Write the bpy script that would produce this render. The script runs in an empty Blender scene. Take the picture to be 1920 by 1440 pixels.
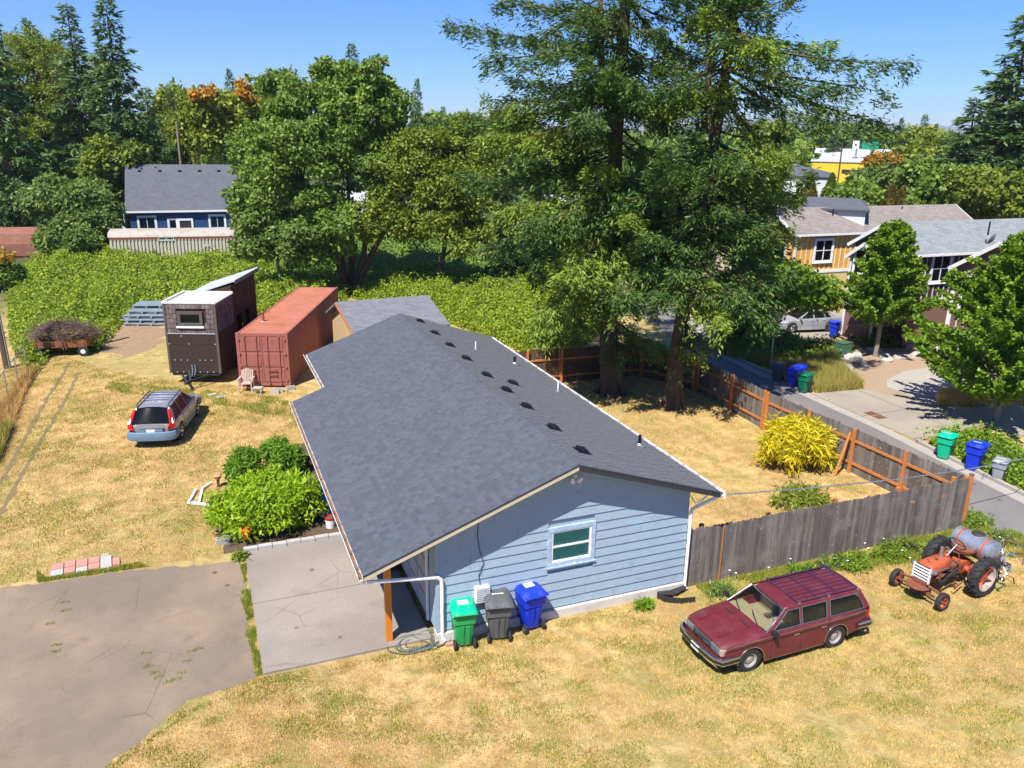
import bpy, math, random
import numpy as np
from math import radians, sin, cos, pi, atan2, sqrt
from mathutils import Vector, Matrix

SC = bpy.context.scene
COL = SC.collection
rnd = random.Random(7)

# ------------------------------------------------------------------ camera, sky, sun, exposure
F_PX, PITCH, ROLL, HEADING, CAM_H = 1508.7, radians(17.19), radians(-0.847), radians(21.6), 11.8
CAM = np.array([-11.553, -16.328, CAM_H])
_f0 = np.array([0, cos(PITCH), -sin(PITCH)]); _r0 = np.array([1.0, 0, 0]); _d0 = np.cross(_f0, _r0)
_r1 = cos(ROLL) * _r0 + sin(ROLL) * _d0; _d1 = -sin(ROLL) * _r0 + cos(ROLL) * _d0
_Z = np.array([[cos(HEADING), sin(HEADING), 0], [-sin(HEADING), cos(HEADING), 0], [0, 0, 1]])
RIGHT, DOWN, FWD = _Z @ _r1, _Z @ _d1, _Z @ _f0
cam_d = bpy.data.cameras.new('camera'); cam = bpy.data.objects.new('camera', cam_d); COL.objects.link(cam)
cam_d.sensor_width = 36; cam_d.lens = F_PX / 1920 * 36; cam_d.clip_end = 20000; cam_d.clip_start = 0.1
R = Matrix(((RIGHT[0], -DOWN[0], -FWD[0]), (RIGHT[1], -DOWN[1], -FWD[1]), (RIGHT[2], -DOWN[2], -FWD[2])))
cam.matrix_world = Matrix.Translation(Vector(CAM)) @ R.to_4x4()
SC.camera = cam
SUN_TRAVEL = Vector((0.56, 0.50, -1.10)).normalized()
world = bpy.data.worlds.new('World'); SC.world = world; world.use_nodes = True
wn = world.node_tree.nodes; wl = world.node_tree.links
bg = wn['Background']
sky = wn.new('ShaderNodeTexSky'); sky.sky_type = 'NISHITA'; sky.sun_disc = False
sky.sun_elevation = radians(55.7); sky.sun_rotation = radians(228.2)
sky.altitude = 20; sky.air_density = 1.0; sky.dust_density = 0.0; sky.ozone_density = 1.0
hs = wn.new('ShaderNodeHueSaturation'); hs.inputs['Saturation'].default_value = 1.12
mul = wn.new('ShaderNodeMix'); mul.data_type = 'RGBA'; mul.blend_type = 'MULTIPLY'; mul.inputs[0].default_value = 1.0; mul.inputs[7].default_value = (0.32, 0.76, 1.5, 1)
wl.new(sky.outputs[0], hs.inputs['Color']); wl.new(hs.outputs[0], mul.inputs[6]); wl.new(mul.outputs[2], bg.inputs['Color'])
bg.inputs['Strength'].default_value = 0.062
sun_d = bpy.data.lights.new('sun', 'SUN'); sun = bpy.data.objects.new('sun', sun_d); COL.objects.link(sun)
sun_d.energy = 5.0; sun_d.angle = radians(0.53); sun_d.color = (1.0, 0.95, 0.87)
sun.rotation_euler = SUN_TRAVEL.to_track_quat('-Z', 'Y').to_euler(); sun.location = (-20, -20, 60)
SC.view_settings.view_transform = 'Standard'; SC.view_settings.look = 'None'
SC.view_settings.exposure = 0.76; SC.view_settings.gamma = 1.0
SC.view_settings.use_curve_mapping = False
SC.cycles.max_bounces = 6; SC.cycles.transparent_max_bounces = 12

def at(px, py, z=0.0):
    """survey helper: the point at height z that lies at photo pixel (px, py)"""
    d = ((px - 960) / F_PX) * RIGHT + ((py - 720) / F_PX) * DOWN + FWD
    t = (z - CAM_H) / d[2]
    p = CAM + t * d
    return float(p[0]), float(p[1])
def at_dist(px, py, dist):
    """survey helper: point at horizontal distance dist from the camera on the sight line"""
    d = ((px - 960) / F_PX) * RIGHT + ((py - 720) / F_PX) * DOWN + FWD
    t = dist / math.hypot(d[0], d[1]); p = CAM + t * d
    return float(p[0]), float(p[1]), float(p[2])
def at_wall(px, py, axis, val):
    d = ((px - 960) / F_PX) * RIGHT + ((py - 720) / F_PX) * DOWN + FWD
    t = (val - CAM[axis]) / d[axis]; p = CAM + t * d
    return float(p[0]), float(p[1]), float(p[2])

# ------------------------------------------------------------------ objects and tags
def tag(o, label=None, cat=None, group=None, kind=None):
    if label: o['label'] = label
    if cat: o['category'] = cat
    if group: o['group'] = group
    if kind: o['kind'] = kind
    return o
def empty(name, loc, rz=0.0, label=None, cat=None, group=None):
    o = bpy.data.objects.new(name, None); COL.objects.link(o); o.empty_display_size = 0.3
    o.location = loc if len(loc) == 3 else (loc[0], loc[1], 0); o.rotation_euler = (0, 0, rz)
    return tag(o, label, cat, group)
def link(name, me, parent=None, loc=None, rot=None):
    o = bpy.data.objects.new(name, me); COL.objects.link(o)
    if parent: o.parent = parent
    if loc: o.location = loc
    if rot: o.rotation_euler = rot
    return o
def children(o): return [c for c in bpy.data.objects if c.parent == o]
def copy_tree(o, parent=None, kids=None):
    if kids is None:
        kids = {}
        for c in bpy.data.objects:
            if c.parent: kids.setdefault(c.parent.name, []).append(c)
    c = o.copy(); COL.objects.link(c)
    if parent: c.parent = parent
    for ch in kids.get(o.name, []): copy_tree(ch, c, kids)
    return c

class MB:
    """collects shapes and links them as one mesh object"""
    def __init__(s): s.v = []; s.f = []
    def add(s, vs, fs):
        n = len(s.v); s.v += [tuple(map(float, p)) for p in vs]; s.f += [tuple(i + n for i in f) for f in fs]; return s
    def box(s, c, d, rz=0.0, rot=None):
        m = rot if rot is not None else Matrix.Rotation(rz, 3, 'Z')
        vs = []
        for z in (-1, 1):
            for x, y in ((-1, -1), (1, -1), (1, 1), (-1, 1)):
                vs.append(Vector(c) + m @ Vector((x * d[0] / 2, y * d[1] / 2, z * d[2] / 2)))
        return s.add(vs, [(3, 2, 1, 0), (4, 5, 6, 7), (0, 1, 5, 4), (1, 2, 6, 5), (2, 3, 7, 6), (3, 0, 4, 7)])
    def bar(s, a, b, w, h, up=(0, 0, 1)):
        a = Vector(a); b = Vector(b); d = (b - a); L = d.length
        if L < 1e-6: return s
        d.normalize(); u = Vector(up)
        if abs(d.dot(u)) > 0.98: u = Vector((0, 1, 0))
        sd = d.cross(u).normalized(); u = sd.cross(d)
        m = Matrix((sd, d, u)).transposed()
        return s.box((a + b) / 2, (w, L, h), rot=m)
    def prism(s, poly, o, ax, ay, vec):
        """polygon (2D) laid at o with axes ax, ay, extruded by vec"""
        o = Vector(o); ax = Vector(ax); ay = Vector(ay); vec = Vector(vec); n = len(poly)
        a = [o + ax * p[0] + ay * p[1] for p in poly]; b = [p + vec for p in a]
        fs = [tuple(range(n))[::-1], tuple(range(n, 2 * n))] + [(i, (i + 1) % n, n + (i + 1) % n, n + i) for i in range(n)]
        if ax.cross(ay).dot(vec) < 0: fs = [f[::-1] for f in fs]
        return s.add(a + b, fs)
    def slab(s, pts, vec):
        n = len(pts); a = [Vector(p) for p in pts]; vec = Vector(vec); b = [p + vec for p in a]
        nn = (a[1] - a[0]).cross(a[2] - a[0])
        fs = [tuple(range(n))[::-1], tuple(range(n, 2 * n))] + [(i, (i + 1) % n, n + (i + 1) % n, n + i) for i in range(n)]
        if nn.dot(vec) < 0: fs = [f[::-1] for f in fs]
        return s.add(a + b, fs)
    def tube(s, pts, r, n=8, cap=True):
        pts = [Vector(p) for p in pts]; rs = r if isinstance(r, (list, tuple)) else [r] * len(pts)
        rings = []; u = None; base = len(s.v)
        for i, p in enumerate(pts):
            d = (pts[min(i + 1, len(pts) - 1)] - pts[max(i - 1, 0)])
            if d.length < 1e-9: d = Vector((0, 0, 1))
            d.normalize()
            if u is None:
                u = d.orthogonal().normalized()
            else:
                u = (u - d * u.dot(d))
                u = u.normalized() if u.length > 1e-6 else d.orthogonal().normalized()
            w = d.cross(u)
            s.v += [tuple(p + (u * cos(2 * pi * k / n) + w * sin(2 * pi * k / n)) * rs[i]) for k in range(n)]
        for i in range(len(pts) - 1):
            for k in range(n):
                a = base + i * n + k; b = base + i * n + (k + 1) % n
                s.f.append((a, b, b + n, a + n))
        if cap:
            s.f.append(tuple(base + k for k in range(n))[::-1]); e = base + (len(pts) - 1) * n
            s.f.append(tuple(e + k for k in range(n)))
        return s
    def lathe(s, prof, n=20, o=(0, 0, 0), axis='Z', arc=2 * pi):
        """profile of (radius, height)"""
        base = len(s.v); full = abs(arc - 2 * pi) < 1e-6; m = n if full else n + 1
        for r, h in prof:
            for k in range(m):
                a = arc * k / n; x, y = r * cos(a), r * sin(a)
                p = {'Z': (x, y, h), 'X': (h, x, y), 'Y': (x, h, -y)}[axis]
                s.v.append((p[0] + o[0], p[1] + o[1], p[2] + o[2]))
        for i in range(len(prof) - 1):
            for k in range(n):
                a = base + i * m + k; b = base + i * m + (k + 1) % m
                s.f.append((a, b, b + m, a + m))
        return s
    def build(s, name, mat, parent=None, smooth=False, bevel=0.0, loc=None, rot=None, attr=None):
        me = bpy.data.meshes.new(name); me.from_pydata(s.v, [], s.f)
        if mat: me.materials.append(mat)
        if smooth: me.polygons.foreach_set('use_smooth', [True] * len(me.polygons))
        if bevel > 0 or smooth:
            import bmesh
            bm = bmesh.new(); bm.from_mesh(me)
            if bevel > 0:
                bmesh.ops.recalc_face_normals(bm, faces=bm.faces)
                es = [e for e in bm.edges if len(e.link_faces) == 2 and e.calc_face_angle(0) > 0.5]
                bmesh.ops.bevel(bm, geom=es, offset=bevel, segments=2, affect='EDGES', profile=0.6, clamp_overlap=True)
            bm.to_mesh(me); bm.free()
        if smooth:
            try: me.set_sharp_from_angle(angle=radians(38))
            except Exception: pass
        me.update()
        return link(name, me, parent, loc, rot)

def np_mesh(name, V, Fq, mat, parent=None, tint=None, mats=None, midx=None):
    """V (n,3), Fq (m,k) -> mesh object, all faces k-gons"""
    me = bpy.data.meshes.new(name); V = np.ascontiguousarray(V, dtype=np.float32); Fq = np.ascontiguousarray(Fq, dtype=np.int32)
    n, (m, k) = len(V), Fq.shape
    me.vertices.add(n); me.vertices.foreach_set('co', V.ravel())
    me.loops.add(m * k); me.loops.foreach_set('vertex_index', Fq.ravel())
    me.polygons.add(m); me.polygons.foreach_set('loop_start', np.arange(0, m * k, k, dtype=np.int32))
    me.polygons.foreach_set('loop_total', np.full(m, k, dtype=np.int32))
    if tint is not None:
        a = me.attributes.new('tint', 'FLOAT', 'POINT'); a.data.foreach_set('value', np.ascontiguousarray(tint, dtype=np.float32))
    me.update(calc_edges=True)
    me.materials.append(mat)
    return link(name, me, parent)

def clip_poly(poly, a, b, c):
    """keep a*x+b*y<=c"""
    out = []
    for i in range(len(poly)):
        p, q = poly[i], poly[(i + 1) % len(poly)]
        dp = a * p[0] + b * p[1] - c; dq = a * q[0] + b * q[1] - c
        if dp <= 0: out.append(p)
        if dp * dq < 0:
            t = dp / (dp - dq); out.append((p[0] + (q[0] - p[0]) * t, p[1] + (q[1] - p[1]) * t))
    return out

# ------------------------------------------------------------------ materials
class NT:
    def __init__(s, name):
        s.m = bpy.data.materials.new(name); s.m.use_nodes = True; s.t = s.m.node_tree; s.b = s.t.nodes['Principled BSDF']; s._c = None
    def n(s, typ, **kw):
        x = s.t.nodes.new(typ)
        for k, v in kw.items(): setattr(x, k, v)
        return x
    def l(s, a, b): s.t.links.new(a, b)
    def coord(s):
        if s._c is None: s._c = s.n('ShaderNodeTexCoord').outputs['Object']
        return s._c
    def world(s):
        return s.n('ShaderNodeNewGeometry').outputs['Position']
    def noise(s, scale, detail=4, rough=0.6, vec=None, dist=0.0, stretch=None):
        x = s.n('ShaderNodeTexNoise'); x.inputs['Scale'].default_value = scale; x.inputs['Detail'].default_value = detail
        x.inputs['Roughness'].default_value = rough; x.inputs['Distortion'].default_value = dist
        v = vec or s.coord()
        if stretch:
            mp = s.n('ShaderNodeMapping'); mp.inputs['Scale'].default_value = stretch; s.l(v, mp.inputs['Vector']); v = mp.outputs[0]
        s.l(v, x.inputs['Vector']); return x.outputs['Fac']
    def ramp(s, fac, stops, interp='LINEAR'):
        x = s.n('ShaderNodeValToRGB'); x.color_ramp.interpolation = interp; cr = x.color_ramp.elements
        while len(cr) < len(stops): cr.new(0.5)
        for e, (p, c) in zip(cr, stops):
            e.position = p; e.color = (c[0], c[1], c[2], 1) if not isinstance(c, (int, float)) else (c, c, c, 1)
        s.l(fac, x.inputs['Fac']); return x.outputs['Color']
    def mix(s, fac, a, b, mode='MIX'):
        x = s.n('ShaderNodeMix', data_type='RGBA', blend_type=mode)
        for sock, val in ((x.inputs[0], fac), (x.inputs[6], a), (x.inputs[7], b)):
            if isinstance(val, (int, float)): sock.default_value = val
            elif isinstance(val, tuple): sock.default_value = (val[0], val[1], val[2], 1)
            else: s.l(val, sock)
        return x.outputs[2]
    def math(s, op, a, b=0.0):
        x = s.n('ShaderNodeMath', operation=op)
        for i, val in enumerate((a, b)):
            if isinstance(val, (int, float)): x.inputs[i].default_value = val
            else: s.l(val, x.inputs[i])
        return x.outputs[0]
    def out(s, col=None, rough=None, metal=None, spec=None, bump=None, bs=0.4, bd=0.02):
        for key, val in (('Base Color', col), ('Roughness', rough), ('Metallic', metal), ('Specular IOR Level', spec)):
            if val is None: continue
            if isinstance(val, tuple): s.b.inputs[key].default_value = (val[0], val[1], val[2], 1)
            elif isinstance(val, (int, float)): s.b.inputs[key].default_value = val
            else: s.l(val, s.b.inputs[key])
        if bump is not None:
            x = s.n('ShaderNodeBump'); x.inputs['Strength'].default_value = bs; x.inputs['Distance'].default_value = bd
            s.l(bump, x.inputs['Height']); s.l(x.outputs[0], s.b.inputs['Normal'])
        return s.m
def cl(c, k): return tuple(min(1, x * k) for x in c)
def MAT(name, col, rough=0.7, metal=0.0, var=0.12, scale=3.0, bump=0.15, bscale=60, stretch=None, dirt=None, dscale=1.2, damt=0.5, spec=0.4):
    """paint/wood/metal with mottling, optional dirt of a second colour and fine relief"""
    t = NT(name)
    c = t.mix(t.noise(scale, 6, 0.65, stretch=stretch), cl(col, 1 - var * 1.6), cl(col, 1 + var * 1.6))
    if dirt:
        d = t.ramp(t.noise(dscale, 8, 0.7, stretch=stretch), [(0.5, 0.0), (0.68, 1.0)])
        c = t.mix(t.math('MULTIPLY', d, damt), c, dirt)
    r = t.ramp(t.noise(scale * 2, 3), [(0.3, max(0.03, rough - 0.08)), (0.7, min(1, rough + 0.08))])
    return t.out(c, r, metal, spec, t.noise(bscale, 4, stretch=stretch) if bump else None, bump)
def GLASS(name, tint=(0.6, 0.75, 0.72), dens=0.35, ior=1.5):
    t = NT(name); tr = t.n('ShaderNodeBsdfTransparent'); gl = t.n('ShaderNodeBsdfGlossy'); gl.inputs['Roughness'].default_value = 0.03
    tr.inputs['Color'].default_value = (tint[0], tint[1], tint[2], 1); mx = t.n('ShaderNodeMixShader'); lw = t.n('ShaderNodeFresnel'); lw.inputs['IOR'].default_value = ior
    df = t.n('ShaderNodeBsdfDiffuse'); df.inputs['Color'].default_value = (tint[0] * 0.1, tint[1] * 0.1, tint[2] * 0.1, 1)
    m2 = t.n('ShaderNodeMixShader'); m2.inputs[0].default_value = dens; t.l(tr.outputs[0], m2.inputs[1]); t.l(df.outputs[0], m2.inputs[2])
    t.l(lw.outputs[0], mx.inputs[0]); t.l(m2.outputs[0], mx.inputs[1]); t.l(gl.outputs[0], mx.inputs[2])
    t.l(mx.outputs[0], t.t.nodes['Material Output'].inputs['Surface']); return t.m
def LEAF(name, stops, trans=0.35, rough=0.5, nscale=0.35, k=1.55):
    """leaf material: hue varies leaf by leaf and clump by clump"""
    t = NT(name); g = t.n('ShaderNodeNewGeometry')
    f = t.math('ADD', t.math('MULTIPLY', g.outputs['Random Per Island'], 0.55), t.math('MULTIPLY', t.noise(nscale, 2), 0.45))
    c = t.ramp(f, [(p, (min(1, q[0] * k * 1.14), min(1, q[1] * k), min(1, q[2] * k * 0.85))) for p, q in stops])
    t.out(c, rough, 0, 0.3)
    tl = t.n('ShaderNodeBsdfTranslucent'); c2 = t.mix(1.0, c, (1.0, 1.0, 0.55), 'MULTIPLY'); t.l(c2, tl.inputs['Color'])
    mx = t.n('ShaderNodeMixShader'); mx.inputs[0].default_value = trans
    t.l(t.b.outputs[0], mx.inputs[1]); t.l(tl.outputs[0], mx.inputs[2]); t.l(mx.outputs[0], t.t.nodes['Material Output'].inputs['Surface'])
    return t.m
M = {}
M['white'] = MAT('white_paint', (0.78, 0.79, 0.78), 0.45, var=0.04, dirt=(0.4, 0.36, 0.3), damt=0.35, dscale=4)
M['black'] = MAT('black_rubber', (0.025, 0.025, 0.026), 0.8, var=0.15)
M['blackplastic'] = MAT('black_plastic', (0.02, 0.02, 0.022), 0.4)
M['chrome'] = MAT('chrome', (0.62, 0.64, 0.67), 0.22, 1.0, var=0.05, bump=0.02)
M['steel'] = MAT('galvanised_steel', (0.45, 0.48, 0.5), 0.4, 0.8, var=0.1, bump=0.05)
M['concrete'] = MAT('old_concrete', (0.36, 0.33, 0.29), 0.9, var=0.08, scale=1.5, bump=0.3, bscale=40, dirt=(0.26, 0.25, 0.235), dscale=0.6)
M['rail'] = MAT('cedar_rail', (0.50, 0.18, 0.045), 0.75, var=0.22, scale=2.5, dirt=(0.28, 0.11, 0.05), dscale=5)
M['rust'] = MAT('rusty_metal', (0.20, 0.08, 0.045), 0.85, 0.1, var=0.35, scale=8, bump=0.3)
M['bark'] = MAT('bark', (0.085, 0.058, 0.042), 0.95, var=0.45, scale=7, bump=1.0, bscale=16, stretch=(1, 1, 0.12), dirt=(0.15, 0.075, 0.04), dscale=1.5, damt=0.45)
M['palebark'] = MAT('pale_bark', (0.24, 0.21, 0.17), 0.9, var=0.25, scale=4, bump=0.6, bscale=20, dirt=(0.1, 0.09, 0.06), dscale=1)
M['glass'] = GLASS('window_glass', (0.70, 0.92, 0.88), 0.05, 1.15)
M['darkglass'] = GLASS('tinted_glass', (0.10, 0.12, 0.13), 0.6, 1.35)
M['carglass'] = GLASS('car_glass', (0.78, 0.84, 0.80), 0.06, 1.3)
M['plain_dark'] = MAT('dark_interior', (0.03, 0.028, 0.026), 0.9)
# ------------------------------------------------------------------ ground, drives, roads
def sheet(name, pts, z, mat, kind='structure', label=None):
    mb = MB(); mb.add([(x, y, z) for x, y in pts], [tuple(range(len(pts)))])
    o = mb.build(name, mat); n = o.data.polygons[0].normal
    if n.z < 0: o.data.flip_normals()
    return tag(o, label, kind=kind)
def ragged(pts, step=0.35, amp=0.05, seed=1, closed=True):
    r = random.Random(seed); out = []
    n = len(pts)
    for i in range(n if closed else n - 1):
        a = pts[i]; b = pts[(i + 1) % n]; L = math.hypot(b[0] - a[0], b[1] - a[1]); k = max(1, int(L / step))
        nx, ny = -(b[1] - a[1]) / max(L, 1e-6), (b[0] - a[0]) / max(L, 1e-6)
        for j in range(k):
            t = j / k; o = r.gauss(0, amp)
            out.append((a[0] + (b[0] - a[0]) * t + nx * o, a[1] + (b[1] - a[1]) * t + ny * o))
    return out
def lawn_material():
    t = NT('dry_lawn'); w = t.world()
    straw = t.mix(t.ramp(t.noise(1.7, 9, 0.75, w), [(0.38, 0.0), (0.62, 1.0)]), (0.36, 0.225, 0.08), (0.84, 0.61, 0.27))
    fine = t.noise(38, 4, 0.7, w)
    straw = t.mix(t.ramp(fine, [(0.3, 0.0), (0.7, 1.0)]), t.mix(0.45, straw, (0.30, 0.20, 0.09)), straw)
    dirt = t.ramp(t.noise(0.22, 6, 0.62, w), [(0.46, 0.0), (0.56, 1.0)])
    c = t.mix(t.math('MULTIPLY', dirt, 0.5), straw, (0.34, 0.20, 0.09))
    gf = t.math('MULTIPLY', t.ramp(t.noise(0.9, 9, 0.74, w), [(0.50, 0.0), (0.60, 1.0)]), t.ramp(fine, [(0.35, 0.25), (0.65, 1.0)]))
    c = t.mix(t.math('MULTIPLY', gf, 0.85), c, (0.24, 0.27, 0.06))
    big = t.ramp(t.noise(0.09, 3, 0.5, w), [(0.42, 0.0), (0.62, 1.0)])
    c = t.mix(t.math('MULTIPLY', big, 0.4), c, (0.38, 0.34, 0.11))
    # beyond the yards: mixed dull green
    ln = t.n('ShaderNodeVectorMath', operation='LENGTH'); t.l(w, ln.inputs[0])
    far = t.ramp(t.math('DIVIDE', ln.outputs['Value'], 400.0), [(0.115, 0.0), (0.15, 1.0)])
    c = t.mix(far, c, t.mix(t.noise(0.01, 5, 0.6, w), (0.05, 0.085, 0.03), (0.12, 0.13, 0.06)))
    return t.out(c, 0.95, 0, 0.15, t.math('ADD', t.noise(25, 5, 0.7, w), t.math('MULTIPLY', t.noise(3.0, 4, 0.6, w), 2.0)), 0.9, 0.06)
M['lawn'] = lawn_material()
# ground sheet, finely divided near the yard for small bumps, out to the horizon
def ground_z(x, y): return 0.0
mb = MB(); rings = [0, 40, 90, 200, 600, 2000, 8500]
mb.add([(0, 0, 0)] + [(r * cos(2 * pi * k / 48), r * sin(2 * pi * k / 48), 0) for r in rings[1:] for k in range(48)],
       [(0, 1 + k, 1 + (k + 1) % 48) for k in range(48)] +
       [(1 + i * 48 + k, 1 + (i + 1) * 48 + k, 1 + (i + 1) * 48 + (k + 1) % 48, 1 + i * 48 + (k + 1) % 48) for i in range(5) for k in range(48)])
tag(mb.build('ground', M['lawn']), kind='structure')
def asphalt_mat(name, a, b, patch):
    t = NT(name); w = t.world()
    c = t.mix(t.noise(0.5, 8, 0.65, w), a, b)
    c = t.mix(t.ramp(t.noise(0.28, 6, 0.6, w), [(0.45, 0.0), (0.62, 0.55)]), c, patch)
    sp = t.ramp(t.noise(90, 2, 0.5, w), [(0.35, 0.75), (0.65, 1.2)]); c = t.mix(0.8, c, t.mix(1.0, c, sp, 'MULTIPLY'))
    v = t.n('ShaderNodeTexVoronoi', feature='DISTANCE_TO_EDGE'); v.inputs['Scale'].default_value = 0.55
    mp = t.mix(0.18, w, t.n('ShaderNodeTexNoise').outputs['Color']); t.l(mp, v.inputs['Vector'])
    cr = t.ramp(v.outputs['Distance'], [(0.0, 1.0), (0.008, 0.0)]); br = t.ramp(t.noise(0.35, 3, 0.5, w), [(0.5, 0.0), (0.6, 1.0)])
    c = t.mix(t.math('MULTIPLY', t.math('MULTIPLY', cr, br), 0.55), c, cl(a, 0.4))
    v2 = t.n('ShaderNodeTexVoronoi'); v2.inputs['Scale'].default_value = 0.9; v2.inputs['Randomness'].default_value = 1.0; t.l(t.mix(0.06, w, t.n('ShaderNodeTexNoise').outputs['Color']), v2.inputs['Vector'])
    c = t.mix(t.ramp(v2.outputs['Distance'], [(0.045, 0.75), (0.075, 0.0)]), c, cl(a, 0.35))
    c = t.mix(t.ramp(t.noise(1.1, 7, 0.75, w), [(0.56, 0.0), (0.72, 0.45)]), c, cl(a, 0.6)); c = t.mix(t.ramp(t.noise(260, 2, 0.5, w), [(0.62, 0.0), (0.7, 0.5)]), c, cl(b, 1.5))
    return t.out(c, 0.93, 0, 0.2, t.noise(70, 4, 0.7, w), 0.5, 0.015)
M['asphalt'] = asphalt_mat('worn_asphalt_drive', (0.165, 0.128, 0.093), (0.25, 0.197, 0.148), (0.34, 0.252, 0.172))
M['road'] = asphalt_mat('alley_asphalt', (0.155, 0.145, 0.135), (0.205, 0.19, 0.18), (0.24, 0.225, 0.21))
M['slab'] = asphalt_mat('concrete_pad', (0.25, 0.215, 0.18), (0.35, 0.31, 0.265), (0.20, 0.175, 0.15))
M['apron'] = asphalt_mat('concrete_apron', (0.28, 0.245, 0.195), (0.38, 0.335, 0.265), (0.25, 0.23, 0.20))
M['gravel'] = MAT('brown_gravel', (0.34, 0.245, 0.165), 0.95, var=0.3, scale=30, bump=1.0, bscale=30)
M['soil'] = MAT('dark_soil', (0.10, 0.07, 0.045), 0.95, var=0.3, scale=9, bump=1, bscale=20)
M['bareground'] = MAT('bare_brown_ground', (0.30, 0.20, 0.115), 0.95, var=0.25, scale=5, bump=1, bscale=22, dirt=(0.16, 0.10, 0.06), dscale=2)
DRIVE = [(-60, 7.6), (-17.3, 6.3), (-14.5, 6.15), (-11.16, 5.6), (-11.16, 0.08), (-12.6, -0.25), (-14.3, -1.9), (-16.0, -4.5), (-17.5, -9), (-18, -30), (-60, -30)]
sheet('driveway', ragged(DRIVE, 0.16, 0.045, 3), 0.004, M['asphalt'])
PAD = [(-11.02, 0.14), (-6.98, 0.2), (-6.98, 8.5), (-8.1, 8.5), (-8.1, 6.0), (-11.02, 5.85)]
mbp = MB()
mbp.box((-9.04, 1.6, 0.005), (3.96, 3.0, 0.11)); mbp.box((-9.04, 4.56, 0.003), (3.96, 2.86, 0.11)); mbp.box((-7.55, 7.3, 0.004), (1.1, 2.55, 0.11))
mbp.build('concrete_pad', M['slab'], bevel=0.008); tag(bpy.data.objects['concrete_pad'], kind='structure')
# alley, gutter, kerb, apron
ROAD = [(10.95, -40), (14.0, -40), (13.95, 0), (14.4, 3.9), (14.9, 8), (15.05, 12), (15.3, 17), (15.6, 20.5), (17.2, 24.5), (19.5, 30), (24, 44), (21, 46), (17, 32), (15.2, 24.5), (13.2, 20.5), (11.6, 17), (11.2, 12.5), (10.95, 8)]
sheet('alley_road', ROAD, 0.006, M['road'])
GUT = [(13.95, -40), (14.5, -40), (14.45, 0), (14.9, 3.9), (15.4, 8), (15.6, 12), (15.85, 17), (16.1, 20.2), (17.75, 24.2), (20.1, 29.8), (19.5, 30), (17.2, 24.5), (15.6, 20.5), (15.3, 17), (15.05, 12), (14.9, 8), (14.4, 3.9), (13.95, 0)]
sheet('gutter', GUT, 0.010, M['concrete'])
def kerb(pts, name='kerb'):
    mb = MB()
    for a, b in zip(pts, pts[1:]):
        mb.bar((a[0], a[1], 0.06), (b[0], b[1], 0.06), 0.15, 0.14)
    return tag(mb.build(name, M['concrete'], bevel=0.015), kind='structure')
kerb([(14.6, -40), (14.55, 0), (14.95, 3.6), (15.3, 6.3)])
kerb([(15.95, 13.2), (15.98, 17), (16.25, 20.1), (17.9, 24.1), (20.3, 29.7)])
APRON = [(15.42, 6.4), (15.68, 12.95), (18.7, 12.7), (20.0, 9.64), (20.8, 8.2), (19.9, 6.9), (17.4, 6.6)]
sheet('driveway_apron', APRON, 0.014, M['apron'])
sheet('neighbour_driveway', [(20.0, 9.64), (20.1, 12.6), (21.1, 13.6), (23.2, 14.5), (26.6, 14.8), (27.0, 9.5), (23.5, 9.9), (21.4, 9.4)], 0.012, M['concrete'])
sheet('neighbour_drive_south', [(19.9, 6.9), (20.8, 8.2), (21.6, 8.9), (27.0, 8.6), (27.0, 5.0), (20, 5.3)], 0.013, M['apron'])
sheet('gravel_yard', [(18.7, 12.7), (20.1, 16.6), (20.7, 17.6), (22.6, 19.6), (32, 19.6), (32, 14.0), (26.5, 14.8), (23.2, 14.5), (21.1, 13.6), (20.1, 12.6), (20.0, 9.64)], 0.008, M['gravel'])
sheet('car_court', [(16.3, 20.6), (18.0, 24.3), (22, 33), (40, 33), (40, 22.6), (22.6, 21.6), (20.5, 21.0)], 0.009, M['apron'])
mb = MB()
for x0, y0, x1, y1 in ((15.5, 9.55, 20.0, 9.62), (18.1, 6.7, 18.3, 12.6), (15.5, 6.55, 20, 6.62)):
    mb.bar((x0, y0, 0.0165), (x1, y1, 0.0165), 0.025, 0.003)
tag(mb.build('apron_joints', M['soil']), kind='structure')
for i, (x, y) in enumerate(((16.2, 9.68), (16.2, 9.18))):
    t = empty('drain_grate', (x, y, 0.018), 0.03, 'brown metal drain grate nearer the bamboo in the concrete apron' if i else 'brown metal drain grate nearer the gravel yard in the concrete apron', 'drain grate', 'paired drain grates in the apron')
    MB().box((0, 0, 0.004), (0.5, 0.42, 0.008)).build('frame', M['rust'], t)
    mb = MB()
    for k in range(8): mb.box((-0.21 + k * 0.06, 0, 0.012), (0.03, 0.36, 0.008))
    mb.build('grille', M['rust'], t)
# tyre tracks worn in the side lawn
def strip(name, pts, w, z, mat):
    r = random.Random(5); P = [Vector((*at(*p), 0)) for p in pts]; Q = []
    for a, b in zip(P, P[1:]):
        n = max(2, int((b - a).length / 0.25))
        Q += [a.lerp(b, i / n) for i in range(n)]
    L, Rr = [], []
    for i, q in enumerate(Q[:-1]):
        d = (Q[i + 1] - q).normalized(); s = Vector((-d.y, d.x, 0)); ww = w * (0.35 + r.random() * 0.9)
        off = s * r.gauss(0, 0.03)
        L.append((*(q + s * ww / 2 + off).xy, z)); Rr.append((*(q - s * ww / 2 + off).xy, z))
    n = len(L); mb = MB(); mb.add(L + Rr, [(i, n + i, n + i + 1, i + 1) for i in range(n - 1)])
    return tag(mb.build(name, mat), kind='structure')
M['track'] = MAT('worn_track', (0.20, 0.145, 0.065), 0.95, var=0.35, scale=8, bump=1, bscale=25)
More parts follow.
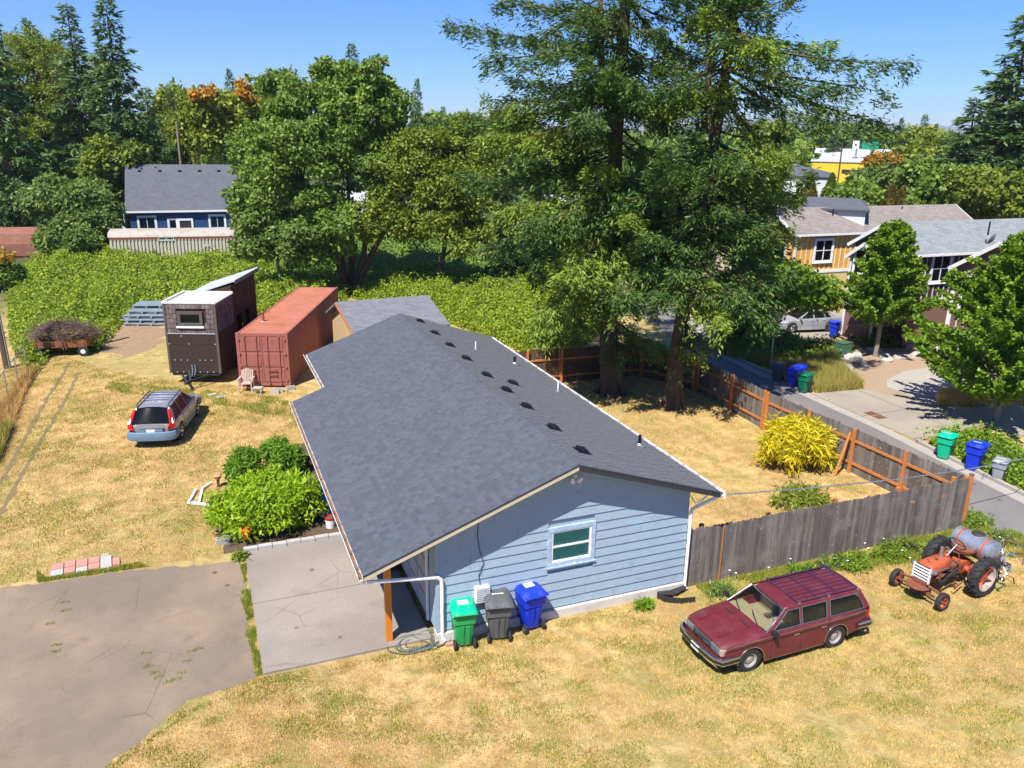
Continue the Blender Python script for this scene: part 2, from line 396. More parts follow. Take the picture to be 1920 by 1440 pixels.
strip('tyre_track', [(133, 678), (85, 752), (45, 825), (10, 890), (-60, 1010)], 0.20, 0.006, M['track'])
strip('tyre_track', [(146, 705), (110, 770), (70, 838), (30, 910), (-20, 1000)], 0.20, 0.006, M['track'])
sheet('bare_ground_patch', ragged([at(190, 655), at(225, 612), at(300, 606), at(318, 622), at(300, 650), at(235, 672)], 0.5, 0.25, 4), 0.005, M['bareground'])
sheet('planter_bed', ragged([(-11.6, 6.2), (-8.1, 6.1), (-7.0, 6.0), (-7.0, 12.8), (-9.2, 12.6), (-10.8, 11.6), (-12.0, 9.8)], 0.4, 0.12, 4), 0.006, M['soil'])

# ------------------------------------------------------------------ the blue house
HOUSE = empty('blue_house', (0, 0, 0), 0, 'low blue lap sided house with dark grey shingle roof filling the picture centre', 'house')
RX, RZ, SL, SR = -3.56, 4.36, 0.37, 0.325
XL, XL2, XR, Y0, Y1, YJ = -8.75, -7.58, 0.58, -0.5, 17.2, 12.35
def zl(x): return RZ + SL * (x - RX)
def zr(x): return RZ - SR * (x - RX)
def siding_mat():
    t = NT('blue_lap_paint'); c0 = t.coord()
    c = t.mix(t.noise(1.3, 5, 0.6), (0.265, 0.365, 0.455), (0.335, 0.435, 0.515))
    c = t.mix(t.ramp(t.noise(2.6, 7, 0.7, stretch=(1, 1, 1.6)), [(0.54, 0.0), (0.70, 0.65)]), c, (0.20, 0.27, 0.33))
    br = t.ramp(t.noise(0.42, 2, 0.4, stretch=(1, 1, 2.2)), [(0.64, 0.0), (0.67, 0.7)])
    c = t.mix(br, c, (0.27, 0.50, 0.72))
    c = t.mix(t.ramp(t.noise(60, 3, 0.6, stretch=(0.15, 1, 1)), [(0.3, 0.15), (0.7, 0.0)]), c, (0.1, 0.14, 0.18))
    return t.out(c, 0.6, 0, 0.35, t.noise(80, 4, 0.6, stretch=(0.1, 1, 1)), 0.15, 0.004)
M['siding'] = siding_mat()
M['trimblue'] = MAT('blue_trim_paint', (0.22, 0.36, 0.56), 0.6, var=0.1, dirt=(0.5, 0.52, 0.55), dscale=7, damt=0.7)
M['cream'] = MAT('cream_trim', (0.55, 0.47, 0.33), 0.6, var=0.06)
def course_board(z0, z1, xa, xb, clips, yf, out):
    poly = [(xa, z0), (xb, z0), (xb, z1), (xa, z1)]
    for a, b, c in clips: poly = clip_poly(poly, a, b, c)
    if len(poly) < 3: return None
    mb = MB(); n = len(poly)
    a = [(x, yf - out * (1 - 0.75 * min(1, max(0, (z - z0) / 0.25))) - 0.004, z) for x, z in poly]; b = [(x, yf + 0.012, z) for x, z in poly]
    mb.add(a + b, [tuple(range(n)), tuple(range(n, 2 * n))[::-1]] + [((i + 1) % n, i, n + i, n + (i + 1) % n) for i in range(n)])
    return mb
clips = [(-SL, 1, RZ - SL * RX - 0.20), (SR, 1, RZ + SR * RX - 0.20)]
r = random.Random(3); z = 0.27; row = 0
while z < 4.2:
    xs = [-6.95] + sorted(r.sample([-6.1, -5.5, -4.9, -2.3, -1.9, -1.1, -3.0], 1 + row % 2)) + [0.0]
    for xa, xb in zip(xs, xs[1:]):
        segs = [(xa, xb)]
        if z < 2.5 and z + 0.247 > 1.5:      # cut round the window
            segs = []
            if xa < -4.07: segs.append((xa, min(xb, -4.07)))
            if xb > -2.8: segs.append((max(xa, -2.8), xb))
        for a, b in segs:
            if b - a < 0.02: continue
            mb = course_board(z + 0.003, z + 0.262, a + 0.003, b - 0.003, clips, 0.0, 0.036)
            if mb: mb.build('siding_board', M['siding'], HOUSE)
    z += 0.247; row += 1
# structure behind the boards
mb = MB()
prof = [(-6.94, 0.24), (-0.01, 0.24), (-0.01, zr(0) - 0.16), (RX, RZ - 0.16), (-6.94, zl(-6.94) - 0.16)]
mb.prism(prof, (0, 0.02, 0), (1, 0, 0), (0, 0, 1), (0, 0.12, 0)); mb.prism(prof, (0, 16.5, 0), (1, 0, 0), (0, 0, 1), (0, 0.12, 0))
mb.box((-0.08, 8.3, (0.24 + zr(0) - 0.16) / 2), (0.12, 16.2, zr(0) - 0.4))
mb.build('wall', M['siding'], HOUSE)
# garage side wall, cladding boards, garage door and the deep eave posts
mb = MB(); mb.box((-6.88, 8.3, 1.55), (0.12, 16.2, 2.6)); mb.build('wall', M['siding'], HOUSE)
z = 0.27
while z < 2.9:
    for ya, yb in ((0.0, 0.62), (5.7, 11.0), (11.003, 16.5)):
        zt = min(z + 0.26, zl(-6.95) - 0.18)
        if zt - z < 0.05: continue
        MB().add([(-6.965, ya, z), (-6.965, yb, z), (-6.95, yb, zt), (-6.95, ya, zt), (-6.93, ya, z), (-6.93, yb, z), (-6.93, yb, zt), (-6.93, ya, zt)],
                 [(0, 3, 2, 1), (4, 5, 6, 7), (0, 1, 5, 4), (2, 3, 7, 6), (1, 2, 6, 5), (0, 4, 7, 3)]).build('siding_board', M['siding'], HOUSE)
    z += 0.247
M['garagedoor'] = MAT('grey_garage_door', (0.30, 0.31, 0.33), 0.6, var=0.1)
gd = MB().box((-6.972, 3.15, 1.32), (0.05, 4.9, 2.1)).build('garage_door', M['garagedoor'], HOUSE)
for k in range(4):
    for j in range(6): MB().box((-7.004, 1.1 + j * 0.82, 0.56 + k * 0.52), (0.02, 0.7, 0.42)).build('panel', M['garagedoor'], gd)
mb = MB(); mb.box((-7.0, 0.66, 1.3), (0.05, 0.1, 2.2)); mb.box((-7.0, 5.64, 1.3), (0.05, 0.1, 2.2)); mb.box((-7.0, 3.15, 2.42), (0.05, 5.08, 0.1)); mb.build('door_frame', M['white'], HOUSE)
M['post'] = MAT('orange_stained_post', (0.62, 0.20, 0.025), 0.55, var=0.12, scale=3, stretch=(4, 4, 0.4))
MB().box((-8.05, 0.36, 1.28), (0.15, 0.15, 2.5)).build('porch_post', M['post'], HOUSE, bevel=0.006)
MB().box((-8.05, 6.4, 1.28), (0.12, 0.12, 2.5)).build('porch_post', M['post'], HOUSE)
MB().bar((-8.05, -0.3, 2.55), (-8.05, 12.2, 2.55), 0.14, 0.16).build('porch_beam', M['siding'], HOUSE)
# foundation
M['foundation'] = MAT('pale_foundation', (0.58, 0.55, 0.50), 0.9, var=0.08, dirt=(0.35, 0.3, 0.24), dscale=4, bump=0.4, bscale=50)
mb = MB(); mb.box((-3.47, 0.03, 0.10), (7.02, 0.30, 0.27)); mb.box((0.03, 8.3, 0.10), (0.2, 16.3, 0.26)); mb.build('foundation', M['foundation'], HOUSE)
# roof decks, fascia, soffit
M['fascia'] = MAT('dark_fascia', (0.03, 0.035, 0.045), 0.5)
T = 0.10
def roof_slab(pts, name='roof_deck'):
    mb = MB(); mb.slab([(x, y, z - 0.012) for x, y, z in pts], (0, 0, -T)); return mb.build(name, M['siding'], HOUSE)
roof_slab([(RX, Y0, RZ), (XL, Y0, zl(XL)), (XL, YJ, zl(XL)), (RX, YJ, RZ)])
roof_slab([(RX, YJ, RZ), (XL2, YJ, zl(XL2)), (XL2, Y1, zl(XL2)), (RX, Y1, RZ)])
roof_slab([(RX, Y0, RZ), (RX, Y1, RZ), (XR, Y1, zr(XR)), (XR, Y0, zr(XR))])
for yy in (Y0 - 0.02, Y1 + 0.02):
    sgn = -1 if yy < 0 else 1
    xl = XL if sgn < 0 else XL2
    MB().slab([(xl, yy, zl(xl) - 0.02), (RX, yy, RZ - 0.02), (RX, yy, RZ - 0.13), (xl, yy, zl(xl) - 0.13)], (0, 0.022 * sgn, 0)).build('bargeboard', M['cream'] if sgn < 0 else M['white'], HOUSE)
    MB().slab([(RX, yy, RZ - 0.02), (XR, yy, zr(XR) - 0.02), (XR, yy, zr(XR) - 0.15), (RX, yy, RZ - 0.15)], (0, 0.022 * sgn, 0)).build('bargeboard', M['fascia'], HOUSE)
mb = MB(); mb.slab([(XL - 0.01, Y0 - 0.05, zl(XL) + 0.005), (RX, Y0 - 0.05, RZ + 0.005), (RX, Y0 - 0.05, RZ - 0.03), (XL - 0.01, Y0 - 0.05, zl(XL) - 0.03)], (0, 0.028, 0))
mb.slab([(RX, Y0 - 0.05, RZ + 0.005), (XR, Y0 - 0.05, zr(XR) + 0.005), (XR, Y0 - 0.05, zr(XR) - 0.03), (RX, Y0 - 0.05, RZ - 0.03)], (0, 0.028, 0))
mb.build('drip_edge', M['fascia'], HOUSE)
# shingles: nearest 300 as pieces, the rest one field
def shingle_mat(name, single, lo=(0.058, 0.066, 0.084), hi=(0.090, 0.102, 0.126)):
    t = NT(name)
    if single: f = t.n('ShaderNodeObjectInfo').outputs['Random']
    else:
        a = t.n('ShaderNodeAttribute'); a.attribute_name = 'tint'; f = a.outputs['Fac']
    c = t.mix(f, lo, hi); w = t.world()
    c = t.mix(t.ramp(t.noise(140, 2, 0.5, w), [(0.3, 0.5), (0.7, 0.0)]), c, cl(lo, 0.6))
    c = t.mix(t.ramp(t.noise(0.5, 4, 0.6, w), [(0.4, 0.0), (0.7, 0.12)]), c, hi)
    t.b.inputs['Sheen Weight'].default_value = 0.10; t.b.inputs['Sheen Roughness'].default_value = 0.6
    return t.out(c, 0.8, 0, 0.45, t.noise(160, 3, 0.6, w), 0.5, 0.004)
M['shingle'] = shingle_mat('asphalt_shingle', True); M['shinglefield'] = shingle_mat('asphalt_shingle_field', False)
EXPO = 0.142
def tabs(side, seed):
    r = random.Random(seed); out = []
    sl = SL if side < 0 else SR; xe = XL if side < 0 else XR
    dx = EXPO / sqrt(1 + sl * sl); n = int(abs(xe - RX) / dx)
    for i in range(n + 1):
        x_lo = xe + side * 0.03 - side * i * dx; x_hi = x_lo - side * (dx + 0.03)
        if (x_lo - RX) * side < 0.05: break
        if (x_hi - RX) * side < 0: x_hi = RX
        y = Y0 - 0.03 - r.random() * 0.3
        yend = Y1 + 0.02
        while y < yend:
            w = r.choice((0.12, 0.17, 0.22, 0.28)); a, b = max(y, Y0 - 0.03), min(y + w, yend); y += w
            if b - a < 0.03: continue
            if side < 0 and x_lo < XL2 - 0.06 and a > YJ: continue
            if side < 0 and x_lo < XL2 - 0.06 and b > YJ: b = YJ
            th = r.choice((0.006, 0.010, 0.015))
            out.append((x_lo, x_hi, a + 0.002, b - 0.002, th))
    return out
def tab_verts(side, t, o=(0, 0, 0)):
    x_lo, x_hi, a, b, th = t
    zf = zl if side < 0 else zr
    V = []
    for x, h in ((x_lo, th + 0.004), (x_hi, 0.004)):
        for y in (a, b):
            V.append((x - o[0], y - o[1], zf(x) + h - o[2]))
    for x, h in ((x_lo, -0.006), (x_hi, -0.004)):
        for y in (a, b):
            V.append((x - o[0], y - o[1], zf(x) + h - o[2]))
    F = [(0, 1, 3, 2), (0, 4, 5, 1), (0, 2, 6, 4), (1, 5, 7, 3)]
    if side > 0: F = [f[::-1] for f in F]
    return V, F
TABS = [(-1, t) for t in tabs(-1, 11)] + [(1, t) for t in tabs(1, 12)]
TABS.sort(key=lambda q: (q[1][0] - CAM[0]) ** 2 + (q[1][2] - CAM[1]) ** 2)
cache = {}
for side, t in TABS[:300]:
    key = (side, round(t[3] - t[2], 2), t[4])
    o = (t[0], t[2], zl(t[0]) if side < 0 else zr(t[0]))
    if key not in cache:
        V, F = tab_verts(side, t, o); me = bpy.data.meshes.new('shingle'); me.from_pydata(V, [], F); me.materials.append(M['shingle']); cache[key] = me
    link('shingle', cache[key], HOUSE, loc=o)
V = []; F = []; tn = []; r = random.Random(2)
for side, t in TABS[300:]:
    a, b = tab_verts(side, t); n = len(V); V += a; F += [tuple(i + n for i in f) for f in b]; q = r.random(); tn += [q] * 8
tag(np_mesh('shingle_field', np.array(V), np.array(F), M['shinglefield'], HOUSE, tint=np.array(tn)), kind='stuff')
# ridge cap shingles
y = Y0
while y < Y1 - 0.1:
    MB().add([(RX - 0.15, y, RZ - 0.046), (RX, y, RZ + 0.026), (RX + 0.15, y, RZ - 0.040), (RX - 0.15, y + 0.24, RZ - 0.055), (RX, y + 0.24, RZ + 0.013), (RX + 0.15, y + 0.24, RZ - 0.049),
              (RX - 0.15, y, RZ - 0.06), (RX, y, RZ), (RX + 0.15, y, RZ - 0.055)],
             [(0, 1, 4, 3), (1, 2, 5, 4), (0, 6, 7, 1), (1, 7, 8, 2)]).build('ridge_shingle', M['shingle'], HOUSE)
    y += 0.21
# vents and pipes on the right slope
M['vent'] = MAT('dark_vent_metal', (0.012, 0.015, 0.022), 0.35, 0.1, var=0.1)
def on_right(x): return zr(x)
for x, y in ((-2.85, 0.74), (-2.84, 2.52), (-2.85, 4.43), (-2.83, 6.14), (-2.08, 7.49), (-2.89, 7.83), (-2.87, 10.03), (-2.87, 12.03), (-2.85, 14.12), (-2.87, 16.33)):
    mb = MB(); z = zr(x) + 0.02
    a = [(-0.12, -0.14), (0.12, -0.14), (0.12, 0.14), (-0.12, 0.14)]
    lo = [(x + p, y + q, z - SR * p) for p, q in a]; hi = [(x + p * 0.72, y + q * 0.72, z + 0.10 - SR * p * 0.72) for p, q in a]; mid = [(x + p, y + q, z + 0.07 - SR * p) for p, q in a]
    mb.add(lo + mid + hi, [(0, 1, 5, 4), (1, 2, 6, 5), (2, 3, 7, 6), (3, 0, 4, 7), (4, 5, 9, 8), (5, 6, 10, 9), (6, 7, 11, 10), (7, 4, 8, 11), (8, 9, 10, 11)])
    v = mb.build('roof_vent', M['vent'], HOUSE, bevel=0.012)
    mb = MB(); mb.slab([(x - 0.18, y - 0.2, zr(x - 0.18) + 0.018), (x + 0.2, y - 0.2, zr(x + 0.2) + 0.018), (x + 0.2, y + 0.2, zr(x + 0.2) + 0.018), (x - 0.18, y + 0.2, zr(x - 0.18) + 0.018)], (0, 0, 0.006)); mb.build('flashing', M['vent'], v)
for x, y, h, rr, mt in ((-1.65, 12.6, 0.32, 0.03, 'white'), (-0.46, 11.44, 0.30, 0.055, 'vent'), (-0.2, 7.98, 0.34, 0.03, 'white'), (-0.05, 2.59, 0.34, 0.05, 'vent')):
    z = zr(x); p = MB().tube([(x, y, z - 0.02), (x, y, z + h)], rr, 10).build('vent_pipe', M[mt], HOUSE, smooth=True)
    mb = MB(); mb.lathe([(rr * 3.4, z + 0.01), (rr * 1.6, z + 0.05), (rr, z + 0.09)], 12, (x, y, 0)); mb.build('pipe_collar', M['steel'], p)
# gutters with leaf litter
M['litter'] = MAT('leaf_litter', (0.20, 0.09, 0.04), 0.95, var=0.5, scale=25, bump=1, bscale=40, dirt=(0.35, 0.3, 0.25), dscale=12)
def gutter(x, ya, yb, z, sgn, litter=True):
    w, h = 0.12, 0.10
    poly = [(0, 0.02), (0, -h), (w * 0.75 * sgn, -h), (w * sgn, 0.0), (w * sgn, 0.03), ((w - 0.012) * sgn, 0.03), ((w - 0.014) * sgn, 0.0), (w * 0.7 * sgn, -h + 0.01), (0.012 * sgn, -h + 0.01), (0.012 * sgn, 0.02)]
    g = MB().prism(poly, (x, ya, z), (1, 0, 0), (0, 0, 1), (0, yb - ya, 0)).build('gutter', M['white'], HOUSE)
    mb = MB(); y = ya + 0.4
    while y < yb: mb.box((x + sgn * w / 2, y, z + 0.035), (w, 0.03, 0.006)); y += 0.75
    mb.build('gutter_strap', M['steel'], g)
    if litter:
        r = random.Random(int(x * 10)); V = []; y = ya + 0.02; L = []
        while y < yb - 0.05:
            hh = -h + 0.03 + r.random() * 0.06; L.append((y, hh)); y += 0.07
        mb = MB(); n = len(L)
        mb.add([(x + 0.015 * sgn, q, z + hh) for q, hh in L] + [(x + (w - 0.02) * sgn, q, z + hh * 0.8) for q, hh in L], [(i, i + 1, n + i + 1, n + i) for i in range(n - 1)])
        mb.build('leaf_litter', M['litter'], g)
gutter(XL - 0.02, Y0 - 0.02, YJ, zl(XL) - 0.02, -1); gutter(XL2 - 0.02, YJ + 0.02, Y1, zl(XL2) - 0.02, -1); gutter(XR + 0.02, Y0 - 0.02, Y1, zr(XR) - 0.03, 1)
# downspouts
MB().tube([(XL - 0.05, Y0 + 0.1, zl(XL) - 0.12), (XL + 0.02, Y0 + 0.08, 2.22), (-6.95, -0.09, 1.80), (-6.86, -0.09, 1.72), (-6.84, -0.09, 1.6), (-6.84, -0.09, 0.12), (-6.8, -0.16, 0.05)], 0.048, 8).build('downspout', M['white'], HOUSE, smooth=True)
MB().tube([(XR + 0.06, Y0 + 0.1, zr(XR) - 0.1), (XR + 0.03, Y0 + 0.12, 2.82), (0.06, -0.09, 2.42), (0.03, -0.09, 2.32), (0.02, -0.09, 0.12), (0.06, -0.14, 0.05)], 0.048, 8).build('downspout', M['white'], HOUSE, smooth=True)
MB().box((-6.93, -0.014, 1.55), (0.09, 0.05, 2.55)).build('corner_board', M['siding'], HOUSE)
# front window
def window(parent, c, w, h, axis='y', sgn=-1, trim=0.1, trimmat=None, cols=1, rows=2, frame=None, glass=None, sill=True, backing=True, depth=0.06):
    """window centred at c in a wall facing sgn*axis"""
    tm = trimmat or M['white']; fr = frame or M['white']; gl = glass or M['glass']
    def P(u, v, d):   # u along wall, v up, d out
        return (c[0] + u, c[1] + sgn * d, c[2] + v) if axis == 'y' else (c[0] + sgn * d, c[1] + u, c[2] + v)
    def bx(mb, u0, u1, v0, v1, d0, d1):
        a = P(u0, v0, d0); b = P(u1, v1, d1); mb.box([(a[i] + b[i]) / 2 for i in range(3)], [abs(a[i] - b[i]) for i in range(3)])
    W = MB(); bx(W, -w / 2 - trim, w / 2 + trim, h / 2, h / 2 + trim, -0.02, depth); bx(W, -w / 2 - trim, w / 2 + trim, -h / 2 - trim, -h / 2, -0.02, depth)
    bx(W, -w / 2 - trim, -w / 2, -h / 2, h / 2, -0.02, depth); bx(W, w / 2, w / 2 + trim, -h / 2, h / 2, -0.02, depth)
    win = W.build('window', tm, parent)
    f = MB(); s = 0.045
    bx(f, -w / 2, w / 2, h / 2 - s, h / 2, -0.02, depth * 0.7); bx(f, -w / 2, w / 2, -h / 2, -h / 2 + s, -0.02, depth * 0.7)
    bx(f, -w / 2, -w / 2 + s, -h / 2 + s, h / 2 - s, -0.02, depth * 0.7); bx(f, w / 2 - s, w / 2, -h / 2 + s, h / 2 - s, -0.02, depth * 0.7)
    for i in range(1, cols): u = -w / 2 + w * i / cols; bx(f, u - s / 2, u + s / 2, -h / 2 + s, h / 2 - s, -0.018, depth * 0.72)
    for i in range(1, rows): v = -h / 2 + h * i / rows; bx(f, -w / 2 + s, w / 2 - s, v - s / 2, v + s / 2, -0.018, depth * 0.74)
    f.build('frame', fr, win)
    for i in range(cols):
        for j in range(rows):
            g = MB(); bx(g, -w / 2 + w * i / cols + s / 2, -w / 2 + w * (i + 1) / cols - s / 2, -h / 2 + h * j / rows + s / 2, -h / 2 + h * (j + 1) / rows - s / 2, 0.003, 0.012); g.build('pane', gl, win)
    if sill:
        q = MB(); bx(q, -w / 2 - trim - 0.02, w / 2 + trim + 0.02, -h / 2 - trim - 0.04, -h / 2 - trim + 0.0, 0, depth + 0.03); q.build('sill', tm, win)
    return win
M['curtain'] = MAT('pale_blind', (0.42, 0.58, 0.54), 0.8, var=0.04)
M['weathered'] = MAT('peeling_blue_white_paint', (0.30, 0.42, 0.58), 0.7, var=0.15, scale=8, dirt=(0.65, 0.66, 0.66), dscale=9, damt=0.9)
window(HOUSE, (-3.435, 0.0, 2.0), 1.1, 0.86, 'y', -1, 0.11, M['weathered'], 1, 2, glass=M['glass'])
MB().box((-3.435, 0.016, 2.0), (1.1, 0.01, 0.86)).build('window_blind', M['curtain'], HOUSE)
# meter box, cable, flood lamp, service wires
b = MB().box((-5.83, -0.09, 1.12), (0.38, 0.14, 0.42)).build('utility_box', M['white'], HOUSE, bevel=0.02)
mb = MB(); [mb.box((-5.83, -0.165, 0.98 + k * 0.05), (0.32, 0.008, 0.018)) for k in range(7)]; mb.build('lid_rib', M['steel'], b)
MB().tube([(-5.85, -0.04, 1.3), (-5.9, -0.05, 1.6), (-5.78, -0.06, 1.95), (-5.88, -0.05, 2.3), (-5.93, -0.045, 2.7), (-5.9, -0.045, 3.2)], 0.009, 6).build('cable', M['blackplastic'], HOUSE)
fl = MB().tube([(-3.45, -0.03, 3.93), (-3.45, -0.16, 3.9)], 0.05, 10).build('flood_lamp', M['white'], HOUSE)
for s in (-1, 1): MB().lathe([(0.02, 0.1), (0.06, 0.03), (0.065, -0.06)], 12).build('lamp_head', M['white'], fl, smooth=True, loc=(-3.45 + s * 0.1, -0.2, 3.82), rot=(0.5, s * 0.5, 0))
mb = MB()
for j in range(3): mb.tube([(0.02 + j * 0.02, -0.03, 2.75), (0.1, -0.16 - j * 0.03, 2.62 - j * 0.05), (0.35, -0.3, 2.88), (XR, -0.46, 2.96)], 0.011, 5)
mb.build('service_wire', M['white'], HOUSE)
MB().lathe([(0.03, 0.06), (0.06, 0.02), (0.06, -0.08)], 10).build('insulator', M['white'], HOUSE, loc=(XR + 0.16, -0.46, 2.9))
# brown cabinet against the garage wall
t = empty('storage_cabinet', (-7.36, 4.2, 0.05), 0, 'dark red brown wooden cabinet standing under the deep carport eave', 'cabinet')
M['redbrown'] = MAT('dark_red_brown_wood', (0.09, 0.025, 0.018), 0.6)
MB().box((0, 0, 0.75), (0.62, 1.4, 1.5)).build('body', M['redbrown'], t, bevel=0.01)
for s in (-1, 1): MB().box((-0.2, s * 0.0 - 0.712, 0.75), (0.2, 0.02, 1.3)).build('door', M['redbrown'], t) if s > 0 else MB().box((0.12, -0.712, 0.75), (0.3, 0.02, 1.3)).build('door', M['redbrown'], t)
# ------------------------------------------------------------------ fences
def wood_mat(name, lo, hi, single=True, stripe=1.0):
    t = NT(name); f = t.n('ShaderNodeObjectInfo').outputs['Random']
    c = t.mix(f, lo, hi); w = t.world()
    c = t.mix(t.ramp(t.noise(16, 5, 0.7, w, stretch=(1, 1, 0.06)), [(0.35, 0.65), (0.65, 0.0)]), c, cl(lo, 0.5))
    c = t.mix(t.ramp(t.noise(1.2, 4, 0.6, w), [(0.5, 0.0), (0.75, 0.5)]), c, cl(hi, 1.25))
    c = t.mix(t.ramp(t.noise(9, 2, 0.5, w), [(0.68, 0.0), (0.72, 0.7)]), c, (0.38, 0.36, 0.33))
    return t.out(c, 0.9, 0, 0.2, t.noise(30, 4, 0.7, w, stretch=(1, 1, 0.08)), 0.6, 0.006)
M['board'] = wood_mat('weathered_fence_board', (0.125, 0.105, 0.092), (0.25, 0.225, 0.20))
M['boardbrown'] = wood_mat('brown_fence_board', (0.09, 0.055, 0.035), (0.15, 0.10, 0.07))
FBOARD = {}
def dogear_board(h, w, mat):
    key = (round(h, 2), round(w, 2), mat.name)
    if key not in FBOARD:
        mb = MB(); e = w * 0.22
        mb.prism([(-w / 2, 0), (w / 2, 0), (w / 2, h - e), (w / 2 - e, h), (-w / 2 + e, h), (-w / 2, h - e)], (0, -0.009, 0), (1, 0, 0), (0, 0, 1), (0, 0.018, 0))
        me = bpy.data.meshes.new('board'); me.from_pydata(mb.v, [], mb.f); me.materials.append(mat); FBOARD[key] = me
    return FBOARD[key]
def fence(a, b, h, label, side, mat=None, board_w=0.135, posts=None, rails=(0.38, 1.25), name='wooden_fence', group=None, lean=0.0, postcol=None):
    """board fence from a to b; rails and posts on the given side (+1 left of direction)"""
    mat = mat or M['board']; A = Vector((*a, 0)); B = Vector((*b, 0)); D = (B - A); L = D.length; D.normalize(); N = Vector((-D.y, D.x, 0)) * side
    rz = atan2(D.y, D.x)
    t = empty(name, tuple(A), rz, label, 'fence', group)
    r = random.Random(int(L * 100)); n = int(L / board_w); ny = side
    for i in range(n):
        hh = round(h + r.choice((-0.02, 0, 0, 0.015, 0.03)), 3)
        o = link('board', dogear_board(hh, board_w - 0.001, mat), t, loc=((i + 0.5) * L / n, r.gauss(0, 0.003), 0.02), rot=(r.gauss(0, 0.008) + lean, r.gauss(0, 0.0025), 0))
    for z in rails: MB().box((L / 2, 0.035 * ny, z), (L, 0.045, 0.09)).build('rail', postcol or M['rail'], t)
    for px in (posts if posts is not None else np.arange(0.05, L + 0.01, 2.4)):
        MB().box((px, 0.105 * ny, (h + 0.08) / 2), (0.1, 0.1, h + 0.08)).build('post', postcol or M['rail'], t, bevel=0.006)
    return t
fence((0.16, 0.02), (10.42, 0.04), 1.72, 'long grey board fence from the house corner to the alley, behind the tractor', 1, posts=[0.4, 2.6, 5.0, 7.4, 9.7])
t = MB().box((10.5, 0.05, 0.9), (0.1, 0.11, 1.82)).build('fence_post', M['rail'], bevel=0.006); tag(t, 'orange stained end post where the two grey fences meet by the alley', 'fence post')
MB().box((10.5, 0.05, 1.84), (0.12, 0.13, 0.03)).build('cap', M['board'], t)
t = MB().box((0.10, 0.0, 0.9), (0.09, 0.09, 1.85)).build('fence_post', M['boardbrown'], bevel=0.006); tag(t, 'brown wooden post standing against the white downspout at the house corner', 'fence post')
t = MB().box((1.18, -0.03, 0.85), (0.035, 0.02, 1.7)).build('fence_batten', M['rail']); tag(t, 'thin orange batten nailed upright on the front of the grey fence', 'batten')
fence((10.52, 0.15), (10.25, 9.5), 1.66, 'grey board fence with orange rails running along the alley, nearer stretch', 1, posts=[0.0, 2.3, 4.6, 6.9, 9.3], name='wooden_fence')
fence((10.25, 9.62), (10.6, 15.2), 1.66, 'grey board fence with orange rails along the alley, shaded far stretch', 1, posts=[0.02, 2.45, 5.4])
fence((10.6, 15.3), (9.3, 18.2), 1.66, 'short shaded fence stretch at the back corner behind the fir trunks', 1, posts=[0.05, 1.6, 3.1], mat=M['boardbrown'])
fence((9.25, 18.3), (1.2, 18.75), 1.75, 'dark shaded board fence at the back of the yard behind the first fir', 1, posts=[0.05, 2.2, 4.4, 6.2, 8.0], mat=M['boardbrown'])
# leaning brace
x, y = at(1567, 890); x2, y2, z2 = at_wall(1596, 815, 0, 10.15)
t = MB().bar((9.55, y - 0.1, 0.02), (10.1, y2, 1.62), 0.09, 0.045).build('fence_brace', M['rail']); tag(t, 'orange timber brace leaning against the alley fence right of the bamboo', 'timber brace')

# ------------------------------------------------------------------ wheelie bins
def BIN(col, name, lid=None):
    m = MAT(name, col, 0.42, var=0.06, bump=0.08, bscale=120, dirt=(min(1, col[0] * 0.6 + 0.07), min(1, col[1] * 0.6 + 0.07), min(1, col[2] * 0.6 + 0.06)), damt=0.45, dscale=3)
    return m, (MAT(name + '_lid', lid, 0.38, var=0.05, bump=0.05) if lid else m)
M['bin_green'] = BIN((0.02, 0.33, 0.09), 'green_bin_plastic', (0.0, 0.47, 0.26))
M['bin_teal'] = BIN((0.0, 0.44, 0.22), 'teal_bin_plastic', (0.0, 0.50, 0.28))
M['bin_grey'] = BIN((0.095, 0.10, 0.105), 'grey_bin_plastic')
M['bin_lgrey'] = BIN((0.26, 0.28, 0.30), 'light_grey_bin_plastic')
M['bin_blue'] = BIN((0.004, 0.035, 0.55), 'blue_bin_plastic')
M['bin_dgreen'] = BIN((0.0, 0.14, 0.075), 'dark_green_bin_plastic')
M['sticker'] = MAT('white_sticker', (0.72, 0.73, 0.72), 0.5, var=0.08)
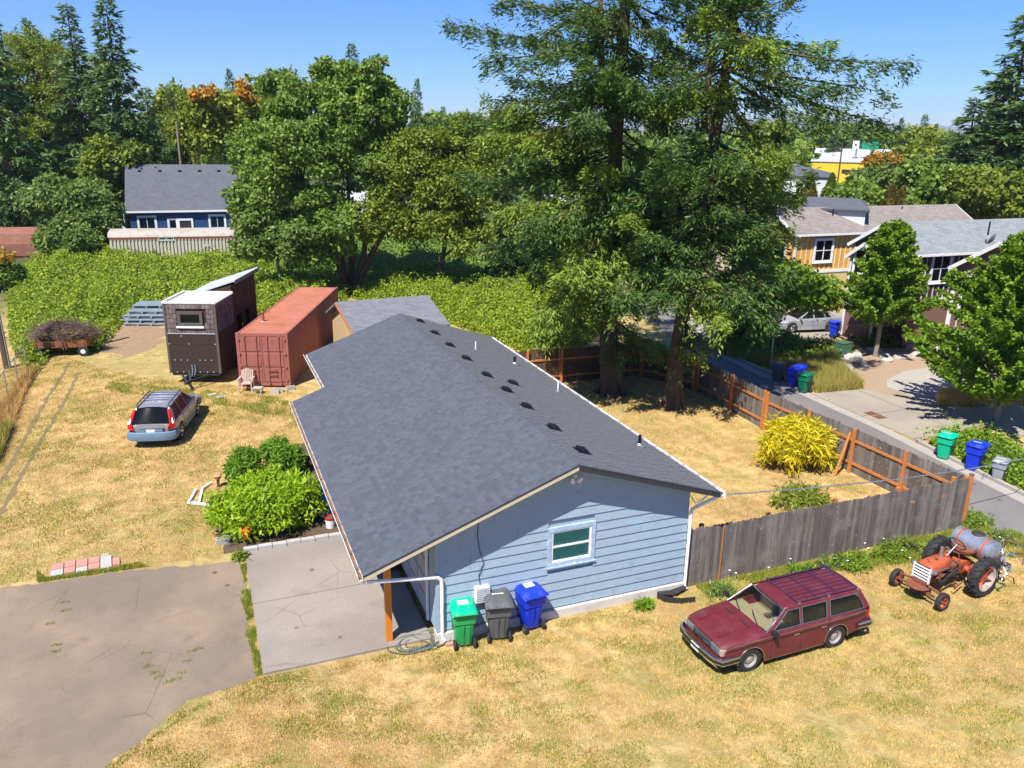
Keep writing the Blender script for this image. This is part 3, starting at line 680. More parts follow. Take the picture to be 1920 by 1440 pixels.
def make_bin(loc, rz, mats, label, h=1.05, w=0.60, d=0.66, sticker='plain', group='wheeled rubbish bins', lidopen=0.0):
    """front of the bin (lid lip) faces -y, wheels at +y... the photograph shows wheels on the street side"""
    mb_, ml = mats
    t = empty('rubbish_bin', (loc[0], loc[1], 0), rz, label, 'rubbish bin', group)
    H = h * 0.88
    # body: lofted tub with flared collar; rear (+y) wheel side is vertical
    secs = [(0.05, 0.36, -0.22, 0.20), (0.10, 0.385, -0.235, 0.225), (0.55, 0.47, -0.28, 0.27), (0.64, 0.485, -0.285, 0.275), (0.66, 0.56, -0.33, 0.31), (H, 0.58, -0.34, 0.325)]
    mb = MB(); n = 16; rings = []
    def ring(z, ww, y0, y1, c):
        sx = ww * w / 0.60 / 2; y0 *= d / 0.66; y1 *= d / 0.66; out = []
        for (cx, cy, a0) in ((sx - c, y1 - c, 0), (-sx + c, y1 - c, 90), (-sx + c, y0 + c, 180), (sx - c, y0 + c, 270)):
            for k in range(4): a = radians(a0 + k * 30); out.append((cx + c * cos(a), cy + c * sin(a), z))
        return out
    zs = [s[0] for s in secs]
    V = []; 
    for z, ww, y0, y1 in secs: V += ring(z * h / 1.05 if z != H else z, ww, y0, y1, 0.06)
    fs = [(i * n + k, i * n + (k + 1) % n, (i + 1) * n + (k + 1) % n, (i + 1) * n + k) for i in range(len(secs) - 1) for k in range(n)]
    fs += [tuple(range(n))[::-1], tuple(range((len(secs) - 1) * n, len(secs) * n))]
    mb.add(V, fs); body = mb.build('body', mb_, t, smooth=True)
    # recessed grip pockets / flutes on the wheel side
    rb = MB()
    for s in (-1, 1): rb.slab([(s * 0.03, 0.205 * d / .66, 0.10), (s * 0.11, 0.205 * d / .66, 0.10), (s * 0.125, 0.285 * d / .66, 0.58 * h), (s * 0.02, 0.285 * d / .66, 0.58 * h)], (0, 0.03, 0))
    rb.build('flute', mb_, body)
    g = MB()
    for s in (-1, 1): g.box((s * 0.11, 0.322 * d / .66, H - 0.11), (0.15, 0.012, 0.07))
    g.box((0, 0.325 * d / .66, H - 0.03), (0.44 * w / .6, 0.03, 0.03)); g.build('handle_rib', mb_, body)
    g = MB()
    for s in (-1, 1): g.box((s * 0.246 * w / .6, -0.05, 0.48 * h), (0.012, 0.16, 0.045)); g.box((s * 0.25 * w / .6, -0.05, 0.40 * h), (0.012, 0.14, 0.045))
    g.build('recess', M['plain_dark'], body)
    # lid, domed, overhanging on the -y side; hinge at +y
    lw, y0, y1 = w * 0.52, -0.40 * d / .66, 0.37 * d / .66
    V = []; cols, rows_ = 8, 9
    for j in range(rows_ + 1):
        for i in range(cols + 1):
            u = i / cols * 2 - 1; v = j / rows_ * 2 - 1
            y = (y0 + y1) / 2 + v * (y1 - y0) / 2; taper = 1 - 0.18 * max(0, -v) ** 3
            edge = max(abs(u), abs(v)); zz = H + 0.055 + 0.045 * (1 - edge ** 5) - 0.05 * (edge > 0.999) - v * 0.015 + (0.012 if 0.25 < abs(u) < 0.75 and abs(v) < 0.8 else 0)
            V.append((u * lw * taper, y, zz))
    fs = [(j * (cols + 1) + i, j * (cols + 1) + i + 1, (j + 1) * (cols + 1) + i + 1, (j + 1) * (cols + 1) + i) for j in range(rows_) for i in range(cols)]
    lid = MB().add(V, fs).build('lid', ml, t, smooth=True)
    ax = MB()
    ax.tube([(-w * 0.46, y1 + 0.035, H + 0.03), (w * 0.46, y1 + 0.035, H + 0.03)], 0.016, 8)
    for s in (-1, -0.35, 0.35, 1): ax.bar((s * w * 0.44, y1 - 0.05, H + 0.03), (s * w * 0.44, y1 + 0.045, H + 0.03), 0.03, 0.035)
    ax.build('handle', mb_, t, smooth=True)
    if sticker:
        s1 = MB().box((0, -0.01, H + 0.116), (0.26, 0.20, 0.005) if sticker != 'word' else (0.28, 0.05, 0.005)).build('label_sticker', M['sticker'], lid, rot=(0.02, 0, 0))
        if sticker == 'ring':
            a = MB()
            for s in (0, pi): a.tube([(0.055 * cos(s + q * 0.26 + 0.35), -0.01 + 0.055 * sin(s + q * 0.26 + 0.35), H + 0.118) for q in range(10)], 0.006, 5)
            a.build('arrow_mark', M['blackplastic'], lid)
        else:
            a = MB(); rr = random.Random(4)
            for k in range(7): a.box((-0.1 + k * 0.033, -0.01, H + 0.1195), (0.02, 0.03 if sticker == 'word' else 0.1, 0.002))
            a.build('print_mark', M['steel'], lid)
    for s in (-1, 1):
        wc = (s * (w * 0.345 + 0.03), 0.235 * d / .66, 0.125)
        wh = MB().lathe([(0.02, -0.03), (0.10, -0.03), (0.125, -0.02), (0.125, 0.02), (0.10, 0.03), (0.02, 0.03)], 18, (0, 0, 0), 'X').build('wheel', M['black'], t, smooth=True, loc=wc)
        MB().lathe([(0.0, 0.036 * s), (0.055, 0.034 * s), (0.06, 0.03 * s)], 12, (0, 0, 0), 'X').build('hub', M['bin_grey'][0], wh, loc=(0, 0, 0))
    MB().tube([(-w * 0.35, 0.225 * d / .66, 0.125), (w * 0.35, 0.225 * d / .66, 0.125)], 0.010, 6).build('axle', M['black'], t)
    return t
def facing(a): return radians(a)
# near bins: wheels towards the camera (wheel side +y local is turned to -y world)
bx = [at(872, 1215), at(940, 1200), at(993, 1178)]
make_bin((bx[0][0] + 0.02, bx[0][1] + 0.22), facing(180 - 8), M['bin_green'], 'green wheeled bin with teal lid at the left of the three against the house wall', 1.12, 0.60, 0.66, 'box')
make_bin((bx[1][0] - 0.02, bx[1][1] + 0.22), facing(180 - 12), M['bin_grey'], 'dark grey wheeled bin between the green and blue ones at the house wall', 1.17, 0.66, 0.76, 'word')
make_bin((bx[2][0] + 0.02, bx[2][1] + 0.12), facing(180 + 6), M['bin_blue'], 'blue wheeled bin with ring sticker on its lid against the house wall', 1.17, 0.65, 0.74, 'ring')
# alley bins on the right: front to the road, wheels towards +x
for px, py, mt, lb, h, w, rz in ((1771, 862, 'bin_teal', 'bright teal wheeled bin standing at the kerb beside the taller blue one', 1.06, 0.6, -66),
                                (1826, 884, 'bin_blue', 'tall blue wheeled bin at the kerb between teal and small grey bins', 1.14, 0.62, -72),
                                (1872, 904, 'bin_lgrey', 'small light grey wheeled bin at the kerb nearest the picture edge', 0.86, 0.50, -62)):
    x, y = at(px, py); make_bin((x + 0.12, y + 0.15), facing(rz), M[mt], lb, h, w, w * 1.1, 'word')
for px, py, mt, lb, h, rz in ((1462, 716, 'bin_grey', 'grey wheeled bin in tree shade at the verge, leftmost of its cluster', 1.0, -60), (1490, 727, 'bin_blue', 'blue wheeled bin in the alley cluster beside the dark green one', 1.08, -60),
                              (1502, 722, 'bin_blue', 'blue wheeled bin half hidden behind its blue neighbour in the alley', 1.05, -60), (1512, 738, 'bin_dgreen', 'dark green wheeled bin in the alley beside the dry grass verge', 1.04, -70)):
    x, y = at(px, py); make_bin((x, y + 0.2), facing(rz), M[mt], lb, h, 0.58, 0.64, None)
for px, py, mt, lb in ((1173, 580, 'bin_teal', 'green wheeled bin seen between the fir trunks beyond the back fence'), (1191, 589, 'bin_blue', 'blue wheeled bin seen between the fir trunks beyond the back fence'), (1203, 590, 'bin_lgrey', 'pale grey wheeled bin right of the blue one between fir trunks'),
                       (1563, 632, 'bin_blue', 'small blue bin behind the silver sedan by the maple')):
    x, y = at(px, py); make_bin((x, y), facing(-60), M[mt], lb, 1.08, 0.6, 0.66, None)

# ------------------------------------------------------------------ shipping container
cx0, cy0 = at(450, 726); cx1, cy1 = at(549, 727); rzc = atan2(cy1 - cy0, cx1 - cx0)
CW, CL, CH = 2.44, 12.2, 2.59
M['cont'] = MAT('faded_red_container_paint', (0.30, 0.098, 0.078), 0.75, var=0.16, scale=1.6, dirt=(0.20, 0.07, 0.05), dscale=2.5, damt=0.5, bump=0.2)
M['conttop'] = MAT('sun_bleached_container_roof', (0.42, 0.15, 0.092), 0.8, var=0.18, scale=0.8, dirt=(0.32, 0.10, 0.04), dscale=1.3, damt=0.95)
t = empty('shipping_container', (cx0, cy0, 0.08), rzc, 'long faded red shipping container with bleached roof beside the shingled tiny house', 'container')
def corrugated(mb, p0, u, up, nrm, L, h, pitch=0.28, depth=0.036):
    p0, u, up, nrm = map(Vector, (p0, u, up, nrm)); n = int(L / pitch); k = L / n; xs = []
    for i in range(n):
        for f, dd in ((0, 0), (0.28, 0), (0.5, -depth), (0.78, -depth)): xs.append(((i + f) * k, dd))
    xs.append((L, 0)); a = [p0 + u * x + nrm * d for x, d in xs]; b = [p + up * h for p in a]; m = len(a)
    mb.add(a + b, [(i, i + 1, m + i + 1, m + i) for i in range(m - 1)])
mb = MB(); corrugated(mb, (CW, 0.1, 0.16), (0, 1, 0), (0, 0, 1), (1, 0, 0), CL - 0.2, CH - 0.28); mb.build('side_panel', M['cont'], t)
mb = MB(); corrugated(mb, (0, CL - 0.1, 0.16), (0, -1, 0), (0, 0, 1), (-1, 0, 0), CL - 0.2, CH - 0.28); mb.build('side_panel', M['cont'], t)
mb = MB(); corrugated(mb, (CW, CL, 0.16), (-1, 0, 0), (0, 0, 1), (0, 1, 0), CW, CH - 0.28); mb.build('end_panel', M['cont'], t)
mb = MB()
for x in (0.07, CW - 0.07):
    for y in (0.08, CL - 0.08): mb.box((x, y, CH / 2), (0.15, 0.16, CH - 0.24))
    mb.box((x, CL / 2, CH - 0.06), (0.10, CL - 0.3, 0.10)); mb.box((x, CL / 2, 0.08), (0.12, CL - 0.3, 0.14))
for y in (0.07, CL - 0.07): mb.box((CW / 2, y, CH - 0.07), (CW - 0.28, 0.12, 0.12)); mb.box((CW / 2, y, 0.08), (CW - 0.28, 0.12, 0.14))
mb.build('frame', M['cont'], t)
mb = MB()
for x in (0.08, CW - 0.08):
    for y in (0.09, CL - 0.09):
        for z in (0.06, CH - 0.06): mb.box((x, y, z), (0.18, 0.19, 0.13))
mb.build('corner_casting', M['cont'], t)
mb = MB(); V = []; nn = 44
for i in range(nn + 1):
    y = 0.1 + (CL - 0.2) * i / nn; zz = CH - 0.02 - (0.012 if i % 2 else 0.0)
    V += [(0.1, y, zz), (CW / 2, y, zz + 0.01), (CW - 0.1, y, zz)]
mb.add(V, [(3 * i + j, 3 * i + j + 1, 3 * i + j + 4, 3 * i + j + 3) for i in range(nn) for j in range(2)]); mb.build('roof_panel', M['conttop'], t)
for s in (0, 1):
    x0 = 0.16 + s * 1.07; wd = 1.05
    d = MB().box((x0 + wd / 2, 0.03, CH / 2), (wd, 0.04, CH - 0.30)).build('door', M['cont'], t, loc=None)
    for k in range(3):
        zc = 0.16 + (CH - 0.32) * (k + 0.5) / 3
        MB().box((x0 + wd / 2 - 0.02 + (0.0), 0.0, zc), (wd - 0.14, 0.035, (CH - 0.32) / 3 - 0.10)).build('panel', M['cont'], d, bevel=0.012)
    mb = MB()
    for xx in (x0 + 0.25, x0 + 0.8):
        mb.tube([(xx, -0.055, 0.12), (xx, -0.055, CH - 0.12)], 0.02, 8)
        for z in (0.15, 0.8, 1.6, CH - 0.16): mb.box((xx, -0.035, z), (0.09, 0.05, 0.07))
    mb.build('locking_bar', M['cont'], d, smooth=True)
    mb = MB()
    for z, dx in ((0.55, 0.0), (0.78, 0.0)): mb.bar((x0 + 0.25, -0.08, z), (x0 + 0.62, -0.08, z + 0.02), 0.02, 0.035); mb.box((x0 + 0.62, -0.07, z), (0.05, 0.05, 0.1))
    mb.build('lock_handle', M['rust'], d)
    mb = MB()
    for z in (0.3, 0.95, 1.6, 2.3): mb.box((0.14 + s * (CW - 0.28), -0.03, z), (0.09, 0.05, 0.1))
    mb.build('hinge', M['cont'], d)
vx, vy = 0.55, 2.7
mb = MB(); mb.lathe([(0.1, 0.0), (0.1, 0.03)], 14, (vx, vy, CH - 0.02)); v = mb.build('stack_flashing', M['white'], t)
MB().lathe([(0.075, 0), (0.075, 0.40), (0.09, 0.40), (0.09, 0.46), (0, 0.47)], 14, (vx, vy, CH)).build('roof_stack', M['cont'], t, smooth=True)
# blocks and clutter by the container door
M['block'] = MAT('grey_block', (0.42, 0.40, 0.37), 0.95, var=0.12, bump=0.6, bscale=60)
def cinder(loc, rz, label, group='concrete blocks', rx=0):
    mb = MB(); L, W, Hh = 0.39, 0.19, 0.19
    for y in (-W / 2 + 0.016, W / 2 - 0.016): mb.box((0, y, Hh / 2), (L, 0.032, Hh))
    for x in (-L / 2 + 0.016, 0, L / 2 - 0.016): mb.box((x, 0, Hh / 2), (0.032, W - 0.064, Hh))
    o = mb.build('concrete_block', M['block'], loc=loc, rot=(rx, 0, rz)); return tag(o, label, 'concrete block', group)
x, y = at(520, 738); cinder((x - 0.1, y, 0), rzc, 'hollow concrete block lying in front of the container doors, lower one'); cinder((x + 0.1, y + 0.22, 0.0), rzc + 0.3, 'hollow concrete block behind its twin under the container edge')
x, y = at(545, 731); cinder((x, y, 0), rzc + 0.6, 'concrete block under the right corner of the container')
x, y = at(418, 1019); cinder((x, y, 0), 0.15, 'upright hollow block standing on the grass left of the green bush'); 
def chair(loc, rz, label):
    t = empty('garden_chair', (*loc, 0), rz, label, 'chair'); m = MAT('weathered_chair_wood', (0.46, 0.36, 0.30), 0.8, var=0.2)
    for k in range(6): MB().box((0, -0.24 + k * 0.085, 0.42), (0.52, 0.07, 0.022)).build('seat_slat', m, t)
    for k in range(7): MB().bar((-0.23 + k * 0.077, 0.20, 0.44), (-0.25 + k * 0.084, 0.36, 0.95 + 0.03 * (3 - abs(k - 3))), 0.055, 0.018).build('back_slat', m, t)
    for s in (-1, 1):
        MB().bar((s * 0.29, -0.24, 0), (s * 0.29, -0.24, 0.62), 0.05, 0.05).build('leg', m, t); MB().bar((s * 0.27, 0.22, 0), (s * 0.27, 0.3, 0.62), 0.05, 0.05).build('leg', m, t)
        MB().box((s * 0.31, 0.02, 0.64), (0.09, 0.62, 0.03)).build('armrest', m, t)
    return t
x, y = at(463, 733); chair((x, y), rzc + 0.05, 'weathered slatted armchair standing against the red container doors')
x, y = at(484, 738)
t = empty('side_table', (x, y, 0), rzc, 'low grey slatted side table next to the weathered chair', 'table')
for k in range(4): MB().box((0, -0.15 + k * 0.1, 0.3), (0.42, 0.08, 0.02)).build('slat', M['block'], t)
for a, b in ((-1, -1), (1, -1), (1, 1), (-1, 1)): MB().box((a * 0.18, b * 0.15, 0.145), (0.04, 0.04, 0.29)).build('leg', M['block'], t)

# ------------------------------------------------------------------ tiny house on a trailer
tx0, ty0 = at(322, 722); tx1, ty1 = at(423, 722); rzt = atan2(ty1 - ty0, tx1 - tx0) - 0.03
TW, TZ, TH, TL = 2.45, 0.55, 3.42, 6.6
M['shake'] = wood_mat('weathered_shake', (0.10, 0.075, 0.07), (0.23, 0.185, 0.175))
M['darkpanel'] = MAT('dark_brown_panel', (0.035, 0.022, 0.016), 0.75, var=0.12, bump=0.3, bscale=50, stretch=(0.3, 1, 1))
M['cedar'] = wood_mat('cedar_shake', (0.05, 0.026, 0.019), (0.09, 0.042, 0.03))
M['membrane'] = MAT('white_roof_membrane', (0.62, 0.59, 0.56), 0.6, var=0.05, scale=0.8, dirt=(0.62, 0.56, 0.5), dscale=1.5, damt=0.5)
M['metalroof'] = MAT('pale_metal_roof', (0.55, 0.60, 0.68), 0.4, 0.3, var=0.05)
M['slate'] = MAT('slate_window_frame', (0.09, 0.12, 0.14), 0.5)
T_ = empty('tiny_house', (tx0 + 0.0, ty0 + 0.25, 0), rzt, 'dark brown shingled tiny house on a trailer left of the red container', 'tiny house')
zt = TZ + TH
f1, l1 = 2.6, TL     # front box length; rear taller part
mb = MB(); mb.box((TW / 2, f1 / 2, TZ + TH / 2), (TW - 0.06, f1 - 0.06, TH - 0.05)); mb.build('wall', M['darkpanel'], T_)
# rear part: open framed side with a shed roof rising to the east
z_w, z_e = zt - 0.25, zt + 0.55
rear = [(0.03, TZ), (TW - 0.03, TZ), (TW - 0.03, z_e - 0.12), (0.03, z_w - 0.12)]
mb = MB(); mb.prism(rear, (0, l1 - 0.08, 0), (1, 0, 0), (0, 0, 1), (0, 0.06, 0)); mb.prism([(0.03, zt - 0.2), (TW - 0.03, zt - 0.2), (TW - 0.03, z_e - 0.12), (0.03, z_w - 0.1)], (0, f1 + 0.0, 0), (1, 0, 0), (0, 0, 1), (0, 0.06, 0))
mb.box((0.06, (f1 + l1) / 2, (TZ + z_w) / 2 - 0.08), (0.06, l1 - f1, z_w - TZ - 0.2))
for a, b, c, d in ((f1, f1 + 0.5, TZ, z_e - 0.15), (f1 + 1.4, f1 + 1.9, TZ, z_e - 0.15), (f1 + 2.7, l1, TZ, z_e - 0.15), (f1 + 0.5, f1 + 1.4, TZ, TZ + 0.7), (f1 + 0.5, f1 + 1.4, TZ + 2.2, z_e - 0.15), (f1 + 1.9, f1 + 2.7, TZ, TZ + 0.7), (f1 + 1.9, f1 + 2.7, TZ + 2.2, z_e - 0.15)):
    mb.box((TW - 0.06, (a + b) / 2, (c + d) / 2), (0.06, b - a, d - c))
mb.build('wall', M['cedar'], T_)
MB().box((TW / 2, l1 / 2, TZ - 0.06), (TW - 0.2, l1, 0.12)).build('trailer_deck', M['plain_dark'], T_)
# roofs
mb = MB(); mb.box((TW / 2, f1 / 2, zt + 0.02), (TW + 0.1, f1 + 0.08, 0.05)); mb.build('roof', M['membrane'], T_)
mb = MB(); mb.box((0.05, f1 / 2, zt + 0.08), (0.14, f1 + 0.08, 0.09)); mb.box((TW / 2, f1 + 0.0, zt + 0.08), (TW + 0.06, 0.10, 0.07)); mb.box((TW / 2, 0.0, zt + 0.07), (TW + 0.1, 0.06, 0.05)); mb.build('parapet', M['membrane'], T_)
mb = MB(); a0, b0 = -0.15, TW + 0.15
def zs(x): return z_w + (z_e - z_w) * (x / TW)
mb.slab([(a0, f1 + 0.12, zs(a0)), (b0, f1 + 0.12, zs(b0)), (b0, l1 + 0.25, zs(b0)), (a0, l1 + 0.25, zs(a0))], (0, 0, 0.05)); rf = mb.build('metal_roof', M['metalroof'], T_)
for k in range(8):
    yy = f1 + 0.14 + k * (l1 - f1) / 7; MB().bar((a0, yy, zs(a0) + 0.075), (b0, yy, zs(b0) + 0.075), 0.025, 0.04).build('seam', M['metalroof'], rf)
MB().box((b0 + 0.012, (f1 + l1) / 2 + 0.18, zs(b0) - 0.04), (0.022, l1 - f1 + 0.15, 0.2)).build('fascia', M['slate'], T_)
# shake rows on the upper front and right side; corner boards
zr0 = TZ + 1.98; nrow = 6; rh = (zt - zr0) / nrow; r = random.Random(9)
for row in range(nrow):
    z = zr0 + row * rh; x = 0.10
    while x < TW - 0.12:
        w = r.choice((0.12, 0.16, 0.2)); b = min(x + w, TW - 0.1)
        if not (row in (1, 2, 3, 4) and b > 0.62 and x < 1.83):
            zb = z + r.uniform(-0.012, 0.012)
            MB().add([(x + .004, -0.035, zb), (b - .004, -0.035, zb), (b - .004, -0.012, z + rh + 0.02), (x + .004, -0.012, z + rh + 0.02), (x + .004, 0.03, zb), (b - .004, 0.03, zb)], [(0, 1, 2, 3), (0, 4, 5, 1), (0, 3, 4), (1, 5, 2)]).build('shake', M['shake'], T_)
        x += w
    y = 0.10
    for rr in (0, 1):
        pass
    while y < f1:
        w = r.choice((0.14, 0.2)); b = min(y + w, f1)
        MB().add([(TW + 0.005, y + .004, z), (TW + 0.005, b - .004, z), (TW - 0.015, b - .004, z + rh + 0.02), (TW - 0.015, y + .004, z + rh + 0.02), (TW - 0.04, y, z), (TW - 0.04, b, z)], [(0, 1, 2, 3), (0, 4, 5, 1), (0, 3, 4), (1, 5, 2)]).build('shake', M['shake'], T_)
        y += w
M['cornerwood'] = MAT('grey_brown_corner_wood', (0.10, 0.075, 0.058), 0.8, var=0.2)
for x, y in ((0.04, -0.02), (TW - 0.04, -0.02), (TW, 0.0)): MB().box((x, y + 0.0, TZ + TH / 2), (0.10, 0.07, TH) if x < TW else (0.06, 0.12, TH)).build('corner_board', M['cornerwood'], T_)
for z0, z1 in ((TZ + 0.02, TZ + 0.62), (TZ + 0.63, TZ + 1.42), (TZ + 1.43, TZ + 1.96)):
    MB().box((TW / 2, -0.012, (z0 + z1) / 2), (TW - 0.2, 0.04, z1 - z0)).build('panel', M['darkpanel'], T_)
for z, xs in ((TZ + 0.06, (0.35, 0.65, 0.95, 1.45, 1.8, 2.1)), (TZ + 0.66, (0.3, 0.6, 0.9, 1.5, 1.75, 2.05)), (TZ + 1.46, (0.12, 1.05, 2.3)), (TZ + 1.85, (0.72,))):
    for x in xs: MB().box((x, -0.036, z), (0.035, 0.012, 0.035)).build('washer', M['white'], T_)
MB().box((TW / 2, -0.045, zr0 - 0.01), (TW - 0.2, 0.05, 0.025)).build('flashing', M['metalroof'], T_)
window(T_, (1.22, -0.02, zr0 + rh * 3.0), 1.0, 0.50, 'y', -1, 0.1, M['cornerwood'], 1, 1, frame=M['slate'], glass=M['darkglass'], depth=0.05)
MB().box((1.22, -0.075, zr0 + rh * 3.0 - 0.40), (1.3, 0.09, 0.09)).build('window_ledge', M['white'], T_)
# trailer tongue
tg = MB()
tg.bar((0.5, 0.1, TZ - 0.1), (1.2, -1.1, TZ - 0.12), 0.08, 0.1); tg.bar((1.95, 0.1, TZ - 0.1), (1.25, -1.1, TZ - 0.12), 0.08, 0.1); tg.box((1.22, -1.2, TZ - 0.12), (0.14, 0.3, 0.12)); tg.build('tongue', M['black'], T_)
mb = MB(); mb.tube([(1.22, -0.75, 0.02), (1.22, -0.75, 0.95)], 0.04, 8); mb.tube([(1.22, -0.75, 0.95), (1.22, -1.0, 0.98)], 0.015, 6); mb.build('tongue_jack', M['slate'], T_, smooth=True)
mb = MB(); mb.tube([(1.12, -0.03, TZ + 0.42), (1.12, -0.12, TZ + 0.44), (1.16, -0.2, TZ + 0.2), (1.25, -0.6, TZ)], 0.022, 6); mb.tube([(1.26, -0.03, TZ + 0.42), (1.26, -0.12, TZ + 0.44), (1.3, -0.2, TZ + 0.2), (1.35, -0.6, TZ)], 0.022, 6); mb.build('hose', M['steel'], T_, smooth=True)
for s in (0.15, TW - 0.15):
    for y in (3.0, 4.0):
        w_ = MB().lathe([(0.15, -0.1), (0.33, -0.1), (0.37, -0.06), (0.37, 0.06), (0.33, 0.1), (0.15, 0.1)], 20, (0, 0, 0), 'X').build('wheel', M['black'], T_, smooth=True, loc=(s, y, 0.37)); MB().lathe([(0.0, 0.06), (0.17, 0.05), (0.2, 0.0), (0.17, -0.05), (0, -0.06)], 14, (0, 0, 0), 'X').build('hub', M['white'], w_)
for k, (px, py) in enumerate(((445 - 30, 745), (398, 741), (350, 742))):
    x, y = at(px, py); o = MB().box((0, 0, 0.03), (0.4, 0.25, 0.06)).build('paving_stone', M['block'], loc=(x, y, 0), rot=(0, 0, 0.4 * k), bevel=0.015); tag(o, ['flat stone in the grass at the right of the trailer hitch', 'flat stone in the grass directly under the trailer hitch', 'flat stone in the grass at the left of the trailer hitch'][k], 'paving stone')
# stacked grey plastic pallets behind the tiny house
M['pallet'] = MAT('grey_blue_plastic', (0.22, 0.27, 0.31), 0.6, var=0.1)
def pallet(loc, rz, z, label, L=2.6, W=1.5):
    t = empty('grey_pallet', (loc[0], loc[1], z), rz, label, 'pallet', 'grey pallets stacked by the brambles')
    for k in range(7): MB().box((0, -W / 2 + 0.1 + k * (W - 0.2) / 6, 0.13), (L, 0.14, 0.05)).build('slat', M['pallet'], t)
    mb = MB(); [mb.box((-L / 2 + 0.06 + k * (L - 0.12) / 3, 0, 0.05), (0.1, W, 0.1)) for k in range(4)]; mb.build('bearer', M['pallet'], t)
x, y = at(280, 608)
for k, (dx, dy, lb) in enumerate(((0, 0.2, 'lowest grey slatted pallet of the stack by the brambles'), (0.15, 0.3, 'second grey slatted pallet up in the stack by the brambles'), (0.0, 0.6, 'third grey slatted pallet up in the stack by the brambles'), (0.25, 0.9, 'fourth grey slatted pallet up in the stack by the brambles'), (0.5, 1.6, 'topmost grey slatted pallet in the stack by the brambles'))):
    pallet((x + dx, y + dy), rzt + 0.02 * k, k * 0.22, lb)
x, y = at(255, 604)
o = MB().box((0, 0, 0.1), (1.2, 0.9, 0.03), rot=Matrix.Rotation(0.25, 3, 'Y')).build('corrugated_sheet', M['pallet'], loc=(x - 0.2, y, 0.05), rot=(0, 0, rzt)); tag(o, 'loose grey sheet leaning at the left foot of the pallet stack', 'sheet')

# ------------------------------------------------------------------ brush trailer
x, y = at(125, 662)
rzb = HEADING * -1 + 0.22
t = empty('utility_trailer', (x, y, 0), rzb, 'small rusty brown utility trailer parked at the bramble edge', 'trailer')
M['trailerwood'] = MAT('orange_brown_trailer_board', (0.25, 0.085, 0.035), 0.8, var=0.25, dirt=(0.09, 0.05, 0.035), dscale=2)
mb = MB(); mb.box((0, 0, 0.5), (2.6, 1.5, 0.06)); mb.build('floor', M['rust'], t)
for c, d in (((0, -0.76, 0.68), (2.6, 0.04, 0.36)), ((0, 0.76, 0.68), (2.6, 0.04, 0.36)), ((-1.3, 0, 0.68), (0.04, 1.5, 0.36)), ((1.3, 0, 0.68), (0.04, 1.5, 0.36))): MB().box(c, d).build('side_board', M['trailerwood'], t)
mb = MB(); [mb.box((xx, -0.79, 0.64), (0.06, 0.03, 0.5)) for xx in (-1.2, 0.1, 0.25, 1.2)]; mb.build('stake', M['rust'], t)
for xx, yy in ((-1.0, -0.85), (1.1, -0.85), (-1.0, 0.85), (1.1, 0.85)):
    w_ = MB().lathe([(0.1, -0.07), (0.24, -0.07), (0.28, -0.03), (0.28, 0.03), (0.24, 0.07), (0.1, 0.07)], 18, (0, 0, 0), 'Y').build('wheel', M['black'], t, smooth=True, loc=(xx, yy, 0.28)); MB().lathe([(0, 0.08), (0.12, 0.075), (0.14, 0.05), (0.14, -0.05), (0.12, -0.075), (0, -0.08)], 14, (0, 0, 0), 'Y').build('rim', M['white'], w_)
mb = MB(); mb.bar((-1.3, -0.3, 0.42), (-2.3, -0.75, 0.25), 0.06, 0.08); mb.tube([(-2.25, -0.72, 0), (-2.25, -0.72, 0.5)], 0.03, 6); mb.build('tongue', M['rust'], t)
r = random.Random(8); mb = MB()
for i in range(1500):
    a = r.random() * 2 * pi; q = sqrt(r.random()); u = q * cos(a); v = q * sin(a); top = 0.85 + 0.95 * (1 - q * q) ** 0.6; zz = 0.75 + (top - 0.75) * (0.35 + 0.65 * r.random() ** 0.4)
    p = Vector((u * 1.65, v * 0.95, zz)); d = Vector((r.gauss(0, 1), r.gauss(0, 0.5), r.gauss(0, 0.35) + 0.1)).normalized() * r.uniform(0.25, 0.75)
    if r.random() < 0.3: d.z = abs(d.z)
    rr = r.choice((0.006, 0.01, 0.016)); m_ = p + d * 0.5 + Vector((r.gauss(0, .04), r.gauss(0, .04), r.gauss(0, .04)))
    mb.tube([p, m_, p + d], [rr, rr * 0.8, rr * 0.4], 3, cap=False)
M['twig'] = MAT('dry_twigs', (0.16, 0.11, 0.085), 0.95, var=0.35, scale=4)
o = mb.build('brush_pile', M['twig'], loc=(x, y, 0), rot=(0, 0, rzb)); tag(o, 'large heap of dry brown cut branches loaded on the utility trailer', 'brush pile', kind='stuff')

# ------------------------------------------------------------------ small things round the drive
px0, py0 = at(98, 1083); M['paverred'] = MAT('faded_red_paver', (0.47, 0.235, 0.19), 0.9, var=0.12, bump=0.4); M['pavergrey'] = MAT('grey_paver', (0.42, 0.41, 0.37), 0.9, var=0.1, bump=0.4)
t = empty('paver_pad', (-16.1, 6.42, 0), 0.08, 'pad of faded red and grey paving slabs between lawn and asphalt', 'paver pad')
for k, (x, y, w, h, m) in enumerate(((0.0, 0.0, 0.45, 0.38, 'pavergrey'), (0.0, 0.4, 0.45, 0.35, 'paverred'), (0.47, 0.06, 0.4, 0.34, 'paverred'), (0.47, 0.42, 0.4, 0.40, 'paverred'), (0.89, 0.0, 0.42, 0.3, 'pavergrey'), (0.89, 0.32, 0.42, 0.48, 'paverred'), (1.33, 0.06, 0.42, 0.36, 'paverred'), (1.33, 0.44, 0.42, 0.38, 'paverred'), (1.77, -0.02, 0.42, 0.80, 'pavergrey'), (2.21, 0.1, 0.28, 0.45, 'paverred'), (1.8, 0.8, 0.3, 0.12, 'pavergrey'))):
    MB().box((w / 2, h / 2, 0.025), (w - 0.015, h - 0.015, 0.05)).build('paving_slab', M[m], t, bevel=0.006, loc=(x, y - x * 0.06, 0))
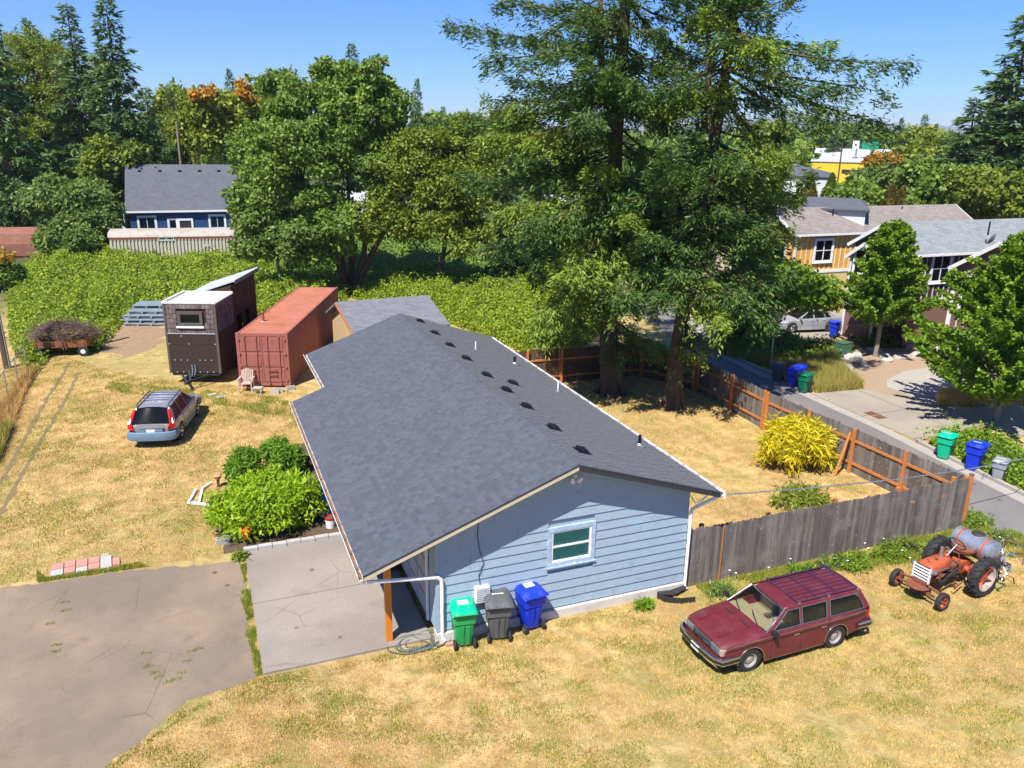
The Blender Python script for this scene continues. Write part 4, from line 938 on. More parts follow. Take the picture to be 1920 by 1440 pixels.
t.scale = (0.70, 0.95, 1)
# irrigation / drain pipe lying on the lawn
t = empty('drain_pipe', (0, 0, 0), 0, 'bent white plastic drain pipe lying on the dry lawn left of the bush', 'pipe')
P = lambda a, b, z=0.06: (*at(a, b), z)
mb = MB(); mb.tube([P(354, 946), P(368, 921)], 0.05, 8); mb.tube([P(360, 946), P(418, 953)], 0.055, 8); mb.build('pipe_section', M['white'], t, smooth=True)
mb = MB(); mb.tube([P(374, 946), P(380, 919), P(396, 908)], 0.045, 8); mb.build('pipe_section', M['white'], t, smooth=True)
x, y = at(410, 913); o = MB().lathe([(0.0, 0.22), (0.10, 0.21), (0.15, 0.14), (0.12, 0.05), (0.08, 0)], 14).build('clay_pot', MAT('terracotta', (0.55, 0.26, 0.14), 0.8), smooth=True, loc=(x, y, 0.3)); tag(o, 'round terracotta pot on a post left of the green bush', 'pot')
o = MB().box((0, 0, 0.15), (0.1, 0.1, 0.3)).build('wooden_stump', M['boardbrown'], loc=(x, y, 0)); tag(o, 'short brown stump carrying the terracotta pot', 'stump')
# block edging with soil behind
t = empty('planter_edging', (-11.05, 6.03, 0), 0.0, 'low grey block edging between planter bed and concrete pad', 'edging')
for k in range(8): MB().box((k * 0.41 + 0.2, (0.02 if k % 2 else 0), 0.09), (0.395, 0.17, 0.18)).build('edging_block', M['block'], t, bevel=0.012)
x, y = at(620, 988)
t = empty('paint_bucket', (x, y, 0), 0, 'white bucket with red rim filled with dark debris under the eave', 'bucket')
MB().lathe([(0.0, 0.0), (0.14, 0.0), (0.16, 0.30)], 18).build('body', M['white'], t, smooth=True); MB().lathe([(0.162, 0.28), (0.168, 0.30), (0.168, 0.36), (0.15, 0.36), (0.15, 0.3)], 18).build('rim', MAT('red_plastic', (0.5, 0.02, 0.02), 0.4), t, smooth=True); MB().lathe([(0.0, 0.37), (0.1, 0.35), (0.15, 0.32)], 14).build('contents', M['soil'], t)
x, y = at(608, 962)
t = empty('blue_barrel', (x, y, 0), 0, 'blue plastic barrel behind the bush under the eave', 'barrel')
M['barrel'] = MAT('blue_barrel_plastic', (0.01, 0.17, 0.5), 0.4)
MB().lathe([(0, 0), (0.26, 0.0), (0.29, 0.1), (0.29, 0.3), (0.275, 0.32), (0.29, 0.34), (0.29, 0.58), (0.275, 0.6), (0.29, 0.62), (0.28, 0.85), (0.22, 0.9), (0.0, 0.9)], 20).build('body', M['barrel'], t, smooth=True); MB().lathe([(0.0, 0.93), (0.05, 0.93), (0.05, 0.9)], 10, (0.12, 0, 0)).build('bung', M['white'], t)
x, y = at(460, 1022)
t = empty('orange_pot', (x + 0.05, y + 0.0, 0), 0, 'bright orange crumpled pot on the planter edging under the bush', 'pot')
mb = MB(); mb.lathe([(0.0, 0.2), (0.09, 0.2), (0.13, 0.42), (0.17, 0.5), (0.12, 0.47), (0.0, 0.34)], 9); mb.build('body', MAT('orange_plastic', (0.85, 0.12, 0.01), 0.5), t)
x, y = at(580, 985)
t = empty('solar_panel', (x, y, 0), 0.35, 'small tilted solar lamp panel on a stake in the shaded bed', 'solar panel')
MB().box((0, 0, 0.42), (0.55, 0.28, 0.02), rot=Matrix.Rotation(-0.35, 3, 'X') @ Matrix.Rotation(-0.25, 3, 'Y')).build('panel', MAT('pale_panel', (0.42, 0.55, 0.6), 0.25, var=0.1), t); MB().tube([(0, 0, 0), (0, 0, 0.41)], 0.012, 6).build('stake', M['steel'], t)
x, y = at(577, 862)
t = empty('wooden_bench', (x, y, 0), 0, 'dark wooden bench against the house under the left eave', 'bench')
for k in range(3): MB().box((-0.2 + k * 0.2, 0, 0.42), (0.18, 1.3, 0.04)).build('slat', M['boardbrown'], t)
for yy in (-0.5, 0.5): MB().box((0, yy, 0.2), (0.5, 0.08, 0.4)).build('leg', M['boardbrown'], t)
# garden hose coil
r = random.Random(12); mb = MB(); c = at(772, 1216); pts = []
for k in range(190):
    a = k * 0.21; R_ = 0.24 + 0.22 * abs(sin(k * 0.03)) + (0.15 if k > 120 else 0); ox = c[0] + (0.18 * sin(k * 0.02) + (0.45 if k > 150 else 0)); pts.append((ox + R_ * 1.15 * cos(a), c[1] + 0.12 + R_ * 0.62 * sin(a), 0.03 + 0.02 * sin(k * 0.7) + 0.0002 * k))
mb.tube(pts, 0.013, 6); ends = [(pts[-1]), (-7.0, -0.3, 0.04), (-6.6, -0.2, 0.05), (-6.45, -0.07, 0.2), (-6.4, -0.05, 0.5)]; mb.tube(ends, 0.013, 6)
o = mb.build('garden_hose', MAT('grey_hose', (0.10, 0.13, 0.14), 0.5), smooth=True); tag(o, 'loosely coiled dark grey garden hose on grass by the orange post', 'hose')
for k, (x, y, rz) in enumerate(((-6.72, -0.28, 0.1), (-6.5, -0.38, 0.7), (-6.45, -0.18, -0.2))):
    o = MB().box((0, 0, 0.035), (0.2, 0.1, 0.07)).build('red_brick', M['paverred'], loc=(x, y, 0), rot=(0, 0, rz), bevel=0.006); tag(o, ['faded red brick directly below the white downspout', 'faded red brick nearest the hose coil', 'faded red brick against the wall behind the green bin'][k], 'brick')
# dark window well / plastic edging at the right corner
t = empty('plastic_edging', (-0.45, -0.3, 0), 0, 'sagging black plastic landscape edging at the right corner of the house', 'edging')
mb = MB(); P_ = [(-0.45, 0.1, 0), (-0.35, -0.15, 0), (0.0, -0.35, 0), (0.4, -0.42, 0)]
for a, b in zip(P_, P_[1:]): mb.bar((a[0], a[1], 0.08), (b[0], b[1], 0.08), 0.012, 0.18)
mb.build('strip', M['black'], t); mb = MB()
for a, b in (((-0.42, 0.15, 0.14), (0.0, 0.05, 0.10)), ((0.0, 0.05, 0.1), (0.42, 0.18, 0.16))): mb.bar(a, b, 0.22, 0.02)
mb.build('liner', M['plain_dark'], t)
# chain link fence on the left, utility pole with guard wires
M['galv'] = M['steel']
def chainlink(a, b, h, label):
    A = Vector((*a, 0)); B = Vector((*b, 0)); D = B - A; L = D.length; t = empty('chain_link_fence', tuple(A), atan2(D.y, D.x), label, 'fence')
    for k in range(int(L / 2.4) + 1): MB().tube([(k * 2.4, 0, 0), (k * 2.4, 0, h + 0.05)], 0.03, 8).build('post', M['galv'], t, smooth=True)
    MB().tube([(0, 0, h), (L, 0, h)], 0.022, 8).build('top_rail', M['galv'], t, smooth=True)
    mb = MB(); s = 0.10; n = int(L / s)
    V = []; F = []; w = 0.006
    for d in (1, -1):
        x = -h if d > 0 else 0
        while x < (L if d > 0 else L + h):
            x0, z0, x1, z1 = (x, 0, x + h, h) if d > 0 else (x, 0, x - h, h)
            # clip to 0..L
            def cl_(xa, za, xb, zb):
                if xa < 0: za += (0 - xa) / (xb - xa) * (zb - za); xa = 0
                if xa > L: za += (L - xa) / (xb - xa) * (zb - za); xa = L
                return xa, za
            if max(x0, x1) > 0 and min(x0, x1) < L:
                a_ = cl_(x0, z0, x1, z1); b_ = cl_(x1, z1, x0, z0)
                if abs(a_[0] - b_[0]) > 0.02:
                    m = len(V); V += [(a_[0] - w, 0, a_[1]), (a_[0] + w, 0, a_[1]), (b_[0] + w, 0, b_[1]), (b_[0] - w, 0, b_[1])]; F.append((m, m + 1, m + 2, m + 3))
            x += s
    MB().add(V, F).build('mesh', M['galv'], t)
    return t
chainlink(at(-30, 812), at(54, 690), 1.25, 'galvanised chain link fence along the left lawn edge ending at the brambles')
x, y = at(14, 690)
t = empty('utility_pole', (x, y, 0), 0, 'stout brown wooden utility pole cut by the left picture edge', 'utility pole')
MB().tube([(0, 0, 0), (-0.25, 0.1, 11)], [0.17, 0.13], 12).build('pole', M['bark'], t, smooth=True)
MB().tube([(0.14, -0.16, 0), (0.05, -0.14, 5)], 0.03, 6).build('conduit', M['steel'], t)
o = MB()
for k in range(4): o.tube([(*at(-5, 660 + k * 10), 0.4 + k * 0.25), (*at(40, 668), 0.4 + k * 0.25)], 0.008, 4)
tag(o.build('wire_strands', M['steel']), 'thin wire strands strung beside the wooden utility pole', 'wire fence')
# overhead service cable from the eave across the fence to a pole outside the picture
a = Vector((XR + 0.18, -0.46, 2.88)); e = Vector(at_dist(1960, 826, 31.0)); mb = MB()
e2 = a + (e - a) * 1.6
pts = [a.lerp(e2, k / 24) + Vector((0, 0, -0.55 * sin(pi * k / 24))) for k in range(25)]
mb.tube(pts, 0.016, 5)
for k in range(0, 24): mb.tube([pts[k], pts[k].lerp(pts[k + 1], 0.5) + Vector((0.02, 0, 0.02)), pts[k + 1]], 0.010, 4)
o = mb.build('service_cable', M['steel']); tag(o, 'twisted grey service cable spanning from the house eave across the alley', 'cable')
# ------------------------------------------------------------------ vehicles
def carpaint(name, col, rough=0.3, metal=0.0, dirt=None, damt=0.4):
    t = NT(name); c = t.mix(t.noise(1.5, 6, 0.65), cl(col, 0.86), cl(col, 1.14))
    if dirt:
        d = t.ramp(t.noise(2.6, 9, 0.72), [(0.48, 0.0), (0.7, 1.0)]); c = t.mix(t.math('MULTIPLY', d, damt), c, dirt)
    m = t.out(c, t.ramp(t.noise(4, 5), [(0.3, rough * 0.8), (0.7, rough * 1.4)]), metal, 0.5, t.noise(120, 2), 0.03, 0.002)
    t.b.inputs['Coat Weight'].default_value = 0.18; t.b.inputs['Coat Roughness'].default_value = 0.12
    return m
def interp(tab, x):
    if x <= tab[0][0]: return tab[0][1]
    for (a, b), (c, d) in zip(tab, tab[1:]):
        if x <= c: return b + (d - b) * (x - a) / (c - a)
    return tab[-1][1]
def wheel(parent, loc, r, w, rim, name='wheel', spokes=0, capr=0.3):
    wl_ = MB().lathe([(r * 0.62, -w / 2), (r * 0.93, -w / 2), (r, -w * 0.36), (r, w * 0.36), (r * 0.93, w / 2), (r * 0.62, w / 2), (r * 0.6, w * 0.3)], 28, (0, 0, 0), 'Y').build(name, M['black'], parent, smooth=True, loc=loc)
    s = 1 if loc[1] > 0 else -1
    rm = MB().lathe([(0.0, s * w * 0.30), (r * 0.16, s * w * 0.34), (r * 0.2, s * w * 0.27), (r * 0.42, s * w * 0.22), (r * 0.5, s * w * 0.36), (r * 0.6, s * w * 0.42), (r * 0.64, s * w * 0.50)][::(1 if s < 0 else -1)], 24, (0, 0, 0), 'Y').build('rim', rim, wl_, smooth=True)
    if spokes:
        mb = MB()
        for k in range(spokes):
            a = 2 * pi * k / spokes + 0.2; mb.bar((r * 0.3 * cos(a), s * w * 0.32, r * 0.3 * sin(a)), (r * 0.56 * cos(a), s * w * 0.40, r * 0.56 * sin(a)), 0.035, 0.03)
        mb.build('slot', M['plain_dark'], wl_)
    return wl_
def car(name, loc, rz, label, cat, P, group=None):
    """P: body numbers in metres, x forward, y left"""
    t = empty(name, (*loc, 0), rz, label, cat, group)
    paint, low = P['paint'], P.get('lower', P['paint'])
    x0, x1 = P['x0'], P['x1']; sill = P['sill']; wr = P['wheel_r']; ar = wr + 0.055
    xs = sorted(set([round(x0 + (x1 - x0) * i / 44, 3) for i in range(45)] + [round(a + ar * cos(pi * k / 14), 3) for a in P['axles'] for k in range(15)]))
    def zbot(x):
        z = interp(P.get('sillcurve', [(x0, sill), (x1, sill)]), x)
        for a in P['axles']:
            if abs(x - a) < ar: z = max(z, wr + sqrt(max(0, ar * ar - (x - a) ** 2)) - 0.0)
        return z
    V = []; rows = []
    for x in xs:
        w = interp(P['plan'], x); zb = zbot(x); sh = interp(P['belt'], x); dk = interp(P['deck'], x); cabin = P['cab'][0] < x < P['cab'][1]
        zm = max(P['mid'], zb + 0.03); bulge = P.get('bulge', 0.025)
        pts = [(w - 0.045, zb), (w - 0.008, zb + 0.012), (w, zm), (w - 0.004, (zm + sh) / 2 + 0.06), (w - bulge, sh - 0.03), (w - bulge - 0.03, sh)]
        if cabin: pts += [(w - bulge - 0.07, sh - 0.01), (w - bulge - 0.085, sh - 0.12), (0.0, sh - 0.30)]
        else: pts += [(w * 0.80, sh + (dk - sh) * 0.6), (w * 0.45, dk), (0.0, dk + 0.012)]
        rows.append(pts)
    n = len(rows[0])
    for x, pts in zip(xs, rows):
        V += [(x, y, z) for y, z in pts] + [(x, -y, z) for y, z in pts[:-1][::-1]]
    m = 2 * n - 1; F = []
    cut = P.get('cut', None)
    for i in range(len(xs) - 1):
        for k in range(m - 1): F.append((i * m + k, (i + 1) * m + k, (i + 1) * m + k + 1, i * m + k + 1))
    F.append(tuple(range(m))[::-1]); F.append(tuple((len(xs) - 1) * m + k for k in range(m)))
    mb = MB(); mb.add(V, F); body = mb.build('body', paint, t, smooth=True)
    # underbody and arches
    mb = MB(); mb.box(((x0 + x1) / 2, 0, sill + 0.08), (x1 - x0 - 0.5, P['W'] - 0.34, 0.12)); mb.build('underbody', M['plain_dark'], t)
    mb = MB()
    for a in P['axles']: MB().lathe([(0.0, -P['W'] / 2 + 0.08), (ar + 0.01, -P['W'] / 2 + 0.08), (ar + 0.01, P['W'] / 2 - 0.08), (0, P['W'] / 2 - 0.08)], 18, (a, 0, wr), 'Y').build('wheel_arch', M['plain_dark'], t)
    if 'archtrim' in P:
        for a in P['axles']:
            for s in (-1, 1): MB().tube([(a + (ar + 0.008) * cos(q), s * (interp(P['plan'], a + ar * cos(q)) - 0.002), wr + (ar + 0.008) * sin(q)) for q in [pi * (k / 16) * 1.06 - 0.1 for k in range(17)]], 0.014, 5).build('arch_trim', P['archtrim'], t, smooth=True)
    for a in P['axles']:
        for s in (-1, 1): wheel(t, (a, s * (P['W'] / 2 - 0.125), wr), wr, 0.19, P['rim'], spokes=P.get('spokes', 0))
    # greenhouse
    zb, zr_ = P['zb'], P['zr']; wb, wr2 = P['wb'], P['wr']
    def S(x, z, s, off=0.0): return (x, s * (wb + (wr2 - wb) * (z - zb) / (zr_ - zb) + off), z)
    fb, ft = P['ws']; rb, rt = P['tail']
    roof = []; nx, ny = 12, 10
    for i in range(nx + 1):
        u = i / nx; x = rt + (ft - rt) * u
        for j in range(ny + 1):
            v = j / ny * 2 - 1; e = 0.045 * abs(v) ** 6 + 0.02 * (max(0, abs(2 * u - 1) - 0.7) / 0.3) ** 2
            roof.append((x + (0.04 * (1 - v * v) if u > 0.99 else (-0.03 * (1 - v * v) if u < 0.01 else 0)), v * (wr2 + 0.015 * (1 - abs(2 * u - 1) ** 6)), zr_ + 0.05 * (1 - v * v) - e))
    mb = MB(); mb.add(roof, [(i * (ny + 1) + j, (i + 1) * (ny + 1) + j, (i + 1) * (ny + 1) + j + 1, i * (ny + 1) + j + 1) for i in range(nx) for j in range(ny)])
    mb.build('roof', paint, t, smooth=True)
    MB().box(((ft + rt) / 2, 0, zr_ - 0.035), (ft - rt - 0.06, wr2 * 2 - 0.1, 0.02)).build('headlining', P['interior'], t)
    zt = zr_ - 0.045; th = 0.035
    for s in (-1, 1):
        mb = MB()
        mb.slab([S(rt, zt, s), S(ft, zt, s), S(ft, zr_ - 0.0, s), S(rt, zr_ - 0.0, s)], (0, -s * th, 0))
        wins = P['wins']
        edges = [(fb, ft)] + [e for w_ in wins for e in w_] + [(rb, rt)]
        # pillars are the gaps between windows
        gaps = [((fb, ft), wins[0][0])] + [(wins[i][1], wins[i + 1][0]) for i in range(len(wins) - 1)] + [(wins[-1][1], (rb, rt))]
        for (a0, a1), (b0, b1) in gaps: mb.slab([S(b0, zb - 0.01, s), S(a0, zb - 0.01, s), S(a1, zt, s), S(b1, zt, s)], (0, -s * th, 0))
        mb.build('pillar', P.get('pillar', paint), t)
        for (a, b) in wins:
            g = MB().slab([S(b[0], zb - 0.01, s, -0.014), S(a[0], zb - 0.01, s, -0.014), S(a[1], zt, s, -0.014), S(b[1], zt, s, -0.014)], (0, -s * 0.005, 0)).build('side_window', P['glass'], t)
            if 'wintrim' in P:
                mb = MB(); c4 = [S(b[0], zb, s, 0.004), S(a[0], zb, s, 0.004), S(a[1], zt, s, 0.004), S(b[1], zt, s, 0.004)]
                for p, q in zip(c4, c4[1:] + c4[:1]): mb.bar(p, q, 0.014, 0.014)
                mb.build('window_trim', P['wintrim'], g)
    def screen(nm, xb, xt, wbb, wtt, bul, mat, trim):
        V = []; k = 8
        for j in range(5):
            v = j / 4
            for i in range(k + 1):
                u = i / k * 2 - 1; w = (wbb + (wtt - wbb) * v) * u; V.append((xb + (xt - xb) * v + bul * (1 - u * u), w, (zb - 0.005) + (zr_ - 0.01 - zb) * v))
        mb = MB(); mb.add(V, [(j * (k + 1) + i, j * (k + 1) + i + 1, (j + 1) * (k + 1) + i + 1, (j + 1) * (k + 1) + i) for j in range(4) for i in range(k)]); g = mb.build(nm, mat, t, smooth=True)
        if trim:
            mb = MB(); e = V[:k + 1] + [V[j * (k + 1) + k] for j in range(1, 5)] + V[4 * (k + 1):][::-1][1:] + [V[j * (k + 1)] for j in range(3, -1, -1)]
            mb.tube([Vector(p) for p in e] + [Vector(e[0])], 0.016, 6); mb.build('screen_trim', trim, g, smooth=True)
        return g
    wsn = screen('windshield', fb + 0.01, ft + 0.01, wb - 0.03, wr2 - 0.03, 0.05, P['glass'], P.get('wstrim'))
    screen('rear_window', rb - 0.01, rt - 0.01, wb - 0.06, wr2 - 0.04, -0.03, P.get('rearglass', P['glass']), P.get('wstrim'))
    # interior
    it = P['interior']; mb = MB(); mb.box((fb - 0.22, 0, zb - 0.05), (0.42, wb * 2 - 0.16, 0.10)); mb.build('dashboard', it, t, bevel=0.03)
    MB().box(((fb + rb) / 2 - 0.1, 0, zb - 0.265), (fb - rb - 0.35, wb * 2 - 0.10, 0.03)).build('cabin_floor', P['seat'] if 'seat' in P else it, t)
    for px, n_ in ((fb - 1.0, 2), (fb - 1.85, 1)):
        for s in ((-1, 1) if n_ == 2 else (0,)):
            wd = 0.5 if n_ == 2 else 1.25
            o = MB().box((px, s * 0.36, zb - 0.02), (0.18, wd, 0.46)).box((px + 0.25, s * 0.36, zb - 0.2), (0.5, wd, 0.12)).build('seat', it, t, bevel=0.05)
            if n_ == 2: MB().box((px - 0.02, s * 0.36, zb + 0.19), (0.1, 0.26, 0.15)).build('headrest', P.get('seat', it), o, bevel=0.03)
    MB().tube([(fb - 0.42 + 0.05 * cos(a) * 0.5, 0.36 + 0.18 * sin(a), zb + 0.02 + 0.17 * cos(a) * 0.9) for a in [2 * pi * k / 18 for k in range(19)]], 0.013, 6, cap=False).build('steering_wheel', M['slate'], t)
    # door seams, strips and handles
    for s in (-1, 1):
        mb = MB()
        for x in P['seams']:
            w = interp(P['plan'], x); sh = interp(P['belt'], x); z_ = zbot(x) + 0.03
            mb.bar((x, s * (w + 0.0015), z_), (x, s * (w + 0.0015), (z_ + sh) / 2 + 0.1), 0.008, 0.008); mb.bar((x, s * (w + 0.0015), (z_ + sh) / 2 + 0.1), (x, s * (w - 0.022), sh - 0.03), 0.008, 0.008)
        mb.build('door_seam', M['plain_dark'], t)
        for x in P['handles']: MB().box((x, s * (interp(P['plan'], x) + 0.006), P['zh']), (0.18, 0.03, 0.035)).build('door_handle', P.get('handlemat', M['chrome']), t, bevel=0.006)
        for z, h, mm in P.get('strips', []):
            mb = MB(); lo_ = z < 0.3; xa_, xb_ = (P['axles'][0] + ar + 0.02, P['axles'][1] - ar - 0.02) if lo_ else (x0 + 0.12, x1 - 0.10)
            pp = [(x, s * (interp(P['plan'], x) + (0.004 if not lo_ else -0.02) - (0.012 if z > 0.8 else 0)), min(z, interp(P['belt'], x) - 0.045 - (0.86 - z) * 0.9 if z > 0.7 else z)) for x in np.linspace(xa_, xb_, 24)]
            if h > 0.05:
                for a, b in zip(pp, pp[1:]):
                    if any(abs((a[0] + b[0]) / 2 - q) < ar + 0.09 for q in P['axles']): continue
                    mb.bar(a, b, 0.014, h)
            else:
                for a, b in zip(pp, pp[1:]): mb.bar(a, b, 0.012, h)
            mb.build('side_strip', mm, t)
        xm = fb - 0.12; ym = interp(P['plan'], xm)
        o = MB().box((xm + 0.02, s * (ym + 0.11), zb + 0.05), (0.10, 0.20, 0.12)).build('door_mirror', P.get('mirror', M['blackplastic']), t, bevel=0.03); MB().bar((xm, s * (ym - 0.06), zb + 0.0), (xm + 0.01, s * (ym + 0.04), zb + 0.03), 0.04, 0.05).build('mirror_arm', M['blackplastic'], o)
    return t, S, zbot, body
def bumper(t, x, sgn, w, z, h, mat, strip=None, wrap=0.55, depth=0.14, name='bumper'):
    pts = [(x - sgn * wrap, -w - 0.02), (x - sgn * 0.14, -w - 0.025), (x - sgn * 0.04, -w * 0.86), (x, -w * 0.5), (x + sgn * 0.01, 0), (x, w * 0.5), (x - sgn * 0.04, w * 0.86), (x - sgn * 0.14, w + 0.025), (x - sgn * wrap, w + 0.02)]
    mb = MB(); V = []; n = 6; prof = [(-0.5, 0.0), (-0.42, 0.8), (-0.15, 1.0), (0.15, 1.0), (0.42, 0.8), (0.5, 0.0)]
    for i, (px, py) in enumerate(pts):
        a = pts[max(0, i - 1)]; b = pts[min(len(pts) - 1, i + 1)]; d = Vector((b[0] - a[0], b[1] - a[1])).normalized(); nn = Vector((d.y, -d.x)) * sgn
        for f, o in prof: V.append((px + nn.x * o * depth * 0.4, py + nn.y * o * depth * 0.4, z + f * h))
    mb.add(V, [(i * n + k, (i + 1) * n + k, (i + 1) * n + k + 1, i * n + k + 1) for i in range(len(pts) - 1) for k in range(n - 1)])
    o = mb.build(name, mat, t, smooth=True)
    if strip:
        V2 = []
        for i, (px, py) in enumerate(pts):
            a = pts[max(0, i - 1)]; b = pts[min(len(pts) - 1, i + 1)]; d = Vector((b[0] - a[0], b[1] - a[1])).normalized(); nn = Vector((d.y, -d.x)) * sgn
            V2.append((px + nn.x * depth * 0.43, py + nn.y * depth * 0.43, z))
        mb = MB(); [mb.bar(a, b, 0.02, h * 0.34) for a, b in zip(V2, V2[1:])]; mb.build('rubbing_strip', strip, o)
    return o
# --- maroon estate
M['maroon'] = carpaint('oxidised_maroon_paint', (0.125, 0.014, 0.021), 0.45, dirt=(0.22, 0.065, 0.06), damt=0.40)
M['tan'] = MAT('tan_interior', (0.42, 0.33, 0.20), 0.8); M['seatblue'] = MAT('dark_seat', (0.05, 0.04, 0.035), 0.85)
fw, rw = Vector((*at(1405, 1258), 0)), Vector((*at(1560, 1214), 0)); d = (fw - rw).normalized(); left = Vector((-d.y, d.x, 0)); axf, axr = 1.42, -1.22
ctr = (fw + rw) / 2 - left * 0.76 - d * ((axf + axr) / 2)
P = dict(W=1.71, x0=-2.30, x1=2.24, sill=0.22, sillcurve=[(-2.3, 0.40), (-1.6, 0.28), (-0.8, 0.22), (1.0, 0.22), (1.9, 0.28), (2.24, 0.36)], wheel_r=0.315, axles=(axr, axf), mid=0.46, bulge=0.035,
         plan=[(-2.30, 0.74), (-2.2, 0.79), (-1.8, 0.835), (-0.5, 0.855), (1.0, 0.855), (1.8, 0.825), (2.15, 0.775), (2.24, 0.755)],
         belt=[(-2.3, 0.93), (0.9, 0.95), (1.2, 0.925), (2.1, 0.82), (2.24, 0.78)], deck=[(-2.3, 0.95), (0.9, 0.96), (1.05, 0.985), (1.6, 0.945), (2.12, 0.865), (2.24, 0.80)], cab=(-2.25, 0.93),
         zb=0.955, zr=1.385, wb=0.795, wr=0.645, ws=(0.98, 0.36), tail=(-2.28, -2.06),
         wins=[((0.80, 0.31), (-0.02, -0.05)), ((-0.10, -0.13), (-0.86, -0.90)), ((-0.98, -1.02), (-2.08, -1.92))],
         paint=M['maroon'], glass=M['carglass'], interior=M['tan'], seat=M['seatblue'], rim=MAT('pale_steel_wheel', (0.42, 0.39, 0.34), 0.45, 0.4), seams=(0.86, -0.06, -0.93), handles=(0.12, -0.74), zh=0.76,
         archtrim=M['chrome'], wstrim=M['chrome'], wintrim=M['slate'], strips=[(0.86, 0.018, M['chrome']), (0.775, 0.022, M['blackplastic']), (0.225, 0.02, M['chrome'])])
T, S_, zb_, body = car('parked_estate_car', (ctr.x, ctr.y), atan2(d.y, d.x), 'faded maroon boxy estate car with roof rack parked on dry grass', 'car', P); T.scale = (0.955, 0.955, 0.955)
bumper(T, 2.40, 1, 0.80, 0.47, 0.19, M['chrome'], M['blackplastic'], 0.62); bumper(T, -2.44, -1, 0.80, 0.49, 0.19, M['chrome'], M['blackplastic'], 0.55)
g = MB().box((2.235, 0, 0.68), (0.05, 0.62, 0.17)).build('grille', M['blackplastic'], T)
mb = MB(); [mb.box((2.265, -0.29 + k * 0.029, 0.68), (0.014, 0.007, 0.15)) for k in range(21)]; mb.build('grille_bar', M['slate'], g)
mb = MB(); mb.bar((2.282, -0.3, 0.61), (2.282, 0.3, 0.755), 0.012, 0.018); mb.box((2.287, 0, 0.683), (0.012, 0.06, 0.06)); mb.build('diagonal_emblem', M['chrome'], g)
mb = MB()
for c, dd in (((2.262, 0, 0.77), (0.03, 0.64, 0.018)), ((2.262, 0, 0.595), (0.03, 0.64, 0.018)), ((2.262, 0.315, 0.68), (0.03, 0.018, 0.19)), ((2.262, -0.315, 0.68), (0.03, 0.018, 0.19))): mb.box(c, dd)
mb.build('grille_frame', M['chrome'], g)
M['lens'] = MAT('headlamp_lens', (0.30, 0.33, 0.36), 0.12, 0.6, var=0.3, scale=20, bump=0.1); M['amber'] = MAT('pale_amber_lens', (0.42, 0.33, 0.26), 0.3)
for s in (-1, 1):
    h = MB().box((2.245, s * 0.51, 0.675), (0.06, 0.34, 0.165)).build('headlight', M['lens'], T, bevel=0.012); MB().box((2.25, s * 0.345, 0.675), (0.065, 0.014, 0.18)).build('lamp_divider', M['chrome'], h)
    MB().box((2.195, s * 0.72, 0.675), (0.14, 0.09, 0.165)).build('corner_lamp', M['amber'], T, bevel=0.015)
    MB().box((-2.30, s * 0.70, 0.72), (0.06, 0.13, 0.34)).build('tail_lamp', MAT('tail_lamp_red' + str(s), (0.45, 0.02, 0.01), 0.25), T, bevel=0.01)
MB().box((2.47, 0.0, 0.45), (0.012, 0.31, 0.15)).build('licence_plate', M['sticker'], T)
MB().bar((2.12, -0.40, 0.885), (1.1, -0.46, 0.985), 0.025, 0.012).build('bonnet_crease', M['maroon'], T); MB().bar((2.12, 0.40, 0.885), (1.1, 0.46, 0.985), 0.025, 0.012).build('bonnet_crease', M['maroon'], T)
mb = MB(); [mb.box((1.26, s * 0.3, 0.987), (0.05, 0.34, 0.012)) for s in (-1, 1)]; mb.build('bonnet_vent', M['plain_dark'], T)
for s in (0.5, -0.18): MB().tube([(1.03, s, 0.985), (0.93, s - 0.25, 1.035), (0.82, s - 0.5, 1.10)], 0.011, 5).build('wiper', M['blackplastic'], T)
# roof rack
rk = MB(); M['rackblue'] = MAT('blue_grey_rack_metal', (0.035, 0.045, 0.11), 0.45, 0.3)
for s in (-1, 1): rk.tube([(-0.05, s * 0.57, 1.455), (-1.98, s * 0.57, 1.445)], 0.013, 6)
for x in (-0.05, -1.98): rk.tube([(x, -0.57, 1.455), (x, 0.57, 1.455)], 0.013, 6)
rack = rk.build('roof_rack', M['rackblue'], T, smooth=True)
for k in range(7): MB().box((-1.0, -0.45 + k * 0.15, 1.447), (1.9, 0.011, 0.010)).build('slat', M['rackblue'], rack)
for k in range(2): MB().box((-0.7 - k * 0.62, 0, 1.455), (0.016, 1.1, 0.010)).build('cross_bar', M['rackblue'], rack)
for x in (-0.08, -1.0, -1.95):
    for s in (-1, 1): MB().box((x, s * 0.60, 1.43), (0.06, 0.05, 0.07)).build('rack_foot', M['chrome'], rack)
